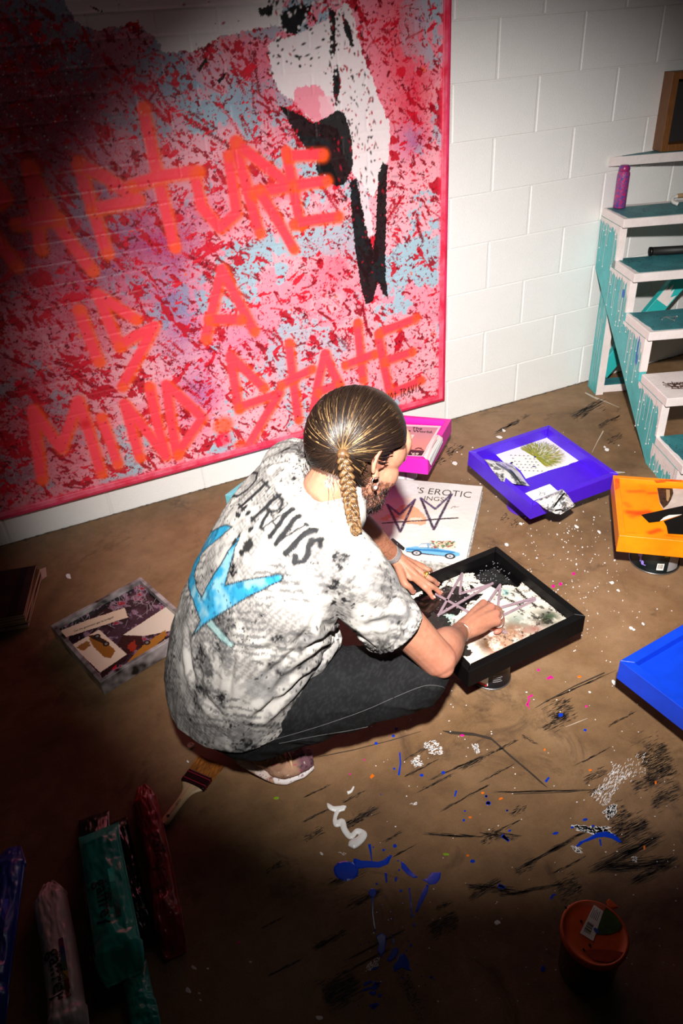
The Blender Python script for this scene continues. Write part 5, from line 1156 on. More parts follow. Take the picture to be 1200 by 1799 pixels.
# right hand: a fist closed on the stencil bar
def Rz(px, py, z): return at_z(690+px*.18333, 1030+py*.18333, z)
kr = [Rz(870, 165, .236), Rz(945, 200, .246), Rz(992, 262, .246), Rz(1000, 335, .238)]      # index .. little
pr_ = [Rz(945, 190, .205), Rz(1018, 232, .214), Rz(1040, 300, .212), Rz(1030, 378, .204)]
tr = [Rz(935, 290, .182), Rz(985, 345, .180), Rz(1000, 400, .182), Rz(985, 440, .182)]
dr = [Rz(965, 250, .184), Rz(1030, 300, .186), Rz(1038, 360, .186), Rz(1020, 425, .184)]
for k, p, d, t_, r in zip(kr, pr_, dr, tr, (.0098, .0100, .0096, .0088)): body.append(finger(k, p, t_, r, r*.85, d))
for k in kr: body.append(limb(L5((WRR, .021, .018), (WRR*.4+k*.6+np.array([0, 0, .004]), .0165, .015), (k, .0135, .0125)), 12, 12))
kc = (kr[0]+kr[3])/2; body.append(limb(L5((WRR, .027, .022), (WRR*.5+kc*.5-np.array([0, 0, .006]), .038, .020), (kc-np.array([0, 0, .012]), .034, .014)), 16, 12, up=unit(kr[0]-kr[3])))
body.append(limb(L5((WRR*.6+kr[0]*.4+np.array([0, .006, -.012]), .016, .014), (Rz(850, 260, .200), .0135, .013), (Rz(905, 330, .188), .0115, .011), (Rz(950, 400, .182), .0095, .009)), 12, 18))
me = fuse(body, .0029, 4, .5)
co = mco(me); hl = (co-HD)/HS; lr, lf, lu = hl@R_, hl@F_, hl@U_
skin = np.tile(lin((178, 122, 97)), (len(co), 1)); n = hnoise(co, .03, 1, 4); mixc(skin, sstep(.45, .7, n)*.45, (160, 100, 78)); mixc(skin, sstep(.5, .75, hnoise(co, .008, 2, 3))*.25, (196, 146, 122))
for t_ in tips+[tb[3]]+tr+kr: mixc(skin, .55*np.exp(-((co-t_)**2).sum(1)/.014**2), (206, 110, 104))
mixc(skin, .5*np.exp(-((co-ELR)**2).sum(1)/.05**2), (206, 124, 104))
onhead = (np.hypot(np.hypot(lr, lf), lu) < .16) & (co[:, 2] > .70)
scalp = onhead & ((lf < .050+.25*np.clip(lu, 0, .2)) & (lu > np.where(lf > .006, .012+.35*(lf-.006), -.070)))
ear_zone = (np.abs(lr) > .068) & (lf > -.034) & (lf < .016) & (lu > -.05) & (lu < .028)
mixc(skin, (scalp & ~ear_zone)*.9, (52, 36, 26))
mixc(skin, (ear_zone & onhead)*.5*sstep(.4, .6, hnoise(co, .006, 5, 2)), (206, 96, 84))
beard = onhead & (lu < -.045) & (lf > -.005) & (lu > -.14)
mixc(skin, beard*sstep(.35, .6, hnoise(co, .005, 3, 2))*.8, (74, 42, 33))
armr = ((co-ELR)@unit(WRR-ELR) > .02) & (co[:, 2] < .42) | ((co-ELL)@unit(WRL-ELL) > .02) & (co[:, 2] < .46)
hair_n = hnoise(np.stack([co@unit(np.cross(WRR-ELR, (0, 0, 1)))*1.0, co@unit(WRR-ELR)*.22, co[:, 2]*1.0], 1), .0028, 8, 2)
dist_w = np.minimum(np.linalg.norm(co-(ELR*.3+WRR*.7), axis=1), np.linalg.norm(co-(ELL*.35+WRL*.65), axis=1))
mixc(skin, armr*sstep(.52, .64, hair_n)*np.exp(-(dist_w/.085)**2)*.8, (112, 66, 42)); mixc(skin, armr*np.exp(-(dist_w/.07)**2)*.28, (150, 96, 66))
set_paint(me, skin)
M_SKIN = paint_mat('skin', .5, .10, 260, .32, 0, .12)
me_body = me
mlink('body', me, M_SKIN)['label'] = 'head, neck, arms and hands with tanned skin'
M_NAILP = mat('finger_nail', (232, 178, 166), .25)
for t_, m_ in list(zip(tips, midp))+[(tb[3], tb[2])]:
    d = unit(t_-m_); nrm = unit(np.array([0, 0, 1])-d*d[2]); c = t_-d*.001+nrm*.0074; sd = np.cross(d, nrm)
    v, f = ellipsoid(c, (.0056, .0046, .0014), np.stack([d, sd, nrm], 1), 12, 8); o = pymesh('finger_nail', v, f, M_NAILP, man, True); o.location = tuple(-MAN)

for sd in (1, -1):
    v, f = ellipsoid(hp_(sd*.031, .0700, -.004), (.0130, .0135, .0135)); ey = pymesh('eye', v, f, mat('eye_white', (226, 220, 214), .2), man, True); ey.location = tuple(-MAN)
    v, f = ellipsoid(hp_(sd*.031, .0800, -.007), (.0062, .0062, .0062)); pymesh('iris', v, f, mat('iris_brown', (58, 40, 28), .15), ey, True)
    P = spline([hp_(sd*.014, .100, .012), hp_(sd*.032, .096, .018), hp_(sd*.050, .078, .012)], 10); eb = MB().tube(P, np.r_[.002, np.full(8, .0038), .0015], 8).build('eyebrow', mat('brow_hair', (52, 34, 26), .7), man, True); eb.location = tuple(-MAN)
# ---- shirt
from mathutils.bvhtree import BVHTree
def shirt():
    SPN = np.array([  # x  y  z  depth  half-width
        (.200, -1.425, .085, .165, .215), (.205, -1.425, .16, .172, .218), (.218, -1.425, .28, .172, .222), (.255, -1.425, .41, .162, .222), (.325, -1.420, .535, .150, .230), (.402, -1.418, .645, .134, .236), (.466, -1.418, .722, .106, .216), (.508, -1.430, .757, .078, .150), (.534, -1.432, .788, .068, .088), (.556, -1.434, .816, .060, .072)])
    sh = [limb([tuple(r) for r in SPN], 40, 60, up=(1, 0, 0))]
    # sleeves
    d = unit(ELR-SHR); end = SHR+d*.205
    sh.append(limb(L5((SHR+(-.02, .075, -.005), .080, .080), (SHR+(-.004, -.004, -.004), .080, .080), (SHR+d*.12+(-.012, -.004, -.012), .075, .073), (SHR+d*.20+(-.016, -.004, -.014), .074, .070), (end+d*.05+(-.016, -.004, -.014), .074, .070)), 28, 30))
    dl = unit(ELL-SHL); endl = SHL+dl*.235
    sh.append(limb(L5((SHL+(-.02, -.075, -.005), .085, .085), (SHL, .088, .085), (SHL+dl*.14, .084, .08), (endl+dl*.05, .078, .074)), 28, 30))
    # drape over the near hip and thigh
    sh.append(limb(L5((at_z(560, 1120, .46), .05, .05), (at_z(520, 1190, .36), .06, .05), (at_z(478, 1262, .25), .06, .05), (at_z(446, 1300, .17), .05, .045)), 16, 20))
    # folds: from the armpit to the waist, across the flank, off the shoulder
    def fold(P, r): 
        Q = [at_z(x, y, z) for x, y, z in P]; sh.append(limb([tuple(np.r_[q, r*(.5+.5*math.sin(math.pi*(i+.5)/len(Q))), r*(.5+.5*math.sin(math.pi*(i+.5)/len(Q)))]) for i, q in enumerate(Q)], 10, 24))
    me = fuse(sh, .0042, 5, .5)
    co = mco(me); no = mno(me)
    # gathers and creases
    bd = unit(np.array([-.82, 0, .57])); w1 = hnoise(np.stack([co[:, 1]*.6+co[:, 2]*.3, co[:, 0]+.7*co[:, 2], co[:, 1]], 1), .075, 4, 4, .55)-.5
    ax = at_z(590, 1085, .50); da = np.linalg.norm(co-ax, axis=1); th = np.arctan2(co[:, 2]-ax[2], co[:, 0]-ax[0]+.3*(co[:, 1]-ax[1]))
    rad = np.sin(th*13+3*w1)*np.exp(-(da/.20)**2)*.0052*(co[:, 1] < -1.45)
    low = sstep(.42, .14, co[:, 2]); cre = (1-np.abs(2*hnoise(np.stack([co[:, 0]*1.2+co[:, 1], co[:, 2]*.55, co[:, 1]], 1), .07, 9, 2)-1))**4
    co2 = co+no*(w1*.013*(.7+.3*low)+rad+(cre-.25)*.0065*(.45+.55*low*sstep(.24, .32, co[:, 2])))[:, None]
    # pressed creases traced along the cloth
    b0 = bmesh.new(); b0.from_mesh(me); bv0 = BVHTree.FromBMesh(b0); b0.free()
    for P, w, dp in (([(556, 1078), (530, 1120), (505, 1153)], .009, .007), ([(580, 1112), (541, 1135), (505, 1157), (468, 1188)], .009, .008), ([(572, 1146), (532, 1189), (496, 1225), (456, 1256)], .010, .009), ([(498, 1148), (469, 1139), (430, 1150)], .008, .006), ([(548, 948), (580, 940), (616, 940)], .009, .006),
                     ([(556, 1092), (613, 1128), (652, 1142)], .010, .008), ([(399, 1236), (406, 1180), (416, 1130)], .007, .005), ([(440, 1270), (470, 1240), (500, 1190)], .010, .007), ([(470, 815), (500, 808), (535, 812)], .008, .006), ([(350, 1180), (362, 1225), (390, 1262)], .009, .006), ([(330, 1110), (335, 1170), (350, 1220)], .009, .006), ([(600, 985), (650, 1020), (690, 1050)], .011, .006), ([(640, 1100), (680, 1090), (715, 1100)], .009, .006)):
        Q = []
        for x, y in spline(P, 14):
            r_ = unit(CR*(x-600)-CU*(y-899.5)+CF*FPX); h = bv0.ray_cast(Vector(CAM), Vector(r_))
            if h[0] is not None: Q.append(np.array(h[0]))
        if len(Q) < 4: continue
        Q = np.array(Q); near = np.where(((co2 > Q.min(0)-.06) & (co2 < Q.max(0)+.06)).all(1))[0]; d_ = np.full(len(near), 9.0); tpos = np.zeros(len(near))
        for i in range(len(Q)-1):
            a, v_ = Q[i], Q[i+1]-Q[i]; t_ = np.clip(((co2[near]-a)@v_)/(v_@v_+1e-12), 0, 1); dd = np.linalg.norm(co2[near]-a-t_[:, None]*v_, axis=1); m_ = dd < d_; d_[m_] = dd[m_]; tpos[m_] = ((i+t_)/(len(Q)-1))[m_]
        tap = np.sin(np.pi*np.clip(tpos*.92+.04, 0, 1))**.6
        co2[near] += no[near]*((-dp*np.exp(-(d_/w)**2)+.8*dp*np.exp(-((d_-2.2*w)/(1.1*w))**2))*tap)[:, None]
    me.vertices.foreach_set('co', co2.astype(np.float32).ravel()); me.update()
    bm = bmesh.new(); bm.from_mesh(me)
    def cut(p, n_, sel):
        fs = [f for f in bm.faces if sel(f.calc_center_median())]; es = set(e for f in fs for e in f.edges); vs_ = set(v for f in fs for v in f.verts)
        bmesh.ops.bisect_plane(bm, geom=list(fs)+list(es)+list(vs_), plane_co=Vector(p), plane_no=Vector(n_), clear_outer=True)
    cut(end, d, lambda c: (Vector(c)-Vector(end)).length < .16); cut(endl, dl, lambda c: (Vector(c)-Vector(endl)).length < .15)
    cut((.2, -1.42, .305), (.12, .06, -1), lambda c: c.z < .47)
    cut(C7+np.array([.036, 0, .030]), (.62, 0, .78), lambda c: (Vector(c)-Vector(C7)).length < .13)
    bm.to_mesh(me); bm.free(); me.update()
    return me, end, d
sme, s_end, s_d = shirt()
from mathutils.bvhtree import BVHTree
_bm = bmesh.new(); _bm.from_mesh(sme); _bv = BVHTree.FromBMesh(_bm); _bm.free()
VB = unit(np.array([.56, 0, .83]))                     # up the spine
def on_shirt(px, py):                                  # garment coordinates (across, up the back) of a traced point
    q = unit(CR*(px-600)-CU*(py-899.5)+CF*FPX); h = _bv.ray_cast(Vector(CAM), Vector(q))
    p = np.array(h[0]) if h[0] is not None else CAM+q*1.8
    return (-(p[1]+1.42), float((p-PEL)@VB))
def shirt_paint(me):
    co = mco(me); no = mno(me); u = -(co[:, 1]+1.42); v = (co-PEL)@VB; back = (no@np.array([-.83, 0, .56]) > -.35)
    G = np.stack([u, v], 1); N = len(co); c = np.tile(lin((186, 181, 175)), (N, 1))
    a1 = hnoise(co, .085, 11, 4); a2 = hnoise(co, .03, 12, 4, .6); a3 = hnoise(co, .006, 13, 2); a4 = hnoise(co, .16, 14, 2)
    gx, gy = G@np.array([.8, .6]), G@np.array([-.6, .8])
    dots = (np.sin(gx/.0021)*np.sin(gy/.0021))*.5+.5
    lines = (np.sin(gy/.0026+3*a2) > .25)*(hnoise(np.stack([gx*1.0, np.floor(gy/.0163)*.05], 1), .008, 15, 1) > .42)
    mixc(c, sstep(.44, .56, a1)*sstep(.34, .58, a2)*(.45+.5*(dots > .5)), (92, 89, 87)); mixc(c, sstep(.45, .58, hnoise(co, .05, 26, 3))*(.4+.4*(dots > .5)), (112, 108, 106))
    mixc(c, (a4 > .42)*sstep(.43, .47, hnoise(co, .06, 16, 2))*lines*.8, (92, 90, 90))
    mixc(c, sstep(.57, .66, a1*.6+a2*.4)*(.55+.45*(a3 > .5)), (66, 64, 64))
    mixc(c, sstep(.60, .64, a2)*(a1 > .52)*(a3 > .42), (26, 25, 26))
    # dark engraved side panel on his left
    lp_ = sstep(.10, .18, -u)*sstep(.50, .30, v)*(co[:, 0] < .45)
    feather = np.sin((v*1.0+.25*u)/.0075+4*hnoise(co, .03, 17, 2)) > .1
    mixc(c, lp_*(.25+.75*feather)*.85*(hnoise(co, .02, 18, 3) > .36), (34, 33, 34))
    # plaid windows low on the back
    wn = sstep(.26, .20, v)*(np.abs(u-.05) < .12)*((np.mod(u+.2*v, .05) < .006)+(np.mod(v, .045) < .006)+.3*(dots > .5)); mixc(c, wn*.5*(a1 > .42), (96, 94, 94))
    # sleeve edge splatter
    ds = (co-s_end)@s_d; sl = sstep(.075, .0, -ds)*(co[:, 1] < -1.52)*(co[:, 2] < .60); mixc(c, sl*(hnoise(co, .0055, 19, 2) > .60), (40, 40, 40)); mixc(c, (co[:, 1] < -1.6)*sstep(.52, .62, hnoise(co, .045, 20, 3))*(ds > -.16)*.6, (128, 126, 126))
    sp = hnoise(co, .0045, 21, 1) > .93-.14*sstep(.5, .6, hnoise(co, .07, 22, 2)); mixc(c, sp*.95, (24, 24, 25))
    def seg(P):
        d = np.full(N, 9.0)
        for a, b in zip(P[:-1], P[1:]):
            a, b = np.array(a), np.array(b); w = b-a; t_ = np.clip(((G-a)@w)/(w@w+1e-12), 0, 1); d = np.minimum(d, np.linalg.norm(G-a-t_[:, None]*w, axis=1))
        return d
    def stroke(P, w, col, al=1.0): mixc(c, back*al*(1-sstep(w/2-.0016, w/2+.0016, seg(P))), col)
    M = [on_shirt(*p) for p in ((408, 926), (398, 922), (362, 944), (338, 978), (330, 1004), (340, 1056), (352, 1090), (336, 1119), (361, 1095), (372, 1088), (494, 1020), (498, 1013), (490, 1009), (395, 1029), (423, 936), (354, 1049), (341, 1012), (352, 976), (384, 946))]
    inside = pip(G[:, 0], G[:, 1], np.array(M))*back; cy = hnoise(co, .035, 23, 3)
    mixc(c, inside, (44, 142, 182)); mixc(c, inside*sstep(.42, .62, cy)*.8, (140, 184, 196)); mixc(c, inside*sstep(.62, .7, hnoise(co, .012, 24, 2))*.7, (24, 96, 130)); mixc(c, inside*(hnoise(co, .004, 25, 1) > .9), (16, 26, 34))
    stroke(M+M[:1], .0036, (22, 26, 30))
    tail = [on_shirt(*p) for p in ((361, 1095), (372, 1088), (392, 1112), (412, 1131), (408, 1138), (388, 1126), (361, 1095))]; mixc(c, pip(G[:, 0], G[:, 1], np.array(tail))*back*.6, (150, 190, 190)); stroke(tail, .003, (34, 40, 40))
    # big serif letters across the shoulders
    B0, B1 = np.array([404., 872.]), np.array([530., 1002.]); UP = np.array([47., -42.]); AD = B1-B0
    LW = .0084
    GL = {'O': [([(.5, 0), (.15, .15), (0, .5), (.15, .85), (.5, 1), (.85, .85), (1, .5), (.85, .15), (.5, 0)], 1)], 'T': [([(.5, 0), (.5, 1)], 1.5), ([(0, .96), (1, .96)], .7), ([(0, .96), (0, .82)], .6), ([(1, .96), (1, .82)], .6), ([(.25, .02), (.75, .02)], .6)],
          'R': [([(.2, 0), (.2, 1)], 1.5), ([(0, .02), (.42, .02)], .6), ([(0, .98), (.6, .98), (.85, .82), (.85, .66), (.6, .52), (.2, .5)], .8), ([(.5, .5), (.95, .02)], 1.3)], 'A': [([(.5, 1), (.12, .02)], .6), ([(.5, 1), (.88, .02)], 1.5), ([(.25, .36), (.75, .36)], .6), ([(0, .02), (.28, .02)], .6), ([(.7, .02), (1, .02)], .6)],
          'V': [([(.1, .98), (.5, 0)], 1.5), ([(.9, .98), (.5, 0)], .6), ([(0, .98), (.28, .98)], .6), ([(.75, .98), (1, .98)], .6)], 'I': [([(.5, 0), (.5, 1)], 1.6), ([(.15, .02), (.85, .02)], .6), ([(.15, .98), (.85, .98)], .6)], 'S': [([(.85, .85), (.5, 1), (.15, .82), (.3, .6), (.7, .42), (.85, .2), (.5, 0), (.12, .16)], 1.3)], '.': [([(.4, .03), (.55, .05)], 1.6)]}
    for ch, t0, w in (('O', -.045, .11), ('T', .085, .11), ('.', .215, .05), ('R', .285, .145), ('A', .425, .145), ('V', .570, .145), ('I', .735, .08), ('S', .835, .13)):
        for P, k in GL[ch]: stroke([on_shirt(*(B0+AD*(t0+w*x)+UP*y)) for x, y in P], LW*k, (40, 40, 42))
    for q in ((418, 905, 9, 5), (428, 893, 6, 8), (436, 958, 10, 14), (424, 972, 8, 6), (412, 952, 6, 8), (440, 930, 5, 7)):
        p = on_shirt(q[0], q[1]); mixc(c, back*sstep(1.1, .9, np.hypot((u-p[0])/(q[2]*.0012), (v-p[1])/(q[3]*.0012))+.7*(a3-.5)), (40, 39, 40))
    # hem stitching
    mixc(c, (np.abs(ds+.018) < .0014)*(co[:, 1] < -1.5)*.4, (150, 146, 142))
    set_paint(me, c)
shirt_paint(sme)
M_SHIRT = paint_mat('printed_cotton', .75, .10, 500, .25)
so = mlink('shirt', sme, M_SHIRT); so['label'] = 'loose white short-sleeved shirt with grey newsprint and a blue zigzag crown'
md = so.modifiers.new('thick', 'SOLIDIFY'); md.thickness = .0022; md.offset = -1
# collar band
cr = []
for a in np.linspace(0, 2*math.pi, 40, endpoint=False):
    e1 = unit(np.array([.78, 0, -.62])); e2 = np.array([0, 1, 0]); cr.append(C7+np.array([.034, 0, .026])+e1*(.064*math.cos(a)-.002)+e2*.076*math.sin(a))
v, f = tube_geo(cr, np.array([[.014, .005]]*40), 10, closed=True, up=(.62, 0, .78))
cm = bpy.data.meshes.new('collar'); cm.from_pydata([tuple(p) for p in v], [], f); cm.update(); cc_ = mco(cm); colr = np.tile(lin((186, 181, 175)), (len(cc_), 1)); mixc(colr, sstep(.5, .6, hnoise(cc_, .02, 31, 3))*.5, (120, 116, 114)); set_paint(cm, colr); mlink('collar', cm, M_SHIRT, None)

# ---- jeans
je = []
je.append(limb(L5((HIR+(-.03, .0, .01), .118, .112), (HIR*.55+KNR*.45+np.array([0, 0, .012]), .104, .094), (HIR*.15+KNR*.85, .078, .076), (KNR, .068, .068)), 28, 30))
je.append(limb(L5((KNR+(-.012, .004, -.012), .066, .066), (KNR*.6+ANR*.4-np.array([0, 0, .012]), .072, .062), (KNR*.2+ANR*.8, .056, .052), (ANR, .050, .048)), 24, 28))
je.append(limb(L5((HIL+(-.03, 0, .01), .118, .112), (HIL*.55+KNL*.45, .10, .092), (KNL, .068, .068)), 24, 26)); je.append(limb(L5((KNL+(-.01, 0, -.012), .064, .064), (KNL*.5+ANL*.5, .066, .058), (ANL, .050, .048)), 20, 24))
je.append(ellipsoid(PEL+(-.01, 0, -.01), (.14, .165, .13)))
jm = fuse(je, .0055, 6, .5); co = mco(jm); no = mno(jm)
kd = np.linalg.norm(co-KNR, axis=1); ax_ = unit(KNR-HIR); tt = (co-HIR)@ax_
wr = (hnoise(np.stack([tt*1.6, co[:, 2]*.5, co[:, 1]*.5], 1), .045, 41, 3)-.5)*.012+(1-np.abs(2*hnoise(np.stack([tt*.7+co[:, 2]*.9, co[:, 2]*.5, co[:, 1]*.3], 1), .06, 42, 2)-1))**5*.006
jm.vertices.foreach_set('co', (co+no*wr[:, None]).astype(np.float32).ravel()); jm.update(); co = mco(jm)
jc = np.tile(lin((20, 20, 21)), (len(co), 1)); mixc(jc, sstep(.4, .7, hnoise(co, .05, 43, 3))*.5, (30, 30, 32)); mixc(jc, (hnoise(np.stack([co@ax_*.25, co[:, 2]+co[:, 1], co[:, 0]], 1), .0028, 44, 1) > .6)*.3, (46, 46, 48)); set_paint(jm, jc)
jo = mlink('jeans', jm, paint_mat('black_denim', .85, .35, 900, .2)); jo['label'] = 'faded black denim jeans'
def surf(px, py, bv, lift=.0005):
    q = unit(CR*(px-600)-CU*(py-899.5)+CF*FPX); h = bv.ray_cast(Vector(CAM), Vector(q)); return None if h[0] is None else np.array(h[0]+h[1]*lift)
_bm = bmesh.new(); _bm.from_mesh(jm); bvj = BVHTree.FromBMesh(_bm); _bm.free()
for P in ([(478, 1300), (560, 1276), (640, 1248), (700, 1222), (745, 1205), (775, 1206), (786, 1214)], [(490, 1306), (560, 1292), (620, 1282), (690, 1266)]):
    Q = [surf(*p, bvj) for p in spline(P, 40)]; Q = [q for q in Q if q is not None]
    if len(Q) > 6: o = MB().tube(Q, .0007, 5).build('seam', mat('seam_thread', (84, 83, 84), .8), jo); 

# ---- shoes
def shoe(hl_, ball, toe, side, label):
    """heel, ball and toe: centre of the sole; side -1 = camera side"""
    hl_, ball, toe = map(np.array, (hl_, ball, toe)); S_ = spline([hl_, (hl_*.5+ball*.5)+np.array([0, 0, -.012]), ball, (ball+toe)/2, toe], 26); lat = unit(np.cross(toe-ball, (0, 0, 1)))
    o = bpy.data.objects.new('shoe', None); COL.objects.link(o); o.parent = man; o['label'] = label
    W = np.interp(np.linspace(0, 1, 26), [0, .12, .35, .6, .85, 1], [.026, .036, .040, .050, .044, .024])
    me = fuse([tube_geo(S_+np.array([0, 0, .004]), np.stack([np.full(26, .013), W], 1), 20, True, up=(0, 0, 1))], .0028, 3); co = mco(me)
    c = np.tile(lin((214, 196, 186)), (len(co), 1)); mixc(c, sstep(.45, .62, hnoise(co, .025, 51, 3)), (176, 132, 108)); mixc(c, (co[:, 0] > ball[0]-.02)*sstep(.3, .5, hnoise(co, .03, 53, 2)), (232, 224, 222)); mixc(c, (hnoise(co, .006, 52, 2) > .72)*.8, (120, 66, 76)); set_paint(me, c)
    s1 = mlink('sole', me, paint_mat('grubby_rubber', .6, .2, 200), o); s1.location = tuple(-MAN)
    up_ = []
    for i in range(1, 26):
        t_ = i/25; h = np.interp(t_, [0, .15, .4, .62, .85, 1], [.075, .080, .062, .046, .034, .022]); nrm = unit(np.cross(lat, np.gradient(S_, axis=0)[i])); nrm = nrm if nrm[2] > 0 else -nrm
        up_.append(np.r_[S_[i]+nrm*(.008+h*.45), h*.56, W[i]*.93])
    up_ = np.array(up_); v, f = tube_geo(up_[:, :3], up_[:, 3:5], 22, True, up=np.array([0, 0, 1]))
    me = fuse([(v, f)], .0026, 3); co = mco(me); no = mno(me); w = (hnoise(co, .022, 54, 3)-.5)*.005+(1-np.abs(2*hnoise(np.stack([co[:, 0]*1.4, co[:, 1]*.4, co[:, 2]], 1), .03, 58, 2)-1))**5*.003; me.vertices.foreach_set('co', (co+no*w[:, None]).astype(np.float32).ravel()); me.update()
    c = np.tile(lin((176, 136, 110)), (len(co), 1)); mixc(c, sstep(.4, .65, hnoise(co, .02, 55, 3))*.7, (136, 98, 78)); tz = sstep(ball[0]+.035, ball[0]+.06, co[:, 0]); mixc(c, tz*.85, (104, 66, 84)); mixc(c, tz*(hnoise(co, .012, 56, 2) > .62)*.8, (54, 40, 56)); mixc(c, (hnoise(co, .006, 57, 1) > .86)*.8, (176, 40, 84)); mixc(c, (hnoise(co, .005, 59, 1) > .9)*.8, (226, 214, 206)); set_paint(me, c)
    s2 = mlink('upper', me, paint_mat('stained_canvas', .8, .3, 420, .25), o); s2.location = tuple(-MAN)
    for k in range(4):
        b = ball+(toe-ball)*(.30-.13*k)+np.array([0, 0, .052+.012*k]); P = [b+lat*x+np.array([0, 0, -.25*abs(x)]) for x in np.linspace(-.022, .022, 7)]; q = MB().tube(P, .0024, 6).build('lace', mat('dirty_lace', (196, 160, 132), .8), o, True); q.location = tuple(-MAN)
    b = ball+(toe-ball)*.36+np.array([0, 0, .060]); P = spline([b-lat*.004*side, b+lat*side*.018+np.array([.004, 0, -.002]), b+lat*side*.034+np.array([.006, 0, -.020]), b+lat*side*.036+np.array([.007, 0, -.040])], 14); q = MB().tube(P, np.r_[np.full(8, .0034), np.linspace(.0030, .0012, 6)], 8).build('lace', mat('lace_aglet', (222, 178, 140), .6), o, True); q.location = tuple(-MAN)
    return o
shoe(at_z(400, 1308, .115), at_z(486, 1352, .012), at_z(550, 1338, .014), 1, 'paint-stained tan canvas sneaker with purple toe')
shoe((.150, -1.345, .115), (.262, -1.325, .010), (.356, -1.300, .012), -1, 'far sneaker under the jeans')

# ---- hair: cap, combed strands, braid, beard
hc = []
for rr, ff, uu, c in (((.0850), (.1040), (.0960), (0, -.012, .026)), ((.074), (.074), (.072), (0, -.036, -.012))): hc.append(hell(*c, rr, ff, uu))
hm = fuse(hc, .0034, 4); bm = bmesh.new(); bm.from_mesh(hm); dl_ = []
def hair_zone(r, f, u): return (f < .058+.30*max(0, min(u, .2))) and (u > (.020+.55*(f-.010) if f > .010 else (-.010 if (abs(r) > .062 and f > -.030) else -.092)))
for v in bm.verts:
    p = (np.array(v.co)-HD)/HS
    if not hair_zone(p@R_, p@F_, p@U_): dl_.append(v)
bmesh.ops.delete(bm, geom=dl_, context='VERTS'); bm.to_mesh(hm); bm.free(); hm.update()
_bm = bmesh.new(); _bm.from_mesh(hm); _bh = BVHTree.FromBMesh(_bm); _bm.free()
TIE = surf(601, 793, _bh, .006); tie_l = np.array([(TIE-HD)@R_, (TIE-HD)@F_, (TIE-HD)@U_])/HS
def hair_col(p_l, t, ph):
    """dark roots, blonde lengths in streaks towards the tie"""
    return None
co = mco(hm); L_ = (co-HD)/HS; q = np.stack([L_@R_, L_@F_, L_@U_], 1); dt = np.linalg.norm(q-tie_l, axis=1); az = np.arctan2((q-tie_l)[:, 2], (q-tie_l)[:, 0])
st = hnoise(np.stack([az*.30, dt*.15], 1), .02, 61, 3); hcx = np.tile(lin((40, 28, 21)), (len(co), 1)); mixc(hcx, sstep(.42, .62, st)*sstep(.16, .04, dt)*.8, (150, 112, 70)); set_paint(hm, hcx)
M_HAIR = paint_mat('hair', .38, 0, 100, .5)
ho = mlink('hair', hm, M_HAIR); ho['label'] = 'combed-back dark blond hair gathered at the nape'
ctr = np.array([0, -.018, .016]); ER = np.array([.0872, .1055, .1000])
rg = np.random.default_rng(5); V = []; Fc = []; Cc = []
def add_strand(P, rad, cols):
    v, f = tube_geo(P, rad, 3, False); n0 = len(V); V.extend(v); Fc.extend([tuple(i+n0 for i in q) for q in f]); Cc.extend(np.repeat(cols, 3, axis=0))
def shell(d, lift): d = d/np.linalg.norm(d); return ctr+d/np.sqrt(((d/ER)**2).sum())*(1+lift)
td = tie_l-ctr; td /= np.linalg.norm(td); cnt = 0
while cnt < 2000:
    d = rg.normal(size=3); d /= np.linalg.norm(d); p = shell(d, 0)
    if not hair_zone(*p): continue
    ang = math.acos(np.clip(d@td, -1, 1))
    if ang < .25 or (d@td < -.97): continue
    cnt += 1; n = 13; lift0 = rg.uniform(.0, .035); wob = rg.normal(0, .05, 3); P = []
    so_ = np.sin(ang)
    for k, t in enumerate(np.linspace(0, 1, n)):
        dd = (math.sin((1-t)*ang)*d+math.sin(t*ang)*td)/so_+wob*math.sin(math.pi*t)*.35
        l_ = p if False else shell(dd, .010+lift0*(1-t*.4)); x = l_*(1-sstep(.86, 1.0, t))+(tie_l+(d-td)*.004)*sstep(.86, 1.0, t); P.append(HD+HS*(R_*x[0]+F_*x[1]+U_*x[2]))
    key = hnoise(np.array([[math.atan2((p-tie_l)[2], (p-tie_l)[0])*.30, .3]]), .045, 62, 2)[0]+rg.normal(0, .10); bl_ = np.clip((key-.44)/.22, 0, 1); low = p[2] < .0
    root = lin((34, 23, 17)); tipc = lin((186, 146, 96))*bl_+lin((66, 45, 30))*(1-bl_)
    if low: tipc = lin((66, 44, 30))
    tt_ = np.linspace(0, 1, n); mx = sstep(.40+.25*rg.random(), .95, tt_*np.clip(ang/1.5, .6, 1.1)+(.25 if ang < 1.0 else 0)); cols = root*(1-mx[:, None])+tipc*mx[:, None]
    add_strand(P, np.full(n, rg.uniform(.0006, .0012)), cols)
for k in range(46):                                     # flyaways at the nape and crown
    d = np.array([rg.normal(-.5, .5), -abs(rg.normal(.7, .3)), rg.normal(-.35, .4)]); p = shell(d, .0); o_ = d/np.linalg.norm(d); P = [p, p+o_*.008+np.array([0, 0, -.004]), p+o_*.018*rg.random()+np.array([rg.normal(0, .008), 0, -.016]), p+o_*.024*rg.random()+np.array([rg.normal(0, .014), 0, -.03])]
    S_ = spline(P, 8); add_strand([HD+HS*(R_*x[0]+F_*x[1]+U_*x[2]) for x in S_], np.linspace(.0005, .0002, 8), np.tile(lin((44, 30, 22)), (8, 1)))
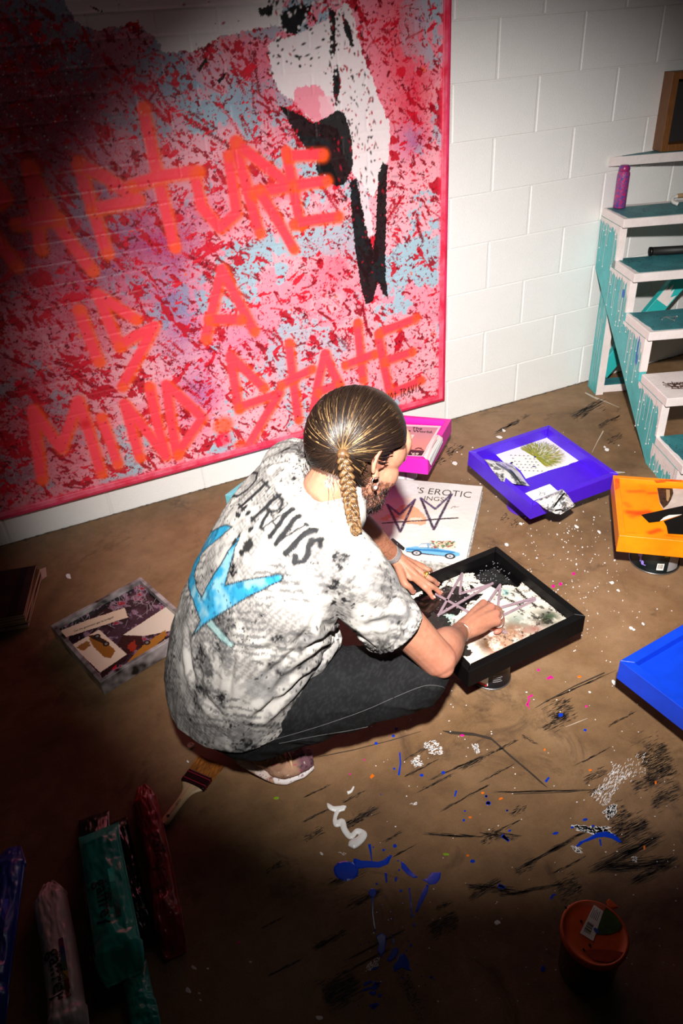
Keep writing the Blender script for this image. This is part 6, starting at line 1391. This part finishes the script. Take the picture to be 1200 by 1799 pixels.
for k in range(190):                                     # wisps down the neck
    a = rg.uniform(-.055, .05); p = np.array([a, -.085+.02*rg.random(), -.062-.03*rg.random()]); P = [p, p+np.array([rg.normal(0, .004), .008, -.014]), p+np.array([rg.normal(0, .008), .022, -.03-.012*rg.random()])]
    S_ = spline(P, 7); add_strand([HD+HS*(R_*x[0]+F_*x[1]+U_*x[2]) for x in S_], np.linspace(.0006, .0002, 7), np.tile(lin((60, 38, 27)), (7, 1)))
o = pymesh('strands', V, Fc, M_HAIR, ho, True, colors=np.array(Cc)); o['kind'] = 'stuff'
# braid: three plaited locks
_all = bmesh.new(); _all.from_mesh(sme); _all.from_mesh(me_body); bva = BVHTree.FromBMesh(_all); _all.free()
def over(px, py, lift): 
    q = surf(px, py, bva, 0.0); d = unit(CAM-q); return q+d*lift
bp_ = spline([TIE+unit(CAM-TIE)*.006]+[over(x, y, .015) for x, y in ((607, 822), (611, 850), (615, 875), (619, 900), (622, 918), (627, 936))], 120)
for _k in range(3): bp_[1:-1] = (bp_[:-2]+2*bp_[1:-1]+bp_[2:])/4
Tn = np.gradient(bp_, axis=0); Tn /= np.linalg.norm(Tn, axis=1, keepdims=True); view = unit(bp_[40]-CAM); bw = np.cross(Tn, view); bw /= np.linalg.norm(bw, axis=1, keepdims=True); bd_ = np.cross(Tn, bw)
br_o = bpy.data.objects.new('braid', None); COL.objects.link(br_o); br_o.parent = man; br_o['label'] = 'thin blond plait hanging over the right collar'
s_ = np.linspace(0, 1, 120); wid = np.interp(s_, [0, .08, .3, .8, 1], [.007, .0120, .0128, .0112, .0085])
for k in range(3):
    ph = 2*math.pi*s_*4.6+2*math.pi*k/3; P = bp_+bw*(np.sin(ph)*wid*.66)[:, None]+bd_*(np.sin(2*ph)*wid*.42)[:, None]
    V = []; Fc = []; Cc = []
    for j in range(9):                                   # each lock is a bundle of fine tresses
        a = 2*math.pi*j/8; rr = 0 if j == 8 else .0044; off = (bw*math.cos(a)+bd_*math.sin(a)*.8)*rr*(wid/.0105)[:, None]
        v, f = tube_geo(P+off, .0032*(wid/.0105), 6, True); n0 = len(V); V.extend(v); Fc.extend([tuple(i+n0 for i in q) for q in f]); cmix = np.clip(.5+.5*math.sin(j*2.3+k)+rg.normal(0, .15, 120), 0, 1); col = lin((132, 98, 62))*cmix[:, None]+lin((60, 41, 25))*(1-cmix[:, None]); Cc.extend(np.repeat(col, 6, axis=0))
    q = pymesh('braid_lock', V, Fc, M_HAIR, br_o, True, colors=np.array(Cc)); q.location = tuple(-MAN)
v, f = ellipsoid(TIE+np.array([0, -.002, -.004]), (.013, .013, .012)); q = pymesh('hair_knot', v, f, mat('knot_hair', (84, 58, 38), .45, col2=(110, 78, 46), vscale=200), br_o, True); q.location = tuple(-MAN)
# beard: short curly hairs on the jaw
V = []; Fc = []; Cc = []; body_o = [c for c in man.children if c.name == 'body'][0]; bco = mco(body_o.data); bno = mno(body_o.data); bl = (bco-HD)/HS; lr, lf, lu = bl@R_, bl@F_, bl@U_
zone = np.where((np.abs(lr) < .09) & (lf > .004-.0*lu) & (lu < -.044-.25*(np.abs(lf-.02) < .0)) & (lu > -.15) & (lf > -.10-lu*-.0) & (lf+.45*(lu+.05) > -.012) & (np.linalg.norm(bl, axis=1) < .17))[0]
if len(zone):
    for i in rg.choice(zone, min(2600, len(zone)), replace=False):
        dens = sstep(-.045, -.085, lu[i])
        if rg.random() > .18+.82*dens: continue
        p, n_ = bco[i], bno[i]; L = .004+.010*rg.random()*dens; t1 = unit(n_*.6-U_*.7+rg.normal(0, .45, 3)); t2 = unit(t1+rg.normal(0, .7, 3)); P = [p, p+t1*L*.5, p+t1*L*.6+t2*L*.4]
        c = lin((30, 19, 16)) if rg.random() < .45+.5*dens else lin((92, 48, 36)); v, f = tube_geo(P, [.0005, .0005, .0002], 3, False); n0 = len(V); V.extend(v); Fc.extend([tuple(a+n0 for a in q) for q in f]); Cc.extend(np.tile(c, (9, 1)))
    o = pymesh('beard', V, Fc, M_HAIR, man, True, colors=np.array(Cc)); o.location = tuple(-MAN); o['kind'] = 'stuff'
# ear rings, finger rings, watch, bracelet
def mtube(name, P, r, m, parent=None, closed=False, n=8):
    o = MB().tube(P, r, n, closed=closed).build(name, m, parent or man, True)
    o.location = tuple(-MAN) if (parent is None or parent is man) else (0, 0, 0); return o
M_SILV = mat('silver', (214, 210, 206), .25, metal=.9); M_GOLD = mat('gold', (216, 172, 84), .28, metal=.9, bump=.6, bscale=400)
e0 = hp_(.0835, -.008, -.050); ear = mtube('earring', [e0+HS*(R_*.002+F_*.0085*math.cos(a)+U_*.0095*math.sin(a)) for a in np.linspace(0, 2*math.pi, 24, endpoint=False)], .0009, M_SILV, None, True)
v, f = ellipsoid(hp_(.086, -.003, -.0605), (.0038, .0038, .0038)); o = pymesh('pearl', v, f, mat('pearl', (236, 226, 222), .25), ear, True)
def ring_about(c, d, r, tube_r, m, name, parent=None, flat=1.0):
    d = unit(d); a_ = unit(np.cross(d, (0, 0, 1))); b_ = np.cross(d, a_); return mtube(name, [c+a_*r*math.cos(t)+b_*r*flat*math.sin(t) for t in np.linspace(0, 2*math.pi, 28, endpoint=False)], tube_r, m, parent, True)
rc = kn[2]*.35+midp[2]*.65; rgd = unit(midp[2]-kn[2]); ro = ring_about(rc, rgd, .0105, .0028, M_GOLD, 'finger_ring')
v, f = ellipsoid(rc+np.array([0, 0, .0118]), (.0085, .0075, .0036)); pymesh('ring_face', v, f, M_GOLD, ro, True)
ring_about(kr[2]*.45+pr_[2]*.55, pr_[2]-kr[2], .0112, .0018, M_SILV, 'finger_ring'); ring_about(kr[3]*.45+pr_[3]*.55, pr_[3]-kr[3], .0105, .0016, M_SILV, 'finger_ring')
wd_ = unit(WRR-ELR); ring_about(WRR+wd_*.002, wd_, .0305, .0010, M_SILV, 'bracelet', flat=.88)
wd2 = unit(WRL-ELL); wc = WRL-wd2*.022; a_ = unit(np.cross(wd2, (0, 0, 1))); b_ = np.cross(a_, wd2); b_ = b_ if b_[2] > 0 else -b_
wt = bpy.data.objects.new('watch', None); COL.objects.link(wt); wt.parent = man; wt['label'] = 'square black watch on a grey woven strap'; wt.location = tuple(wc-MAN)
V = []; Fc = []; n = 40
for t in np.linspace(0, 2*math.pi, n, endpoint=False):
    rd = a_*math.cos(t)*.0335+b_*math.sin(t)*.0280; nr = unit(a_*math.cos(t)/.0335+b_*math.sin(t)/.0280)
    for w_, h in ((-.010, 0), (.010, 0), (.010, .0022), (-.010, .0022)): V.append(rd+wd2*w_+nr*h)
for i in range(n):
    j = (i+1) % n
    for k in range(4): Fc.append((i*4+k, i*4+(k+1) % 4, j*4+(k+1) % 4, j*4+k))
pymesh('strap', V, Fc, mat('woven_strap', (120, 116, 118), .5, col2=(160, 154, 152), vscale=160, stretch=(1, 4, 1)), wt)
tq = math.radians(62); cdir = unit(a_*math.cos(tq)*.0280*-1*-1+b_*math.sin(tq)*.0335); cdir = unit(at_z(713, 955, .290)-wc); cdir = unit(cdir-wd2*(cdir@wd2)); sd = np.cross(wd2, cdir); cpos = cdir*.0300
Rm = Matrix(np.stack([sd, wd2, cdir], 1).tolist()).to_4x4()
cs = MB().box((-.018, -.021, -.001), (.018, .021, .0085)).build('watch_case', mat('case_metal', (60, 56, 60), .2, metal=.6), wt, bevel=.004, seg=3); cs.matrix_local = Matrix.Translation(Vector(cpos)) @ Rm
gl = MB().box((-.0165, -.0195, .0083), (.0165, .0195, .0098)).build('watch_glass', mat('black_glass', (6, 6, 8), .08, spec=.7), cs, bevel=.002)

# ================================================================== paint and wear on the floor
def blob(P, n=0, jit=.0, rg=random):
    return P
def fpx(P, z=0): return [tuple(at_z(x, y, z)[:2]) for x, y in P]
def splat(name, polys, m, h=.0012, kind='stuff', label=None):
    mb = MB()
    for P in polys:
        a = sum(P[i][0]*P[(i+1) % len(P)][1]-P[(i+1) % len(P)][0]*P[i][1] for i in range(len(P))); P = P if a > 0 else P[::-1]
        c = np.mean(P, 0); I = [tuple(c+(np.array(p)-c)*.86) for p in P]; n = len(P)
        mb.add([(x, y, .0003) for x, y in P]+[(x, y, h) for x, y in I], [(i, (i+1) % n, n+(i+1) % n, n+i) for i in range(n)]+[tuple(range(n, 2*n))])
    o = mb.build(name, m, floor); o['kind'] = kind
    if label: o['label'] = label
    return o
def ell(px, py, rx, ry, a=0.0, n=12, j=.0):
    c, s_ = math.cos(a), math.sin(a); P = []
    for t in np.linspace(0, 2*math.pi, n, endpoint=False):
        k = 1+random.uniform(-j, j); x, y = rx*k*math.cos(t), ry*k*math.sin(t); P.append((px+x*c-y*s_, py+x*s_+y*c))
    return P
def stroke_poly(P, W):
    P = np.asarray(P, float); T = np.gradient(P, axis=0); T /= np.linalg.norm(T, axis=1, keepdims=True)+1e-9; N = np.stack([-T[:, 1], T[:, 0]], 1); W = np.broadcast_to(np.asarray(W, float), (len(P),))[:, None]/2
    return [tuple(p) for p in np.vstack([P+N*W, (P-N*W)[::-1]])]
Z2 = lambda Z: lp(Z, .38333, 440, 1280)
M_BLUEF = mat('wet_cobalt_paint', (14, 56, 186), .18, coat=.4); M_WHF = mat('dry_white_paint', (236, 232, 230), .5); M_PKF = mat('magenta_drop', (226, 20, 140), .4); M_ORF = mat('orange_drop', (236, 112, 16), .4); M_GRF = mat('lime_drop', (130, 170, 20), .5); M_RDF = mat('dark_red_drop', (150, 24, 24), .5)
random.seed(21)
main = [ell(438, 652, 58, 46, .1, 22, .03)]
main += [stroke_poly([(470, 620), (500, 624), (540, 622), (590, 625), (625, 612), (645, 585)], [50, 36, 30, 26, 22, 6])]
splat('blue_puddle', [fpx(Z2(P)) for P in main], M_BLUEF, .0018, 'stuff', 'cobalt blue paint puddle with a thrown tail')
small = [[(690, 608), (700, 612), (735, 652), (768, 682), (750, 686), (718, 668), (692, 640)], [(786, 692), (808, 688), (830, 660), (874, 658), (868, 690), (850, 712), (820, 716), (808, 704)], [(806, 716), (818, 716), (812, 750), (792, 790), (766, 842), (756, 840), (770, 790), (786, 750)], ell(560, 752, 18, 20), stroke_poly([(560, 768), (560, 850), (572, 930)], [10, 5, 6]),
         [(575, 950), (600, 936), (622, 950), (618, 1020), (600, 1046), (580, 1020), (590, 990)], [(650, 1010), (672, 1002), (680, 1020), (664, 1050), (640, 1070), (624, 1062), (640, 1036)], [(680, 1036), (704, 1030), (724, 1060), (730, 1096), (742, 1112), (716, 1106), (690, 1096), (660, 1116), (654, 1090), (672, 1064)],
         stroke_poly([(545, 530), (552, 570), (556, 610)], [14, 8, 3]), stroke_poly([(684, 108), (688, 160), (680, 214)], [7, 6, 9]), stroke_poly([(620, 660), (624, 706)], [12, 8]), stroke_poly([(728, 730), (742, 860)], [8, 7]), ell(742, 858, 8, 7), ell(662, 538, 9, 9), ell(610, 557, 6, 6), ell(642, 586, 7, 7), ell(677, 606, 4, 4), ell(690, 744, 8, 6), ell(750, 900, 7, 8), ell(668, 690, 6, 12, .2, 8, .3), ell(578, 712, 6, 5),
         ell(576, 68, 8, 7), ell(655, 34, 8, 6), ell(659, 184, 6, 5), ell(785, 214, 9, 7), ell(884, 202, 9, 8), ell(1090, 342, 12, 10), stroke_poly([(944, 284), (936, 312)], [9, 7]), ell(1018, 608, 12, 8), stroke_poly([(1152, 488), (1184, 516)], [18, 10]), stroke_poly([(1136, 716), (1166, 732)], [16, 8]), ell(1080, 310, 6, 6), ell(978, 420, 6, 6), ell(983, 378, 5, 4), ell(1176, 376, 5, 5), ell(1188, 468, 8, 5, -.4), ell(735, 994, 6, 8), ell(655, 975, 5, 14), ell(830, 1140, 8, 6), ell(668, 0, 8, 5)]
for k in range(40): small.append(ell(random.gauss(640, 110), random.gauss(900, 190), random.uniform(1.5, 5), random.uniform(1.5, 5), 0, 7, .3))
for k in range(12): small.append(ell(random.gauss(570, 26), random.gauss(1210, 40), random.uniform(8, 26), random.uniform(4, 10), -.4, 9, .5))
splat('blue_drop', [fpx(Z2(P)) for P in small], M_BLUEF, .0009)
Z3 = lambda Z: lp(Z, .4, 840, 1080)
sm2 = [stroke_poly([(432, 1018), (450, 1000), (490, 984), (520, 968), (560, 962), (600, 974), (632, 1000)], [6, 10, 14, 22, 26, 20, 6]), stroke_poly([(535, 985), (540, 1016)], [10, 6]), ell(44, 828, 10, 8), stroke_poly([(296, 734), (312, 714)], [12, 8]), stroke_poly([(106, 970), (136, 994)], [18, 10]), ell(470, 900, 12, 6, -.2), ell(340, 960, 14, 6, -.2), ell(505, 928, 7, 5), ell(414, 934, 8, 5), stroke_poly([(318, 1250), (328, 1232), (342, 1228)], [10, 10, 6]), ell(102, 1194, 18, 9, .2), ell(470, 507, 7, 6), ell(362, 440, 12, 8, 0, 9, .4), ell(36, 798, 6, 5), ell(128, 860, 5, 4), ell(285, 1555, 10, 16, 0, 9, .4)]
splat('blue_drop', [fpx(Z3(P)) for P in sm2], M_BLUEF, .0009)
# squeezed white paint
sq = empty('paint_squeeze', (*at_z(606, 1450, 0)[:2], 0), 0, 'thick ribbon of white paint squeezed onto the floor', 'paint'); o0 = np.array(sq.location)
pts = [at_z(440+x*.38333, 1280+y*.38333, 0) for x, y in ((352, 346), (372, 372), (400, 374), (430, 372), (402, 382), (388, 420), (396, 446), (420, 432), (432, 470), (460, 500), (490, 478), (518, 492), (500, 520), (470, 540), (486, 510))]
sp = spline([(*(p-o0)[:2], .004+.0035*math.sin(i*1.7)**2) for i, p in enumerate(pts)], 90); rr = .0055+.0028*np.abs(np.sin(np.linspace(0, 9, 90)))+.004*sstep(.55, .95, np.linspace(0, 1, 90)); rr[:4] *= [.3, .5, .7, .9]; rr[-4:] *= [.9, .7, .5, .3]
sp[:, 2] = np.maximum(sp[:, 2], rr*.62); me = fuse([tube_geo(sp, np.stack([rr*.6, rr], 1), 10)], .0011, 2); me.materials.append(mat('thick_white_paint', (240, 238, 234), .3, coat=.3)); link('paint_ribbon', me, sq)
q = [np.array(at_z(440+x*.38333, 1280+y*.38333, 0))-o0 for x, y in ((444, 298), (462, 290), (474, 268))]; me = fuse([tube_geo([(*p[:2], .0022) for p in spline(q, 10)], np.linspace(.005, .0025, 10), 8)], .0012, 1); me.materials.append(bpy.data.materials['thick_white_paint']); link('paint_dab', me, sq)
# smeared white scuffs
wh = []
def smear(poly_pts, n, lmin, lmax, a, w, Z):
    P = np.asarray(poly_pts, float); mn, mx = P.min(0), P.max(0); out = []; k = 0
    while len(out) < n and k < n*20:
        k += 1; x, y = random.uniform(mn[0], mx[0]), random.uniform(mn[1], mx[1])
        if pip(np.array([[x]]), np.array([[y]]), P)[0, 0] < .5: continue
        L = random.uniform(lmin, lmax); aa = a+random.gauss(0, .12); out.append(fpx(Z(stroke_poly([(x, y), (x+L*.5*math.cos(aa), y+L*.5*math.sin(aa)), (x+L*math.cos(aa), y+L*math.sin(aa))], [w*random.uniform(.3, 1), w*random.uniform(.6, 1), .4]))))
    return out
wh += smear([(790, 70), (830, 55), (876, 80), (872, 120), (830, 124), (800, 100)], 90, 6, 18, -.4, 5, Z2); wh += smear([(730, 150), (770, 120), (784, 165), (755, 182)], 60, 6, 16, -.3, 5, Z2); wh += smear([(1010, 70), (1040, 66), (1050, 104), (1030, 110)], 46, 5, 14, 1.1, 4, Z2); wh += smear([(545, 1062), (590, 1050), (580, 1100), (520, 1120)], 50, 6, 20, -.8, 5, Z2); wh += smear([(732, 340), (758, 338), (756, 352), (738, 354)], 16, 5, 10, 0, 4, Z2); wh += smear([(400, 566), (440, 570), (430, 584)], 12, 4, 9, 0, 3, Z2)
wh += smear([(404, 920), (480, 928), (560, 930), (575, 955), (520, 962), (430, 946)], 190, 10, 30, .35, 7, Z3); wh += smear([(546, 870), (580, 838), (606, 840), (600, 880), (570, 904)], 130, 6, 20, -.9, 6, Z3); wh += smear([(490, 800), (560, 720), (590, 640), (640, 690), (690, 690), (600, 780), (560, 850)], 190, 6, 24, -1.0, 3.2, Z3); wh += smear([(404, 1012), (440, 1014), (458, 1046), (420, 1040)], 50, 6, 18, .5, 4, Z3); wh += smear([(672, 1064), (694, 1062), (694, 1088), (676, 1086)], 30, 4, 10, -.6, 4, Z3); wh += smear([(640, 640), (740, 600), (740, 700), (660, 740)], 60, 4, 12, -1, 2.4, Z3)
wh += smear([(600, 620), (640, 620), (640, 650), (610, 640)], 0, 1, 2, 0, 1, Z3)
splat('white_scuff', wh, M_WHF, .0006)
ws = []                                                # fine white spatter
for k in range(230):
    x, y = random.gauss(1010, 60), random.gauss(990, 75); r = random.uniform(.4, 1.3)*(1.7 if random.random() < .06 else 1); ws.append(fpx(ell(x, y, r*1.2, r*.8, random.random()*3, 6, .3)))
for k in range(260):
    x, y = random.uniform(640, 1190), random.uniform(760, 1760); r = random.uniform(.4, 1.4); ws.append(fpx(ell(x, y, r*1.2, r*.8, 0, 6, .3)))
for x, y, r in ((887+4, 957, 3), (799, 814, 4.5), (1013, 925, 3), (1053, 935, 3), (915, 920, 3), (1108, 1103, 3), (1075, 1024, 3.4), (1086, 1037, 2.6), (1130, 1096, 2.6), (1113, 1106, 2.4), (1078, 1199, 4), (1036, 1216, 2), (340, 1700, 4), (330, 1740, 5), (350, 1745, 2), (365, 1702, 2), (352, 1757, 2), (440, 1690, 2), (565, 1500, 3), (330, 1338, 2), (1066, 790, 3), (885, 756, 3), (877, 768, 4), (120, 1012, 5), (560, 1788, 5), (873, 1621, 5)): ws.append(fpx(ell(x, y, r*1.3, r*.8, random.random(), 8, .3)))
splat('white_spatter', ws, M_WHF, .0007)
cl = [ell(1008, 1013-5, 3, 2.6), ell(985, 1026, 3, 3), ell(972, 1030, 3, 3), ell(946, 1177, 2.5, 2.5), stroke_poly([(961, 1193), (968, 1189), (972, 1192)], [4, 5, 3]), stroke_poly([(925, 1240), (930, 1230), (928, 1225), (936, 1221)], [3, 3, 3, 3]), stroke_poly([(927, 1236), (930, 1246)], [3, 1]), ell(1030, 1241, 2.4, 2), ell(995, 1110, 5, 1.8), ell(640, 1335, 1.6, 1.6), ell(300, 1420, 2, 2), ell(420, 1656, 2.4, 3), ell(812, 1292, 4, 2), ell(615, 1360, 2, 1.5)]
splat('magenta_drop', [fpx(P) for P in cl], M_PKF, .0008)
og = [stroke_poly([(651, 1367), (656, 1361)], [4, 6]), ell(1018, 1189, 4, 2), ell(1037, 1353, 3, 2), ell(1152, 1375, 2, 3.4), ell(1132, 1489, 2, 4), ell(880, 1403, 4, 2, -.3), ell(826, 1436, 3, 2), ell(822, 1503, 3, 2), ell(957, 1317, 2, 2), ell(848, 1393, 3, 2)]
splat('orange_drop', [fpx(P) for P in og], M_ORF, .0008)
splat('lime_drop', [fpx(ell(784, 1501, 6, 2.6, 0, 9, .3)), fpx(ell(486, 1402, 5, 2.4, 0, 9, .3))], M_GRF, .0007)
# black rubber scuffs and scratches
sc = []; rg = random.Random(77)
def scuff(x, y, L, w, a=-.48, n=None, sp=3.0):
    n = n or int(6+L*w*.13)
    for k in range(n):
        t = rg.uniform(-.5, .5); s_ = rg.gauss(0, w*.35); l = rg.uniform(.15, .8)*L*.45; cx, cy = x+t*L*math.cos(a)-s_*math.sin(a), y+t*L*math.sin(a)+s_*math.cos(a); aa = a+rg.gauss(0, .05)
        sc.append(fpx(stroke_poly([(cx-l*.5*math.cos(aa), cy-l*.5*math.sin(aa)), (cx, cy+rg.gauss(0, .3)), (cx+l*.5*math.cos(aa), cy+l*.5*math.sin(aa))], [.3, rg.uniform(.4, 1.5), .3])))
for a in ((551, 1465, 34, 10), (482, 1524, 30, 9), (560, 1388, 50, 3), (622, 1400, 40, 3), (635, 1434, 60, 10), (620, 1448, 40, 7), (560, 1430, 60, 3), (610, 1540, 60, 12), (640, 1580, 60, 10), (740, 1350, 60, 3), (765, 1376, 60, 3), (800, 1350, 90, 2.5, -.42), (820, 1400, 90, 2.5, -.5), (870, 1360, 60, 2.5), (800, 1468, 100, 4, .06), (880, 1468, 60, 8, .1), (860, 1470, 30, 16), (780, 1590, 30, 8), (850, 1562, 60, 10), (900, 1568, 40, 9, .1), (640, 1690, 90, 3), (580, 1650, 60, 8), (660, 1660, 100, 2.5), (780, 1625, 50, 22), (600, 1740, 60, 40), (720, 1740, 20, 60),
          (985, 1250, 44, 26), (975, 1268, 50, 12), (1010, 1210, 120, 1.6, -.42), (1040, 1330, 60, 2), (890, 1310, 40, 3), (870, 1320, 40, 4), (930, 1300, 30, 4, .5), (1046, 1362, 40, 12), (1050, 1390, 30, 10), (1150, 1330, 50, 46), (1160, 1360, 50, 30), (1130, 1375, 40, 20), (1170, 1400, 50, 20), (1090, 1440, 40, 40), (1110, 1460, 60, 30), (1100, 1500, 120, 14), (1120, 1520, 100, 16, -.1), (1150, 1530, 80, 12), (910, 1424, 30, 10), (895, 1450, 50, 3), (1000, 1476, 80, 4), (960, 1500, 100, 4), (1000, 1520, 60, 3), (925, 1522, 40, 12), (860, 1560, 70, 9, .1), (940, 1562, 100, 4, -.2), (1000, 1560, 40, 30), (1090, 1268-4, 50, 3), (735, 1322, 50, 3), (960, 1390, 160, 1.4, -.02), (830, 1340, 50, 6), (700, 1500, 60, 2), (690, 1470, 40, 3)): scuff(*a)
for a in ((800, 790, 30, 12), (770, 810, 24, 8), (885, 910, 14, 10), (905, 918, 16, 8), (760, 770, 20, 8), (1080, 770, 26, 8), (1070, 740, 40, 6), (900, 745, 60, 4), (1030, 720, 60, 10), (120, 1660, 10, 8), (500, 1700, 60, 3), (480, 1620, 40, 3)): scuff(*a)
splat('rubber_scuff', sc, mat('black_scuff', (44, 34, 26), .6), .0005)
ck = [stroke_poly([(778, 1284), (830, 1288), (862, 1296), (900, 1330), (938, 1362), (962, 1384)], [1, 1.6, 2, 2, 1.8, .8]), stroke_poly([(0+560, 1330), (620, 1318), (690, 1300), (740, 1285)], [1, 1.2, 1.2, .6]), stroke_poly([(1062, 1182), (1010, 1205), (960, 1232), (940, 1244)], [2.4, 2, 1.6, .8]), stroke_poly([(900, 1395), (1000, 1392), (1030, 1388)], [1.4, 1.2, .6])]
splat('floor_crack', [fpx(P) for P in ck], mat('crack_dirt', (50, 38, 28), .9), .0004)
wsn = [stroke_poly([(1045, 698), (1065, 706), (1088, 716)], [2.2, 1.4, .6]), stroke_poly([(1060, 757), (1050, 775), (1040, 795)], [2.2, 1.2, .6]), stroke_poly([(994, 1277), (1012, 1270), (1032, 1262)], [.6, 1.4, .6]), stroke_poly([(1070, 828), (1082, 830), (1098, 830)], [2, 4, 1.5]), stroke_poly([(1028, 690), (1040, 696), (1050, 702)], [2, 3, 1])]
splat('pale_scratch', [fpx(P) for P in wsn], mat('pale_scratch', (190, 176, 160), .6), .0004)
